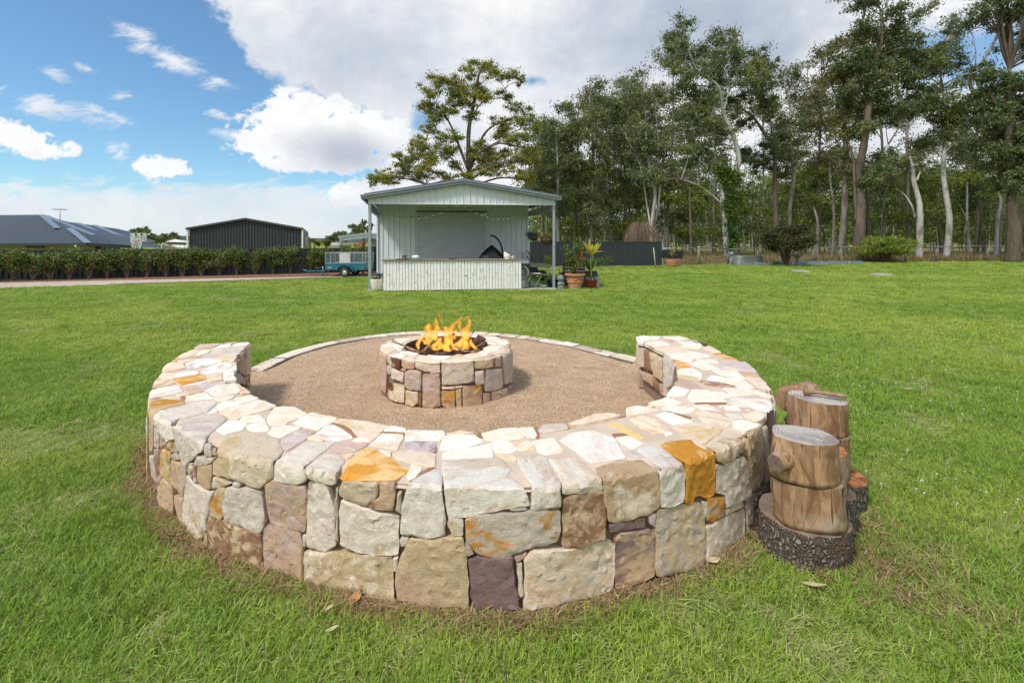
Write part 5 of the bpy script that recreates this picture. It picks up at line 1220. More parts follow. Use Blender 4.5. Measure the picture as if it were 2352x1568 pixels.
# ------------------------------------------------------------ leaves
def leaf_cloud(name, C_, Rr_, n, L, W, mat, parent, seed=0, droop=.5, shell=0.0, loc=None, flat=0.0):
    r_ = np.random.default_rng(seed); C_ = np.array([tuple(c) for c in C_]); Rr_ = np.array([tuple(q) if hasattr(q, '__len__') else (q, q, q) for q in Rr_]); wgt = Rr_.prod(1)**.6; k = r_.choice(len(C_), n, p=wgt/wgt.sum())
    d = r_.normal(0, 1, (n, 3)); d /= np.linalg.norm(d, axis=1)[:, None]; rad = np.minimum(np.abs(r_.normal(0, .62, n)), 1.35)**.85 if shell == 0 else r_.uniform(0, 1, n)**.12; p = C_[k]+d*rad[:, None]*Rr_[k]
    ax = r_.normal(0, 1, (n, 3)); ax[:, 2] -= droop*1.6; ax /= np.linalg.norm(ax, axis=1)[:, None]; sd_ = np.cross(ax, r_.normal(0, 1, (n, 3))); sd_ /= np.linalg.norm(sd_, axis=1)[:, None]; l = L*r_.uniform(.6, 1.3, n)[:, None]; w_ = W*r_.uniform(.7, 1.3, n)[:, None]
    nr = np.cross(ax, sd_); V = np.stack([p-ax*l/2, p-sd_*w_/2+nr*w_*.15, p+ax*l/2, p+sd_*w_/2+nr*w_*.15], 1).reshape(-1, 3); F_ = np.arange(n*4).reshape(-1, 4)
    if loc is not None: V = V-np.array(tuple(loc))
    me = mesh_np(name, V, F_, {'lv': np.repeat(r_.uniform(0, 1, n), 4)}); return link(name, me, mat, parent)
def leaf_mat(name, a, b_, c_, trans=.3, cscale=.35):
    m, t = new_mat(name); lv = attr(t, 'lv', 'GEOMETRY').outputs[2]; gp = t.node('ShaderNodeNewGeometry').outputs['Position']; col = t.mix(t.ss(lv, 0, 1), a, b_); col = t.mix(t.ss(t.noise(gp, cscale, 4, .6), .45, .65), col, t.mix(1.0, col, (1.35, 1.15, .8), 'MULTIPLY')); col = t.mix(t.ss(lv, .88, .93), col, c_); two_sided(t, col, trans, .5); return m
M['gum'] = leaf_mat('gum leaves', (.10, .14, .06), (.22, .27, .125), (.34, .30, .13)); M['gum_y'] = leaf_mat('yellow green gum leaves', (.13, .16, .03), (.32, .35, .07), (.42, .32, .09)); M['gum_d'] = leaf_mat('dark leaves', (.07, .11, .045), (.17, .22, .09), (.26, .25, .10)); M['gum_r'] = leaf_mat('brownish gum leaves', (.11, .125, .055), (.24, .245, .11), (.36, .26, .12))
M['bush_d'] = leaf_mat('dark bush leaves', (.035, .05, .02), (.09, .10, .04), (.17, .12, .06)); M['lush'] = leaf_mat('bright understorey leaves', (.10, .16, .03), (.26, .35, .07), (.40, .40, .09)); M['hedge'] = leaf_mat('lilly pilly leaves', (.06, .12, .03), (.19, .29, .085), (.42, .15, .07), .2, 2.0); M['plant'] = leaf_mat('garden leaves', (.05, .11, .02), (.14, .24, .04), (.45, .40, .06), .3, 3.0)
M['bark_w'] = simple('pale gum bark', (.42, .41, .39), .85, 0, .2, 2, .4, 12, stretch=(1, 1, .25), col2=(.20, .17, .145), th=(.5, .62)); M['bark_g'] = simple('grey gum bark', (.23, .21, .19), .9, 0, .25, 2, .5, 12, stretch=(1, 1, .2), col2=(.11, .09, .075), th=(.45, .6)); M['bark_b'] = simple('brown bark', (.13, .10, .08), .95, 0, .3, 3, .8, 14, stretch=(1, 1, .2), col2=(.07, .055, .045)); M['twigs'] = simple('bare twigs', (.20, .15, .11), .9, 0, .3, 5)
# ------------------------------------------------------------ pots and plants round the shed
def lathe_pot(name, prof, loc, mat, label, cat='plant pot', soil=True, part_name='pot', group=None):
    root = empty(name, loc, 0, label, cat, group); b = MB(); b.lathe(prof, 32); b.build(part_name, mat, root)
    if soil:
        r1 = max(p[0] for p in prof)*.86; z1 = max(p[1] for p in prof)-.035; b = MB(); b.lathe([(r1, z1), (r1*.6, z1+.01), (.005, z1+.012)], 20); b.build('soil', m_soil, root)
    return root
def potprof(r0_, r1_, h, rim=.02, curve_=0.0): return [(.005, .0), (r0_, .0)]+[(r0_+(r1_-r0_)*(f**(1-curve_*.6)), h*f) for f in (.15, .3, .45, .6, .75, .9)]+[(r1_, h-.001), (r1_-rim*.2, h+.004), (r1_-rim, h), (r1_-rim-.004, h-.06), (.01, h-.07)]
M['glaze_w'] = simple('white glazed pot', (.74, .72, .64), .4, 0, .06, 3, col2=(.62, .58, .44), th=(.55, .8)); M['terra'] = simple('terracotta', (.44, .20, .105), .85, 0, .12, 5, .3, 40); M['red_glaze'] = simple('dark red glaze', (.10, .012, .010), .18, 0, .2, 5, spec=.6); M['stat'] = simple('grey stone figure', (.20, .23, .26), .8, 0, .15, 10, .3, 50)
p1 = P(864.2, 667, 13.8); r_ = lathe_pot('planter', potprof(.095, .178, .345, .018, .9), (p1.x, 13.8, .03), M['glaze_w'], 'cream white pot with dark succulents by the left verandah post'); leaf_cloud('succulents', [(0, 0, .36)], [(.14, .14, .04)], 260, .09, .02, leaf_mat('dark succulents', (.05, .05, .03), (.12, .12, .06), (.2, .1, .06)), r_, 3, -.9)
p1 = P(870, 660, 14.6); r_ = lathe_pot('planter', potprof(.10, .155, .36, .018, .7), (p1.x, 14.6, .03), M['glaze_w'], 'white pot of blue flowers behind the cream succulent pot'); leaf_cloud('foliage', [(0, 0, .40)], [(.17, .14, .07)], 500, .05, .02, M['plant'], r_, 4, 0); leaf_cloud('flowers', [(0, 0, .43)], [(.18, .15, .06)], 160, .035, .03, simple('blue petals', (.16, .16, .50), .7), r_, 5, 0)
def K7(u_, v_, D): return P(1194.4+.10417*u_, 520.6+.10417*v_, D)
# terracotta pot
TD = 14.55; c0 = K7(1215, 1390, TD); tp_ = empty('terracotta_pot', (c0.x, TD, 0), 0, 'large terracotta pot with a moulded garland holding a leafy shrub', 'plant pot')
b = MB(); b.lathe([(.005, 0), (.195, 0), (.205, .09), (.222, .095), (.222, .115), (.214, .12), (.245, .20), (.256, .205), (.256, .222), (.250, .228), (.282, .40), (.29, .41), (.325, .425), (.333, .445), (.325, .48), (.31, .49), (.295, .48), (.285, .42), (.01, .41)], 40); b.build('pot', M['terra'], tp_)
b = MB()
for k in range(5):
    a0 = -math.pi/2-.15+k*2*math.pi/5; pts = []
    for j in range(13):
        f = j/12*2-1; a = a0+f*.42; z = .39-.11*(1-f*f); r1 = .234+(z-.2)*.19+.012; pts.append((r1*math.cos(a), r1*math.sin(a), z))
    b.tube(pts, [.006+.012*(1-abs(j/6-1)) for j in range(13)], 7, jit=.15); b.ball(pts[0], .018, 8, 6); b.ball(pts[-1], .018, 8, 6)
b.build('garland', M['terra'], tp_); b = MB(); b.lathe([(.198, .002), (.208, .088), (.2, .089)], 32); b.build('foot_band', simple('weathered foot', (.33, .27, .18), .95, 0, .2, 6, .3), tp_); b = MB(); b.lathe([(.28, .425), (.005, .43)], 24); b.build('soil', m_soil, tp_)
TW = [(1130, 940), (1180, 700), (1250, 600), (1300, 500), (1350, 420), (1060, 600), (1010, 450), (1200, 350), (1380, 640), (1400, 520), (1120, 780), (1320, 780), (1260, 300), (1040, 700), (1400, 380)]
b = MB(); cs = []
for u_, v_ in TW:
    q = K7(u_, v_, TD+random.uniform(-.2, .2)); e = Vector((q.x-c0.x, q.y-TD, q.z)); s_ = Vector((random.uniform(-.08, .08), random.uniform(-.08, .08), .42)); md_ = s_.lerp(e, .5)+Vector((-e.x*.12, 0, .03)); b.tube([s_, md_, e], [.009, .006, .003], 5); cs += [e, md_.lerp(e, .6)]
b.build('stems', M['twigs'], tp_); leaf_cloud('foliage', cs, [(.13, .13, .14)]*len(cs), 2300, .062, .03, M['plant'], tp_, 8, .5); q = K7(1345, 690, TD); leaf_cloud('flowers', [(q.x-c0.x, -.1, q.z), (q.x-c0.x-.03, -.1, q.z+.16)], [(.10, .1, .13)]*2, 160, .05, .028, leaf_mat('pink flowers', (.50, .10, .10), (.62, .20, .16), (.8, .7, .65)), tp_, 9, .2)
# barrel
BD = 15.2; c1 = K7(1190, 1330, BD); br = empty('half_barrel', (c1.x, BD, 0), 0, 'large dark half barrel planter with metal hoops behind the terracotta pot', 'barrel'); M['stave'] = simple('old barrel staves', (.10, .065, .045), .8, 0, .3, 6, .4, 30, stretch=(3, 3, .4)); ns = 22
for k in range(ns):
    a0, a1 = 2*math.pi*k/ns+.008, 2*math.pi*(k+1)/ns-.008; b = MB(); vs = []
    for z, r1 in ((0, .30), (.25, .345), (.5, .368), (.775, .375)):
        for a, rr in ((a0, r1), (a1, r1), (a1, r1-.03), (a0, r1-.03)): vs.append((rr*math.cos(a), rr*math.sin(a), z))
    b.add(vs, [(i*4+q, i*4+(q+1) % 4, i*4+4+(q+1) % 4, i*4+4+q) for i in range(3) for q in range(4)]+[(12, 13, 14, 15)]); b.build('stave', M['stave'], br)
for z, rr in ((.12, .325), (.52, .371), (.64, .374)):
    b = MB(); b.lathe([(rr, z), (rr+.006, z), (rr+.007, z+.035), (rr, z+.035)], 32); b.build('hoop', M['galv'] if z > .5 else M['rust'], br)
b = MB(); b.lathe([(.34, .70), (.01, .71)], 20); b.build('soil', m_soil, br)
# monk figure
D_ = 14.45; c_ = K7(900, 1370, D_); mk = empty('monk_statue', (c_.x, D_, 0), 0, 'grey stone statue of a small bald monk between the post and the terracotta pot', 'statue'); b = MB(); b.lathe([(.005, 0), (.098, 0), (.105, .03), (.095, .12), (.082, .19), (.075, .235), (.045, .25), (.005, .252)], 20, wob=.03); b.build('body', M['stat'], mk, bevel=0)
b = MB(); b.ball((0, 0, .345), .113, 22, 16, (1.0, .95, .94)); b.build('head', M['stat'], mk); b = MB()
for sx_ in (-1, 1):
    b.tube([(sx_*.07, -.083, .345), (sx_*.052, -.097, .355), (sx_*.03, -.103, .345)], .005, 6); b.tube([(sx_*.075, -.075, .372), (sx_*.05, -.09, .385), (sx_*.025, -.1, .375)], .004, 6); b.ball((sx_*.112, 0, .335), .022, 8, 6, (.4, .8, 1.2))
b.ball((0, -.108, .325), .013, 8, 6); b.tube([(-.025, -.1, .295), (0, -.104, .29), (.025, -.1, .295)], .004, 6); b.build('face', M['stat'], mk); b = MB()
for sx_ in (-1, 1): b.tube([(sx_*.085, -.01, .2), (sx_*.08, -.06, .15), (sx_*.01, -.105, .185)], [.03, .026, .018], 8)
b.build('folded_arms', M['stat'], mk)
for u0, u1, v0, v1, D_, lb, mt in ((590, 840, 1165, 1350, 14.9, 'black round tub with a green plant behind the right verandah post', 'black'), (1450, 1705, 1155, 1365, 14.5, 'glossy dark red pot holding the tall yellow cordyline', 'red_glaze'), (855, 962, 1000, 1330, 15.0, 'narrow rusty pail with a ring handle behind the monk statue', 'rust')):
    rr = (u1-u0)*.10417/2*D_/1050; c_ = K7((u0+u1)/2, v1, D_); h = (v1-v0)*.10417*D_/1050; rt = lathe_pot('planter' if mt != 'rust' else 'pail', potprof(rr*(.72 if mt != 'black' else .86), rr, h, .015, .9 if mt == 'red_glaze' else .2), (c_.x, D_, 0), M[mt], lb, 'plant pot' if mt != 'rust' else 'pail')
    if mt == 'black': leaf_cloud('foliage', [(0, 0, h+.04)], [(rr*.9, rr*.9, .12)], 700, .05, .022, M['plant'], rt, 12, 0)
    if mt == 'rust': b = MB(); b.tube([(math.cos(a)*.065, 0, h+.075+math.sin(a)*.085) for a in [k*2*math.pi/20 for k in range(21)]], .009, 8); b.build('handle', M['rust'], rt)
    if mt == 'red_glaze': cord = rt; cbx = c_.x
def blade(root, a, e, wd, mat, sag=.12, name='leaf', n=9, roll=0.0):
    a, e = Vector(a), Vector(e); vs = []; d = (e-a); sdv = d.cross(Vector((0, 1, 0))).normalized(); up = Vector((0, -1, 0)); m0 = (a+e)/2+Vector((0, 0, sag))
    for i in range(n+1):
        t_ = i/n; p = a.lerp(m0, t_).lerp(m0.lerp(e, t_), t_); w_ = wd*(math.sin(math.pi*min(1, .08+t_*.92)))**.7/2
        vs += [p-sdv*w_+up*w_*.35, p-up*0, p+sdv*w_+up*w_*.35]
    b = MB(); b.add(vs, [(i*3+k, i*3+k+1, i*3+k+4, i*3+k+3) for i in range(n) for k in range(2)], True); return b.build(name, mat, root)
def leaf_grad(name, c0_, c1_, c2_):
    m, t = new_mat(name); ob = t.co.outputs['Object']; oi = t.node('ShaderNodeObjectInfo'); s_ = t.node('ShaderNodeSeparateXYZ'); n_ = t.noise(t.vm('MULTIPLY', ob, (30, 30, 6)), 1.4, 3, .6); c = t.mix(t.ss(n_, .42, .62), c0_, c1_); c = t.mix(t.ss(t.m('ADD', n_, t.m('MULTIPLY', oi.outputs['Random'], .3)), .62, .8), c, c2_); two_sided(t, c, .4, .4); return m
M['cord_y'] = leaf_grad('yellow cordyline leaf', (.34, .45, .03), (.62, .68, .09), (.62, .48, .10)); M['cord_r'] = leaf_grad('red cordyline leaf', (.40, .20, .08), (.62, .46, .12), (.40, .11, .10)); M['agave'] = leaf_grad('broad green leaf', (.07, .17, .03), (.14, .27, .05), (.20, .34, .08))
pl = empty('cordyline', (cbx, 14.5, .25), 0, 'tall cordyline with yellow and pink leaves growing from the dark red pot', 'plant'); Op = pl.location; st = [K7(1580, 1170, 14.5), K7(1572, 1000, 14.5), K7(1556, 800, 14.5), K7(1556, 620, 14.5)]; b = MB(); b.tube([p-Op for p in st], [.018, .015, .013, .016], 8, jit=.06); b.build('stem', M['bark_g'], pl); o0 = K7(1556, 610, 14.5)-Op
for u_, v_, wd, mt, dy, sg in ((1522, 245, .075, 'cord_y', 0, .0), (1385, 312, .09, 'cord_y', -.1, .06), (1400, 340, .08, 'cord_y', .15, .12), (1728, 342, .10, 'cord_y', .1, .05), (1798, 345, .07, 'cord_y', -.1, -.02), (1440, 540, .06, 'cord_r', -.1, .10), (1852, 548, .045, 'cord_r', -.1, .10), (1640, 495, .08, 'cord_y', -.2, .04), (1420, 580, .04, 'cord_r', .1, .05), (1480, 520, .06, 'cord_r', -.2, .1), (1690, 430, .08, 'cord_y', .2, .1), (1500, 420, .08, 'cord_y', .15, .05), (1600, 380, .07, 'cord_y', .25, .0), (1620, 640, .035, 'cord_r', -.1, .06)):
    e = K7(u_, v_, 14.5+dy)-Op; blade(pl, o0+Vector((random.uniform(-.02, .02), 0, random.uniform(-.05, .05))), e, wd*1.15, M[mt], sg)
ag = empty('broadleaf_plant', K7(1535, 985, 15.3)-Vector((0, 0, 0)), 0, 'broad green leaved plant growing from the dark trough behind the cordyline', 'plant'); Oa = ag.location; o0 = K7(1540, 960, 15.3)-Oa
for u_, v_, wd, dy in ((1408, 640, .11, .1), (1615, 622, .11, .1), (1735, 680, .06, -.1), (1712, 770, .08, .1), (1405, 745, .12, -.1), (1480, 695, .1, .2), (1560, 780, .13, -.2), (1660, 760, .12, -.15), (1440, 850, .1, -.15), (1640, 860, .1, -.1), (1520, 820, .12, -.25), (1600, 700, .1, .2)): blade(ag, o0, K7(u_, v_, 15.3+dy)-Oa, wd*1.2, M['agave'], .08)
def trough(u0, u1, v0, v1, D_, mt, lb, depth=.35):
    a, c_ = K7(u0, v0, D_), K7(u1, v1, D_); w_ = c_.x-a.x; h = a.z; rt = empty('trough', ((a.x+c_.x)/2, D_+depth/2, 0), 0, lb, 'planter trough'); t_ = .03
    for nm, cc, dd in (('front_panel', (0, -depth/2+t_/2, h/2), (w_, t_, h)), ('back_panel', (0, depth/2-t_/2, h/2), (w_, t_, h)), ('end_panel', (-w_/2+t_/2, 0, h/2), (t_, depth-2*t_, h)), ('end_panel', (w_/2-t_/2, 0, h/2), (t_, depth-2*t_, h)), ('soil', (0, 0, h/2-.02), (w_-2*t_, depth-2*t_, h-.08))):
        b = MB(); b.box(cc, dd); b.build(nm, M[mt] if nm != 'soil' else m_soil, rt, bevel=.008 if nm != 'soil' else 0)
    return rt, w_, h
trough(1400, 1710, 985, 1080, 15.15, 'clad_dark', 'dark trough planter standing behind the red pot'); rt, w_, h = trough(1445, 1755, 1110, 1320, 14.85, 'stat', 'grey concrete trough full of low green groundcover'); leaf_cloud('groundcover', [(0, 0, h+.02)], [(w_/2, .2, .05)], 1100, .035, .02, M['plant'], rt, 14, -.2)
rt, w_, h = trough(1370, 1440, 1150, 1340, 14.9, 'stat', 'narrow grey box planter squeezed between the terracotta and red pots', .2)
# hanging baskets
M['coir'] = simple('coir liner', (.13, .075, .045), .95, 0, .4, 25, .9, 60)
for (u_, v_, ru, vb, D_, lb) in ((300, 205, 100, 305, 15.6, 'smaller hanging coir basket of purple flowers by the shed corner'), (618, 245, 178, 402, 14.75, 'larger hanging coir basket with wire ribs beside the right post')):
    c_ = K7(u_, v_, D_); rr = ru*.10417*D_/1050; h = (vb-v_)*.10417*D_/1050; hb = empty('hanging_basket', c_, 0, lb, 'hanging basket'); b = MB(); b.lathe([(.005, -h)]+[(rr*math.sin(math.pi/2*k/7), -h*math.cos(math.pi/2*k/7)) for k in range(1, 8)]+[(rr*.9, 0), (.01, -.02)], 22, wob=.02); b.build('liner', M['coir'], hb); b = MB()
    for k in range(10):
        a = 2*math.pi*k/10; b.tube([((rr+.008)*math.sin(math.pi/2*j/6)*math.cos(a), (rr+.008)*math.sin(math.pi/2*j/6)*math.sin(a), -(h+.008)*math.cos(math.pi/2*j/6)) for j in range(7)], .005, 4)
    b.tube([((rr+.01)*math.cos(2*math.pi*k/24), (rr+.01)*math.sin(2*math.pi*k/24), .01) for k in range(25)], .007, 5); b.build('wire_frame', M['black'], hb)
    for k in range(3):
        a = 2*math.pi*k/3; b = MB(); b.tube([(rr*math.cos(a), rr*math.sin(a), .01), (0, 0, 2.5-c_.z)], .003, 4); b.build('hanging_wire', M['galv'], hb)
    if u_ < 400: leaf_cloud('foliage', [(-.1, 0, .07), (.08, 0, .05), (-.17, -.05, -.02)], [(.16, .12, .11), (.12, .12, .07), (.06, .06, .1)], 800, .05, .022, M['plant'], hb, 16, .3); leaf_cloud('flowers', [(-.1, -.03, .09), (-.18, -.05, 0)], [(.19, .13, .1), (.07, .07, .1)], 170, .04, .035, simple('violet petals', (.15, .10, .42), .7), hb, 17, 0)
    else: leaf_cloud('foliage', [(-.02, 0, .04)], [(.10, .08, .07)], 260, .09, .03, M['plant'], hb, 18, -.8)
# bench
M['green_wood'] = simple('flaking green paint', (.13, .21, .075), .8, 0, .25, 9, .3, 40, stretch=(1, 3, 1), col2=(.10, .08, .065), th=(.5, .6)); M['moss_wood'] = simple('mossy timber', (.085, .085, .065), .9, 0, .4, 10, .5, 40, stretch=(1, 4, 4), col2=(.17, .24, .12))
bn = empty('garden_bench', K7(470, 1350, 14.55)-Vector((0, 0, 0)), 0, 'weathered green timber bench with a mossy back plank beside the barbecue', 'bench'); Ob = bn.location.copy(); Ob.z = .03; bn.location = Ob
def bp3(name, pts, wd, ht, mat):
    b = MB(); a, c_ = [Vector(p)-Ob for p in pts]; b.beam(a, c_, wd, ht); b.build(name, mat, bn, bevel=.008)
for k, dd in enumerate((0, .13, .26)): bp3('seat_slat', (K7(225, 1030-k*6, 14.5+dd), K7(600, 1068-k*6, 14.45+dd)), .11, .035, M['moss_wood'])
b = MB(); q = [K7(150, 775, 14.98), K7(690, 830, 14.95), K7(668, 915, 14.93), K7(150, 880, 14.96)]; b.prism([p-Ob for p in q], (0, .04, 0)); b.build('back_plank', M['moss_wood'], bn, bevel=.006)
for us in (470, 250):
    bp3('leg', (K7(us-10, 1090, 14.45), K7(us-135, 1345, 14.4)), .05, .05, M['green_wood']); bp3('leg', (K7(us+75, 1090, 14.75), K7(us+150, 1340, 14.8)), .05, .05, M['green_wood']); bp3('cross_rail', (K7(us-90, 1092, 14.42), K7(us+90, 1098, 14.78)), .045, .06, M['green_wood'])
bp3('back_post', (K7(610, 1085, 14.85), K7(615, 900, 14.93)), .05, .06, M['green_wood']); bp3('back_post', (K7(200, 1060, 14.88), K7(205, 880, 14.96)), .05, .06, M['green_wood'])
b = MB(); b.box(K7(355, 1027, 14.55), (.28, .2, .012)); tag(b.build('paper', M['white']), 'white sheet lying on the bench seat', 'paper')
# barbecue
bq = empty('barbecue', (K7(110, 1320, 14.7).x, 14.85, .03), 0, 'small black gas barbecue on a wheeled timber cart at the bar end', 'barbecue'); Oq = bq.location
def q7(u_, v_, D_): return K7(u_, v_, D_)-Oq
b = MB(); c_ = q7(60, 830, 14.85); b.box(c_+Vector((0, 0, -.03)), (.40, .34, .12)); b.build('firebox', M['black'], bq, bevel=.02); b = MB(); pr = [(.2*math.cos(math.pi*k/8), .12*math.sin(math.pi*k/8)) for k in range(9)]; b.prism([Vector((x_, -.17, z_))+c_+Vector((0, 0, .035)) for x_, z_ in pr], (0, .34, 0)); b.build('lid', M['galv'], bq)
b = MB(); b.box(c_+Vector((.02, 0, -.15)), (.42, .3, .02)); b.build('shelf', M['black'], bq)
for (a_, c2) in (((90, 960), (190, 1260)), ((130, 960), (100, 1090)), ((60, 950), (70, 1290))):
    b = MB(); b.beam(q7(*a_, 14.8), q7(*c2, 14.8), .02, .02); b.build('leg', M['black'], bq)
for u_ in (215, 90):
    w_ = empty('wheel'); w_.parent = bq; w_.location = q7(u_, 1275, 14.7+(0 if u_ > 100 else .3)); b = MB(); bb = MB(); bb.lathe([(.02, -.018), (.055, -.018), (.06, 0), (.055, .018), (.02, .018)], 20); b.add([(v_[2], v_[0], v_[1]) for v_ in bb.v], bb.f, True); b.build('tyre', M['black'], w_); b = MB(); bb = MB(); bb.lathe([(.001, -.02), (.022, -.02), (.022, .02), (.001, .02)], 12); b.add([(v_[2], v_[0], v_[1]) for v_ in bb.v], bb.f, True); b.build('rim', M['galv'], w_)
b = MB(); b.tube(catmull([q7(50, 860, 14.6), q7(120, 880, 14.55), q7(185, 970, 14.55), q7(175, 1090, 14.55), q7(110, 1125, 14.6), q7(60, 1110, 14.7)], 5), .012, 8); b.build('gas_hose', simple('pale hose', (.55, .58, .50), .5), bq)
b = MB(); b.box(q7(120, 1135, 14.85), (.30, .25, .02)); b.build('cart_base', simple('raw pine', (.36, .24, .13), .8), bq)
gb = empty('gas_bottle', (K7(70, 1290, 14.6).x, 14.65, .03), 0, 'pale gas bottle with a yellow tag standing under the barbecue', 'gas bottle'); b = MB(); b.lathe([(.06, 0), (.065, .02), (.075, .03), (.078, .06), (.078, .19), (.06, .23), (.02, .24)], 20); b.build('cylinder_body', simple('pale bottle paint', (.50, .58, .56), .4), gb); b = MB(); b.lathe([(.03, .235), (.04, .24), (.04, .27), (.03, .27)], 12); b.tube([(0, 0, .24), (0, 0, .30)], .012, 8); b.build('valve', M['galv'], gb); b = MB(); b.box((.0, -.06, .31), (.03, .004, .06)); b.build('tag', simple('yellow tag', (.7, .55, .05), .6), gb); b = MB(); b.box((-.03, -.0795, .15), (.05, .004, .05)); b.build('label', simple('red label print', (.55, .09, .05), .6, col2=(.8, .7, .5), th=(.5, .55)), gb)
# wheelbarrow
wb = empty('wheelbarrow', (K7(300, 1100, 16).x, 16.0, 0), 0, 'black wheelbarrow tipped up with brown handles behind the bench', 'wheelbarrow'); Ow = wb.location
for a_, c2, e_ in (((165, 525), (230, 660), (335, 800)), ((150, 645), (205, 720), (270, 830))): b = MB(); b.tube(catmull([K7(*a_, 16.1)-Ow, K7(*c2, 16.05)-Ow, K7(*e_, 15.95)-Ow, K7(e_[0]+90, 1050, 15.9)-Ow], 4), .018, 8); b.build('handle', simple('worn brown handle', (.08, .045, .035), .6), wb)
b = MB(); q = [K7(150, 880, 16.0)-Ow, K7(360, 890, 16.0)-Ow, K7(420, 1020, 16.0)-Ow, K7(180, 1030, 16.0)-Ow]; b.prism(q, (0, .5, .05)); b.build('tray', M['clad_dark'], wb, bevel=.02); b = MB(); bb = MB(); bb.lathe([(.03, -.03), (.17, -.035), (.19, 0), (.17, .035), (.03, .03)], 24); b.add([(v_[0], v_[2], v_[1]) for v_ in bb.v], bb.f, True); b.build('wheel', M['black'], wb, K7(485, 1075, 15.9)-Ow)
for u_ in (200, 380): b = MB(); b.tube([K7(u_, 1020, 16)-Ow, Vector(((K7(u_+30, 1020, 16)-Ow).x, .1, .02))], .014, 6); b.build('leg', M['black'], wb)
# water tank
m, t = new_mat('white corrugated tank'); t.p.inputs['Base Color'].default_value = (.62, .66, .66, 1); t.p.inputs['Roughness'].default_value = .45; M['tank'] = m
wt = empty('water_tank', (P(1180, 600, 19.5).x, 19.5, 0), 0, 'pale corrugated water tank behind the shed corner', 'water tank'); prof = [(.66, .0)]
for k in range(34): prof += [(.70, .02+k*.044), (.675, .042+k*.044)]
b = MB(); b.lathe(prof, 40); b.build('tank_wall', m, wt); b = MB(); b.lathe([(.70, 1.51), (.5, 1.60), (.12, 1.72), (.01, 1.72)], 14); [b.sm.__setitem__(i, False) for i in range(len(b.sm))]; b.build('tank_roof', m, wt)
# ------------------------------------------------------------ fences
def steel_fence(label, A, B, ztop, spacing, mat, post=.05, z0=0.0, zb=None, pitch=.19):
    A, B = Vector(A), Vector(B); d = B-A; L = d.length; u_ = d.normalized(); nrm = Vector((u_.y, -u_.x, 0)); root = empty('metal_fence', A, math.atan2(u_.y, u_.x), label, 'fence'); n = max(1, round(L/spacing)); sp = L/n
    for k in range(n+1):
        b = MB(); b.box((k*sp, 0, (z0+ztop)/2+.01), (post, post, ztop-z0+.02)); b.build('post', M['clad_dark'], root)
    for k in range(n):
        x0, x1 = k*sp+post/2, (k+1)*sp-post/2; b = MB(); pts = []; x = x0
        while x < x1: pts += [(x, .012), (min(x+pitch*.4, x1), .012), (min(x+pitch*.5, x1), -.018), (min(x+pitch*.9, x1), -.018)]; x += pitch
        vs = [(q, e, z0+.03) for q, e in pts]+[(q, e, ztop-.03) for q, e in pts]; m_ = len(pts); b.add(vs, [(i, i+1, m_+i+1, m_+i) for i in range(m_-1)]); b.build('fence_panel', mat, root)
        for zz in (z0+.03, ztop-.02): b = MB(); b.box(((x0+x1)/2, 0, zz), (x1-x0, .055, .045)); b.build('rail', M['clad_dark'], root)
    return root
f0 = FENCE_B+(FENCE_A-FENCE_B).normalized()*13.5
steel_fence('dark charcoal steel fence right of the shed', (f0.x, f0.y, 0), (FENCE_B.x, FENCE_B.y, 0), 1.5, 2.0, M['clad_dark'])
b = MB(); b.box((FENCE_B.x+.06, FENCE_B.y, .74), (.05, .05, 1.48)); tag(b.build('fence_post', M['galv']), 'pale galvanised post closing the right end of the charcoal fence', 'post')
steel_fence('dark steel boundary fence running behind the hedge', (-30, 14.0, 0), (-7.0, 22.75, 0), 1.18, 2.4, M['clad_dark']); steel_fence('short dark fence between the trailer and the shed', (-7.0, 22.75, 0), (-4.6, 23.3, 0), 1.27, 2.4, M['clad_dark'])
# post and wire fence
M['post_wood'] = simple('weathered fence post', (.17, .18, .15), .95, 0, .25, 6, .5, 30, stretch=(1, 1, .2)); wf = empty('wire_fence', WIRE[0], 0, 'post and rail wire mesh fence along the edge of the forest', 'fence'); Of = wf.location
WPOST = [(1605, 609, 566), (1672.5, 607.3, 571), (1740, 606, 569), (1805, 605, 568), (1867.5, 604, 568), (1929, 603, 567), (2010, 602.6, 566.5), (2080, 602, 566), (2150.6, 601.5, 566), (2268.8, 600.6, 564), (2352+60, 599.5, 562), (2560, 598, 560)]
pb_ = []
for i, (x_, yb, yt) in enumerate(WPOST):
    g = G(x_, yb); zt = 1.5-(yt-555)*g.y/1050; b = MB(); b.tube([g-Of, Vector((g.x, g.y, zt+.03))-Of], [.075, .068], 8, jit=.06); b.build('post', M['post_wood'], wf); pb_.append((g, zt))
for i in range(len(pb_)-1):
    (g0, z0_), (g1, z1_) = pb_[i], pb_[i+1]; b = MB(); b.tube([Vector((g0.x, g0.y-.05, z0_-.03))-Of, Vector((g1.x, g1.y-.05, z1_-.03))-Of], .038, 7); b.build('rail', M['post_wood'], wf); b = MB()
    for f in (.15, .3, .45, .6, .75, .9): b.tube([Vector((g0.x, g0.y, z0_*f))-Of, Vector((g1.x, g1.y, z1_*f))-Of], .004, 3, cap=False)
    nn = int((g1-g0).length/.3)
    for k in range(nn): q = g0.lerp(g1, (k+.5)/nn); b.tube([q-Of, Vector((q.x, q.y, z0_*.93))-Of], .004, 3, cap=False)
    b.build('wire_mesh', M['galv'], wf)
g0 = Vector((FENCE_B.x+.1, FENCE_B.y, 0)); b = MB(); b.tube([Vector((g0.x, g0.y, 1.07))-Of, Vector((pb_[0][0].x, pb_[0][0].y, 1.12))-Of], .03, 7); b.build('rail', M['galv'], wf)
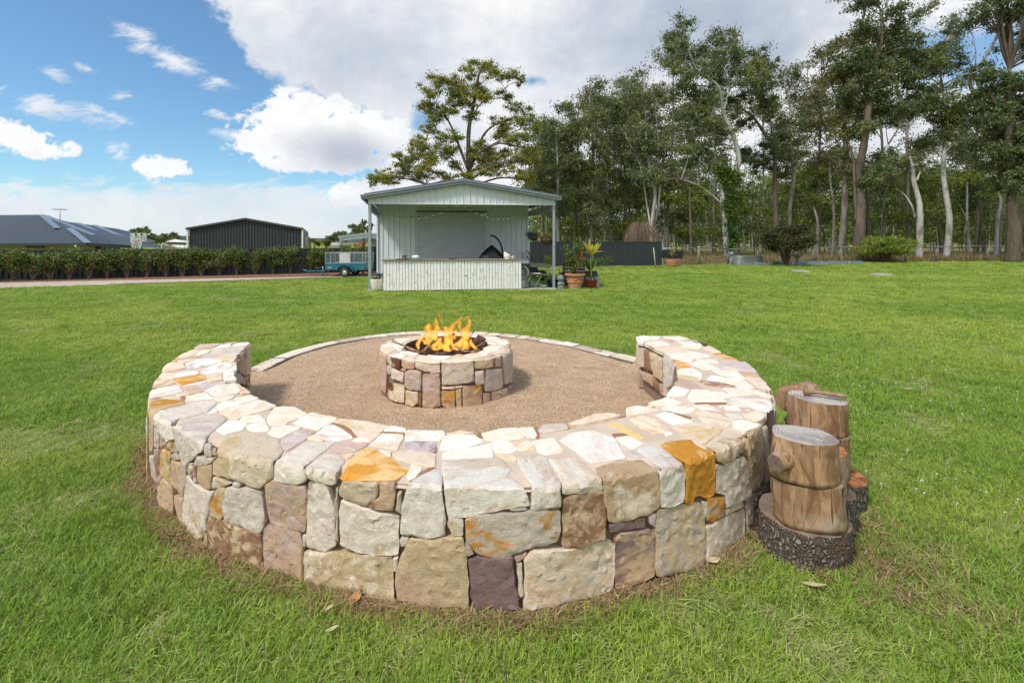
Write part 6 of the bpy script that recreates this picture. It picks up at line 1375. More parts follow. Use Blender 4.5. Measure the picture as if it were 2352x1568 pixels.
# things on the far lawn
def C5(u_, v_): return (1470+.375*u_, 477.7+.375*v_)
D_ = 27.3; x_, y_ = C5(197, 361); g = G(x_, y_); rp = lathe_pot('terracotta_pot', potprof(.26, .37, .42, .05, .6), (g.x, g.y, 0), M['terra'], 'terracotta bowl pot with a young yellow plant by the end of the dark fence'); rp.location.y = g.y
leaf_cloud('young_leaves', [(0, 0, .95), (-.05, 0, .8), (.08, 0, .9)], [(.12, .12, .18)]*3, 60, .16, .05, M['gum_y'], rp, 21, -.3); b = MB(); b.tube([(0, 0, .38), (.01, 0, .9)], .012, 5); b.build('stem', M['twigs'], rp)
for k in range(10): pass
q = [C5(137, 258), C5(262, 262), C5(262, 310), C5(137, 306)]; b = MB(); b.prism([P(x_, y_, 28.3) for x_, y_ in q], (0, .05, 0)); sgn = b.build('black_sheet', M['black'], recentre=True); tag(sgn, 'blank black sheet hung on the wire fence beside the steel fence', 'panel')
x_, y_ = C5(97, 372); g = G(x_, y_); x2, y2 = C5(83, 242); t2 = P(x2, y2, g.y); b = MB(); b.tube([(0, 0, 0), (t2.x-g.x, 0, t2.z)], [.035, .028], 7); tag(b.build('leaning_stake', simple('grey pole', (.42, .40, .37), .9), None, g), 'thin pale stake leaning in front of the dark fence end', 'stake')
x_, y_ = C5(565, 349); g = G(x_, y_); st_ = empty('garden_statue', g, 0, 'small grey seated garden statue left of the corrugated tank bed', 'statue'); b = MB(); b.lathe([(.005, 0), (.2, 0), (.2, .08), (.14, .12), (.17, .3), (.12, .5), (.06, .58)], 12, wob=.1); b.build('body', M['stat'], st_); b = MB(); b.ball((-.05, -.03, .72), .14, 10, 8, (1, 1, 1.1)); b.build('head', M['stat'], st_); b = MB(); b.tube([(-.1, -.1, .4), (-.2, -.25, .25), (-.1, -.28, .08)], .05, 7); b.build('arm', M['stat'], st_)
M['corr_g'] = simple('green grey corrugated steel', (.17, .21, .20), .5, .2, .1, 3); M['corr_b'] = simple('blue grey corrugated steel', (.20, .25, .32), .5, .2, .12, 3)
def bed(u0, u1, v0, v1, lb, mt, depth, ht, round_=False, split=None):
    x0, y0 = C5(u0, v1); x1, y1 = C5(u1, v1); g0, g1 = G(x0, y0), G(x1, y1); c_ = (g0+g1)/2; L = (g1-g0).length; rt = empty('raised_bed', c_, math.atan2(g1.y-g0.y, g1.x-g0.x), lb, 'garden bed', 'corrugated raised beds by the forest fence'); nr_ = max(3, int(ht/.075)); prof = []
    for k in range(nr_): prof += [(.0, ht*k/nr_), (.025, ht*(k+.5)/nr_)]
    prof.append((.0, ht)); b = MB(); hw = L/2; hd = depth/2; pts = []
    if round_:
        for k in range(13): a = -math.pi/2+math.pi*k/12; pts.append((hw-hd+hd*math.cos(a), hd*math.sin(a), math.cos(a), math.sin(a)))
        for k in range(13): a = math.pi/2+math.pi*k/12; pts.append((-hw+hd+hd*math.cos(a), hd*math.sin(a), math.cos(a), math.sin(a)))
    else: pts = [(hw, -hd, .7, -.7), (hw, hd, .7, .7), (-hw, hd, -.7, .7), (-hw, -hd, -.7, -.7)]
    m_ = len(pts); vs = [(x+nx*d, y+hd+ny*d, z) for d, z in prof for x, y, nx, ny in pts]; b.add(vs, [(i*m_+k, i*m_+(k+1) % m_, (i+1)*m_+(k+1) % m_, (i+1)*m_+k) for i in range(len(prof)-1) for k in range(m_)]); b.build('corrugated_wall', M[mt], rt)
    b = MB(); b.add([(x*.97, y+hd, ht-.06) for x, y, _, _ in pts], [tuple(range(m_))]); b.build('soil', m_soil, rt)
    for f in (split or []): b = MB(); b.box((-hw+f*L, -.03, ht/2), (.16, .012, ht*.96)); b.build('corner_plate', M['galv'], rt)
bed(590, 770, 290, 352, 'tall rounded green corrugated bed left of the dark round bush', 'corr_g', 1.1, .63, True); bed(637, 800, 333, 353.5, 'low blue corrugated bed in front of the tall green bed', 'corr_b', .5, .21, split=[.45]); bed(853, 1016, 331, 350, 'low blue corrugated bed under the dark round bush', 'corr_b', .8, .22, split=[.5]); bed(1027, 1194, 326, 348, 'low blue corrugated bed midway between the two round bushes', 'corr_b', .9, .23, split=[.5]); bed(1197, 1364, 326, 346, 'low blue corrugated bed just left of the right round bush', 'corr_b', .9, .22, split=[.5])
x_, y_ = C5(965, 356); g = G(x_, y_); bb_ = empty('bird_bath', g, 0, 'stone bird bath standing beside the trunk of the dark round bush', 'bird bath'); b = MB(); b.lathe([(.2, 0), (.2, .06), (.1, .1), (.07, .3), (.08, .45), (.13, .55)], 16); b.build('pedestal', M['stat'], bb_); b = MB(); b.lathe([(.1, .55), (.28, .63), (.34, .70), (.32, .71), (.25, .66), (.01, .62)], 20); b.build('basin', M['stat'], bb_)
for (u_, v_, lb) in ((982, 395, 'flat pale paving stone set in the lawn, the left one'), (1477, 416, 'flat pale paving stone set in the lawn, right of the other')):
    x_, y_ = C5(u_, v_); g = G(x_, y_); b = MB(); b.box((0, 0, .05), (.55, .55, .1)); tag(b.build('stepping_stone', simple('pale slab', (.42, .41, .37), .9), None, g, bevel=.01), lb, 'paving stone')
# shrubs
def shrub(name, label, base, blobs, n, L, W, mat, nst=8, cat='shrub', sr=.02, droop=.3, group=None, seed=1, stem='twigs', shell=0):
    """blobs: (dx,dy,z,rx,ry,rz) relative to the base"""
    rt = empty(name, base, 0, label, cat, group); b = MB(); r0 = random.Random(seed)
    for k in range(nst):
        bl = blobs[k % len(blobs)]; e = Vector((bl[0]+r0.uniform(-.7, .7)*bl[3], bl[1]+r0.uniform(-.7, .7)*bl[4], bl[2]+r0.uniform(-.2, .6)*bl[5])); s_ = Vector((r0.uniform(-.04, .04), r0.uniform(-.04, .04), 0)); m0 = Vector((e.x*.35+r0.uniform(-.05, .05), e.y*.35, e.z*.5)); b.tube([s_, m0, e], [sr, sr*.7, sr*.25], 5, cap=False)
    b.build('stems', M[stem], rt); leaf_cloud('foliage', [q[:3] for q in blobs], [q[3:] for q in blobs], n, L, W, M[mat], rt, seed+100, droop, shell); return rt
# hedge plants along the boundary
HU = [-330, -190, -60, 75, 210, 315, 440, 560, 680, 800, 920, 1040, 1150, 1270, 1380, 1490, 1610, 1720, 1830, 1950, 2070, 2180, 2270]
HN = ['first', 'second', 'third', 'fourth', 'fifth', 'sixth', 'seventh', 'eighth', 'ninth', 'tenth', 'eleventh', 'twelfth', 'thirteenth', 'fourteenth', 'fifteenth', 'sixteenth', 'seventeenth', 'eighteenth', 'nineteenth', 'twentieth']
HL = ['clipped hedge shrub far beyond the left edge', 'clipped hedge shrub beyond the left edge', 'clipped hedge shrub cut by the left edge']+['%s clipped hedge shrub counted from the left edge, along the gravel drive' % q for q in HN]
for i, u_ in enumerate(HU):
    x_ = .36457*u_; yb = 428.7+.36457*(597-.0262*u_); g = G(x_, yb); top = 1.5-(428.7+.36457*(401-.0125*max(u_, 0)+(5 if i % 3 else -4))-555)*g.y/1050; sd_ = 40+i; r0 = random.Random(sd_); sp_ = .98; bl = []
    for k in range(7): bl.append((r0.uniform(-.42, .42)*sp_, r0.uniform(-.15, .25), top-.27+r0.uniform(-.12, .10), r0.uniform(.2, .34), .30, r0.uniform(.18, .28)))
    for k in range(5): bl.append((r0.uniform(-.38, .38)*sp_, r0.uniform(-.15, .2), r0.uniform(.5, .8)*top*.8, .22, .25, .20))
    for k in range(2): bl.append((r0.uniform(-.2, .2), r0.uniform(-.1, .1), r0.uniform(.3, .5), .12, .14, .14))
    wh = 'leftmost' if i == 3 else 'rightmost' if i == len(HU)-1 else None
    shrub('hedge_shrub', HL[i], g, bl, 3300, .085, .042, 'hedge', 11, 'hedge', .014, .2, 'hedge shrubs along the boundary fence', sd_)
x_ = 834; g = G(x_, 629.5); rt = shrub('red_tipped_shrub', 'shrub with bright red new tips behind the trailer beside the shed', g, [(0, 0, 1.2, .4, .3, .25), (-.3, 0, 1.0, .4, .3, .3), (.1, 0, .7, .35, .3, .3)], 1500, .08, .04, 'hedge', 8, seed=77); leaf_cloud('red_tips', [(0, 0, 1.42), (-.35, 0, 1.33)], [(.3, .2, .1), (.2, .2, .06)], 160, .08, .035, simple('red new leaves', (.42, .04, .05), .6), rt, 5, -.4)['kind'] = 'stuff'
for u_, v_, vt, w_, lb in ((1910, 890, 610, 140, 'small rounded green bush by the charcoal fence right of the cordyline'), (625, 850, 600, 110, 'small leafy bush by the charcoal fence just left of the right post'), (1700, 790, 700, 60, 'tiny bush in front of the charcoal fence behind the cordyline')):
    D_ = 26.6; c_ = K7(u_, v_, D_); g = Vector((c_.x, D_, 0)); hh_ = K7(u_, vt, D_).z; rr = w_*.10417*D_/1050; shrub('fence_bush', lb, g, [(0, 0, hh_*.68, rr, rr, hh_*.32), (-rr*.4, 0, hh_*.5, rr*.6, rr, hh_*.3), (rr*.4, 0, hh_*.55, rr*.6, rr, hh_*.3)], 700, .075, .035, 'plant', 8, seed=int(u_), droop=0)
def C5r(u_): return u_*.375*1
for u_, vb, v0, v1, ru, lb, mt, sd_ in ((893, 356, 84, 300, 165, 'dark round bush with a thin trunk on the far lawn', 'bush_d', 3), (1492, 335, 165, 315, 163, 'squat round green bush on the far lawn at the right', 'lush', 4)):
    x_, y_ = C5(u_, vb); g = G(x_, y_); D_ = g.y; zt = P(0, C5(0, v0)[1], D_).z; zb = P(0, C5(0, v1)[1], D_).z; rr = ru*.375*D_/1050; zc, rz_ = (zt+zb)/2, (zt-zb)/2; r0 = random.Random(sd_); bl = []
    for k in range(46):
        a = r0.uniform(0, 6.28); e = math.acos(r0.uniform(-.75, 1)); f = r0.uniform(.45, .84); bl.append((rr*f*math.sin(e)*math.cos(a), rr*f*math.sin(e)*math.sin(a), zc+rz_*f*math.cos(e), rr*.36, rr*.36, rz_*.30))
    shrub('round_bush', lb, g, bl, 17000, .13, .065, mt, 26, 'bush', .045, 0, seed=sd_, stem='bark_b')
# weeping bare bush behind the fence
g = Vector((P(1472, 600, 31).x, 31, 0)); rt = empty('weeping_bush', g, 0, 'dome of bare brown weeping twigs above the charcoal fence', 'bush'); r0 = random.Random(2); b = MB(); b.tube([(0, 0, 0), (.05, 0, 1.5), (0, 0, 2.5)], [.09, .07, .05], 7); b.build('trunk', M['bark_b'], rt); b = MB()
for k in range(420):
    a = r0.uniform(0, 6.28); rr = r0.uniform(.4, 1.2); z1 = 2.55+r0.uniform(-.35, .4)-rr*.25; x1, y1 = rr*math.cos(a), rr*math.sin(a); b.tube([(x1*.1, y1*.1, 2.0+r0.uniform(-.3, .5)), (x1*.6, y1*.6, z1+.15), (x1, y1, z1-.3), (x1*1.12, y1*1.12, max(.2, z1-r0.uniform(.9, 2.0)))], [.012, .008, .006, .003], 3, cap=False)
b.build('twigs', simple('brown weeping twigs', (.24, .175, .13), .9), rt)
# mulch, driveway, bare strip
M['mulch'] = simple('bark mulch', (.20, .10, .06), .95, 0, .5, 9, 1.0, 30, col2=(.33, .17, .09)); M['drive'] = simple('pale gravel drive', (.50, .42, .34), .95, 0, .22, 5, .8, 60, col2=(.30, .24, .19))
sheet('driveway', [(p.x, p.y) for p in DRIVE_N]+[(p.x, p.y) for p in DRIVE_F], .008, M['drive']); sheet('mulch_bed', [(p.x, p.y) for p in DRIVE_F][::-1]+[(-4.6, 20.5), (-4.6, 23.2), (-7, 22.6), (-30, 13.9)], .014, M['mulch'])
b = MB(); [b.beam((DRIVE_N[i].x, DRIVE_N[i].y, .02), (DRIVE_N[i+1].x, DRIVE_N[i+1].y, .02), .08, .06) for i in range(2, 5)]; tag(b.build('timber_edging', M['post_wood']), 'low grey timber edging between the lawn and the gravel drive', 'garden edging')
b = MB(); g = G(242, 654); b.box((0, 0, .015), (1.1, .5, .05)); tag(b.build('concrete_pad', simple('pale concrete', (.50, .48, .43), .9), None, g, (0, 0, R(12))), 'small pale concrete pad at the edge of the gravel drive', 'concrete pad')
sheet('fence_mulch', [(FENCE_A.x-.5, FENCE_A.y-.1), (FENCE_B.x-1.5, FENCE_B.y-.1), (FENCE_B.x-3, FENCE_B.y-.9), (FENCE_A.x+1.5, FENCE_A.y-1.2), (FENCE_A.x-.5, FENCE_A.y-1.6)], .014, simple('dry leaf mulch', (.27, .20, .10), .95, 0, .4, 5, .8, 30, col2=(.30, .26, .10)))
# ------------------------------------------------------------ trailer
def C8(u_, v_, D_): return P(673.7+.10417*u_, 539+.10417*v_, D_)
TDp = 19.7; to = C8(1160, 925, 19.6); tr_ = empty('box_trailer', (to.x, TDp, 0), 0, 'teal box trailer with a galvanised mesh cage parked on the gravel drive', 'trailer'); Ot = tr_.location; M['teal'] = simple('teal trailer paint', (.018, .15, .20), .4, 0, .12, 5, col2=(.03, .20, .26))
def t8(u_, v_, dy=0): q = C8(u_, v_, TDp+dy)-Ot; return q
x0, x1, zt, zb = t8(707, 0).x, t8(1590, 0).x, t8(0, 640).z, t8(0, 775).z; w_ = 1.1
b = MB(); b.box(((x0+x1)/2, w_/2, zb+.03), (x1-x0, w_, .04)); b.build('floor', M['teal'], tr_)
for y_ in (0, w_):
    b = MB(); n = 5; hgt = (zt-zb)/n
    for k in range(n): b.box(((x0+x1)/2, y_+(.006 if k % 2 else 0), zb+(k+.5)*hgt), (x1-x0, .03, hgt*.92))
    b.box(((x0+x1)/2, y_, zt), (x1-x0+.03, .05, .03)); b.build('side_panel', M['teal'], tr_)
for x_ in (x0, x1): b = MB(); b.box((x_, w_/2, (zt+zb)/2), (.03, w_, zt-zb)); b.build('end_gate', M['teal'], tr_)
cage = empty('cage'); cage.parent = tr_; zc_ = t8(0, 400).z
for y_ in (0, w_):
    b = MB(); b.beam((x0, y_, zc_), (x1, y_, zc_), .03, .03); b.beam((x0, y_, zt+.03), (x1, y_, zt+.03), .03, .03)
    for f in (0, .13, .5, .93, 1): b.beam((x0+(x1-x0)*f, y_, zt+.03), (x0+(x1-x0)*f, y_, zc_), .025, .025)
    b.build('cage_frame', M['galv'], cage); b = MB()
    for k in range(1, 34): b.tube([(x0+(x1-x0)*k/34, y_, zt+.03), (x0+(x1-x0)*k/34, y_, zc_)], .003, 3, cap=False)
    for k in range(1, 9): b.tube([(x0, y_, zt+.03+(zc_-zt-.03)*k/9), (x1, y_, zt+.03+(zc_-zt-.03)*k/9)], .003, 3, cap=False)
    b.build('mesh', M['galv'], cage)
for x_ in (x0, x1):
    b = MB(); b.beam((x_, 0, zc_), (x_, w_, zc_), .03, .03)
    for k in range(1, 20): b.tube([(x_, w_*k/20, zt), (x_, w_*k/20, zc_)], .003, 3, cap=False)
    b.build('end_mesh', M['galv'], cage)
b = MB(); b.box(((t8(1020, 0).x+t8(1260, 0).x)/2, -.025, (zc_+zt)/2+.01), (t8(1260, 0).x-t8(1020, 0).x, .012, zc_-zt-.05)); b.build('sign_plate', simple('pale aluminium plate', (.52, .53, .53), .5), tr_)
b = MB(); b.box((t8(805, 0).x, -.022, t8(0, 728).z), (.14, .008, .03)); b.build('yellow_badge', simple('yellow badge', (.75, .55, .03), .5), tr_)
b = MB(); b.box((t8(1570, 0).x, -.02, t8(0, 735).z), (.05, .03, .07)); b.build('tail_light', simple('red lens', (.35, .03, .01), .3), tr_)
b = MB(); ar = [(1000, 765), (1040, 700), (1100, 665), (1190, 655), (1270, 680), (1320, 740), (1350, 800)]; pts = [t8(u_, v_) for u_, v_ in ar]
b.add([p+Vector((0, -.22, 0)) for p in pts]+[p+Vector((0, .02, 0)) for p in pts]+[p+Vector((0, -.22, -.03)) for p in pts], [(i, i+1, 8+i, 7+i) for i in range(6)]+[(14+i, 15+i, i+1, i) for i in range(6)]); b.build('mudguard', M['teal'], tr_)
for y_ in (-.12, w_+.1):
    wh_ = empty('wheel'); wh_.parent = tr_; c_ = t8(1160, 815); rr = c_.z; wh_.location = (c_.x, y_, rr); b = MB(); bb = MB(); bb.lathe([(rr*.60, -.07), (rr*.92, -.075), (rr, -.05), (rr, .05), (rr*.92, .075), (rr*.6, .07)], 32); b.add([(v_[0], v_[2], v_[1]) for v_ in bb.v], bb.f, True); b.build('tyre', M['black'], wh_)
    b = MB(); bb = MB(); bb.lathe([(rr*.6, -.06), (rr*.58, -.03), (rr*.3, -.02), (rr*.28, -.05), (rr*.2, -.055), (.001, -.06)], 24); b.add([(v_[0], v_[2], v_[1]) for v_ in bb.v], bb.f, True)
    b.build('rim', M['white'], wh_); b = MB()
    for k in range(8): a = 2*math.pi*k/8; b.box((math.cos(a)*rr*.44, -.045, math.sin(a)*rr*.44), (.03, .03, .03), M=Matrix.Rotation(-a, 3, 'Y'))
    b.build('rim_slots', M['black'], wh_)
b = MB(); b.beam(t8(707, 795, w_*.15), t8(300, 800, w_/2), .06, .05); b.beam(t8(707, 795, w_*.85), t8(300, 800, w_/2), .06, .05); b.build('drawbar', M['teal'], tr_); b = MB(); b.tube([t8(310, 795, w_/2), t8(260, 790, w_/2), t8(225, 770, w_/2)], [.04, .045, .03], 10); b.build('coupling', M['teal'], tr_)
b = MB(); b.tube([t8(650, 700, .3), t8(652, 855, .3)], .022, 8); b.build('jockey_post', M['galv'], tr_); b = MB(); bb = MB(); bb.lathe([(.001, -.02), (.055, -.025), (.06, 0), (.055, .025), (.001, .02)], 16); q = t8(632, 908, .3); b.add([(v_[0]+q.x, v_[2]+q.y, v_[1]+.06) for v_ in bb.v], bb.f, True); b.build('jockey_wheel', M['teal'], tr_)
b = MB(); q = t8(580, 740, .5); b.lathe([(.08, -.05), (.2, -.05), (.22, -.02), (.22, .02), (.2, .05), (.08, .05)], 24, q); b.build('spare_tyre', M['black'], tr_)
q = C8(1750, 770, 22.3); st_ = empty('dog_statue', (q.x, 22.0, 0), 0, 'small brown dog statue standing at the fence beside the shed', 'statue'); M['dogs'] = simple('brown cast statue', (.16, .12, .09), .9, 0, .3, 12, .5); b = MB(); b.lathe([(.005, 0), (.13, 0), (.13, .04), (.10, .06), (.12, .2), (.10, .34), (.05, .4)], 14, wob=.06); b.build('body', M['dogs'], st_); b = MB(); b.ball((0, -.04, .48), .10, 12, 8, (1, 1.2, .95), .1); b.ball((-.09, 0, .46), .05, 8, 6, (.5, .8, 1.3)); b.ball((.09, 0, .46), .05, 8, 6, (.5, .8, 1.3)); b.build('head', M['dogs'], st_)
# ------------------------------------------------------------ neighbouring buildings (they stand on lower ground behind the boundary fence)
GZ = -1.3
M['roof_d'] = simple('charcoal roof sheet', (.055, .063, .072), .5, 0, .05, 2); M['flash'] = simple('sky sheen roof flashing', (.28, .34, .42), .35, .3, .05, 2)  # hip flashing has the sky's reflection put into its pale blue colour
m, t = new_mat('cream brick wall'); bt = t.node('ShaderNodeTexBrick'); t.put(bt.inputs['Vector'], t.vm('MULTIPLY', t.co.outputs['Object'], (1, 1, 1))); mp = t.node('ShaderNodeMapping'); mp.inputs['Rotation'].default_value = (R(90), 0, 0); t.put(mp.inputs[0], t.co.outputs['Object']); t.l.new(mp.outputs[0], bt.inputs['Vector']); bt.inputs['Color1'].default_value = (.50, .42, .30, 1); bt.inputs['Color2'].default_value = (.40, .33, .24, 1); bt.inputs['Mortar'].default_value = (.30, .27, .22, 1); bt.inputs['Scale'].default_value = 4.2; t.l.new(bt.outputs[0], t.p.inputs['Base Color']); t.p.inputs['Roughness'].default_value = .9; M['brick'] = m
def poly3(name, pts, mat, root, thick=.0):
    b = MB(); v_ = [Vector(p)-root.location for p in pts]; b.add(v_, [tuple(range(len(v_)))]); return b.build(name, mat, root)
def H7(u_, v_, D_): return P(.31898*u_, 477.7+.31898*v_, D_)
hs_ = empty('brick_house', (-28, 30, GZ), 0, 'cream brick house with a charcoal hip roof beyond the left hedge', 'house')
A_, V2_, V1_, V0_, P_k = H7(-500, 265, 26), H7(635, 262, 26), H7(415, 150, 28.4), H7(500, 150, 28.4), H7(300, 48, 30); C_c, R2_, R1_, LB = H7(935, 277, 29), H7(1130, 240, 40), H7(850, 150, 42), H7(-900, 60, 36)
poly3('roof_slope', [A_, V2_, V0_, V1_, P_k], M['roof_d'], hs_); poly3('roof_slope', [P_k, V1_, V0_, V2_, C_c, R2_, R1_, H7(490, 100, 38)], M['roof_d'], hs_); poly3('roof_slope', [A_, P_k, LB], M['roof_d'], hs_); poly3('roof_slope', [P_k, H7(490, 100, 38), R1_, Vector((R1_.x-8, 60, 1.3)), Vector((-60, 60, 1.3)), LB], M['roof_d'], hs_)
for (a_, c2, D0, D1) in (((303, 54), (415, 150), 29.9, 28.3), ((330, 60), (680, 200), 29.8, 29), ((500, 150), (632, 256), 28.2, 26), ((560, 112), (828, 221), 36, 34), ((680, 127), (922, 226), 38, 35)):
    b = MB(); b.beam(H7(*a_, D0)+Vector((0, 0, .04))-hs_.location, H7(*c2, D1)+Vector((0, 0, .04))-hs_.location, .30, .05); b.build('hip_flashing', M['flash'], hs_)
b = MB(); b.beam(A_-hs_.location, V2_-hs_.location, .12, .14); b.beam(V2_-hs_.location, C_c-hs_.location, .12, .14); b.build('gutter', M['clad_dark'], hs_)
wl = [H7(-500, 270, 26.5), H7(700, 270, 26.9), H7(870, 283, 29)]
for i in range(2): b = MB(); a_, c2 = wl[i]-hs_.location, wl[i+1]-hs_.location; b.add([(a_.x, a_.y, 0), (c2.x, c2.y, 0), (c2.x, c2.y, c2.z), (a_.x, a_.y, a_.z)], [(0, 1, 2, 3)]); b.build('wall', M['brick'], hs_)
wn_ = empty('window'); wn_.parent = hs_; a_ = H7(703, 280, 26.85)-hs_.location; c2 = H7(805, 300, 26.95)-hs_.location; b = MB()
for f in (0, .22, .62, 1): b.beam((a_.x+(c2.x-a_.x)*f, a_.y-.1, a_.z-1.0), (a_.x+(c2.x-a_.x)*f, a_.y-.1, a_.z+.02), .07, .05)
b.beam((a_.x, a_.y-.1, a_.z), (c2.x, a_.y-.1, a_.z), .05, .06); b.build('frame', M['clad_dark'], wn_); b = MB(); b.box(((a_.x+c2.x)/2, a_.y-.07, a_.z-.5), (c2.x-a_.x, .02, 1.0)); b.build('pane', simple('window glass', (.06, .08, .10), .05, spec=.8), wn_)
b = MB(); b.tube([H7(543, 272, 25.9)-hs_.location, H7(545, 284, 26)-hs_.location, H7(575, 287, 26.3)-hs_.location, H7(577, 360, 26.3)-hs_.location], .045, 8); b.build('downpipe', M['white'], hs_); b = MB(); b.box(H7(255, 280, 26.3)-hs_.location, (.9, .15, .12)); b.build('fan_unit', M['clad_dark'], hs_)
# lean-to roof on the right of the house
poly3('patio_roof', [H7(770, 225, 33), H7(1000, 236, 34), H7(1280, 292, 34), H7(990, 283, 29)], M['roof_d'], hs_); b = MB(); b.beam(H7(640, 262, 26)-hs_.location, H7(1000, 290, 27)-hs_.location, .1, .1); b.build('patio_gutter', M['clad_dark'], hs_); b = MB(); b.beam(H7(1157, 248, 30)-hs_.location, H7(1157, 330, 30)-hs_.location, .06, .06); b.build('patio_post', M['clad_dark'], hs_); b = MB(); b.tube([H7(1177, 255, 30)-hs_.location, H7(1166, 262, 30)-hs_.location, H7(1166, 330, 30)-hs_.location], .06, 8); b.build('patio_downpipe', M['white'], hs_)
an = empty('tv_antenna', H7(432, 92, 31), 0, 'thin television antenna on the charcoal house roof', 'antenna'); Oz = an.location; b = MB(); b.tube([(0, 0, -.2), H7(433, 10, 31)-Oz], .022, 6); b.build('mast', M['galv'], an)
for k in range(9): b = MB(); q = H7(388+k*11, 9+k*.2, 31)-Oz; b.tube([q+Vector((0, -.22, 0)), q+Vector((0, .22, 0))], .012, 4); b.tube([q+Vector((0, 0, -.07)), q+Vector((0, 0, .07))], .01, 4); b.build('element', M['galv'], an)
b = MB(); b.tube([H7(386, 9, 31)-Oz, H7(480, 11, 31)-Oz], .016, 5); b.build('boom', M['galv'], an)
bh = empty('basketball_hoop', (H7(1013, 300, 23.5).x, 23.5, GZ), 0, 'basketball backboard and hoop standing behind the hedge', 'basketball hoop'); Oh = bh.location; b = MB(); b.beam(H7(1013, 300, 23.7)-Oh-Vector((0, 0, 2.5)), H7(1013, 245, 23.7)-Oh, .09, .09); b.beam(H7(1013, 250, 23.7)-Oh, H7(996, 225, 23.55)-Oh, .06, .06); b.build('pole', M['black'], bh)
q = [H7(938, 180, 23.5), H7(1053, 180, 23.5), H7(1053, 242, 23.5), H7(938, 242, 23.5)]; b = MB(); b.prism([p-Oh for p in q], (0, .04, 0)); bbd = b.build('backboard', simple('weathered backboard', (.42, .48, .44), .6, 0, .1, 4), bh)
for u_ in (977, 1018): b = MB(); b.beam(H7(u_, 182, 23.47)-Oh, H7(u_, 206, 23.47)-Oh, .05, .02); b.build('board_stripe', M['black'], bbd)
b = MB(); c_ = H7(996, 217, 23.46)-Oh
for a_, c2 in (((-.26, .12), (.26, .12)), ((-.26, -.14), (.26, -.14)), ((-.26, -.14), (-.26, .12)), ((.26, -.14), (.26, .12)), ((-.26, .12), (.2, -.14)), ((.26, .12), (-.2, -.14))): b.beam(c_+Vector((a_[0], 0, a_[1])), c_+Vector((c2[0], 0, c2[1])), .02, .015)
b.build('target_frame', M['white'], bbd); rc_ = H7(985, 235, 23.2)-Oh; b = MB(); b.tube([rc_+Vector((.23*math.cos(2*math.pi*k/20), .23*math.sin(2*math.pi*k/20), 0)) for k in range(21)], .012, 6); b.build('rim', simple('red rim', (.40, .05, .03), .5), bh); b = MB()
for k in range(12):
    for s_ in (-1, 1):
        a0 = 2*math.pi*k/12; pts = [rc_+Vector(((.23-.09*f)*math.cos(a0+s_*f*.9), (.23-.09*f)*math.sin(a0+s_*f*.9), -.5*f)) for f in (0, .25, .5, .75, 1)]; b.tube(pts, .009, 4)
b.build('net', M['white'], bh)
# dark shed
ds = empty('dark_shed', (P(566, 560, 30).x, 30, GZ), 0, 'large charcoal steel shed with a low gable beyond the hedge', 'shed'); Od = ds.location
def C1(u_, v_, D_): return P(.36457*u_, 428.7+.36457*v_, D_)
xL, xR, xA = (C1(1193, 0, 30)-Od).x, (C1(1905, 0, 30)-Od).x, (C1(1555, 0, 30)-Od).x; zE = (C1(0, 268, 30)-Od).z; zA = (C1(0, 210, 30)-Od).z; n = 38; zf = lambda x: zE+(zA-zE)*(1-abs(x-xA)/(xR-xA if x > xA else xA-xL))
for k in range(n):
    a0, a1 = xL+(xR-xL)*k/n, xL+(xR-xL)*(k+1)/n; b = MB(); r_ = .05; b.add([(a0, 0, 0), (a1-r_, 0, 0), (a1-r_*.8, -.035, 0), (a1-.012, -.035, 0), (a1, 0, 0), (a0, 0, zf(a0)), (a1-r_, 0, zf(a1-r_)), (a1-r_*.8, -.035, zf(a1)), (a1-.012, -.035, zf(a1)), (a1, 0, zf(a1))], [(0, 1, 6, 5), (1, 2, 7, 6), (2, 3, 8, 7), (3, 4, 9, 8)]); b.build('cladding_panel', M['clad_dark'], ds)
for s_, (xa, za) in enumerate(((xL-.12, zE-.01), (xR+.12, zE-.01))):
    b = MB(); b.prism([(xa, -.2, za-.02), (xA, -.2, zA+.02), (xA, -.2, zA+.14), (xa, -.2, za+.10)], (-5.8, 13.8, 0)); b.build('roof_sheet', M['roof_d'], ds)
for x_ in (xL, xR): b = MB(); b.prism([(x_-.02, .02, 0), (x_+.02, .02, 0), (x_+.02, .02, zE-.03), (x_-.02, .02, zE-.03)], (-5.6, 13.4, 0)); b.build('side_wall', M['clad_dark'], ds)
b = MB(); b.prism([(x-5.62, 13.45, z) for x, z in ((xL, 0), (xR, 0), (xR, zE-.03), (xA, zA-.03), (xL, zE-.03))], (0, .04, 0)); b.build('back_wall', M['clad_dark'], ds)
for x_ in (xL-.05, xR+.05): b = MB(); b.beam((x_, -.08, 0), (x_, -.08, zE), .1, .08); b.build('downpipe', M['white'], ds)
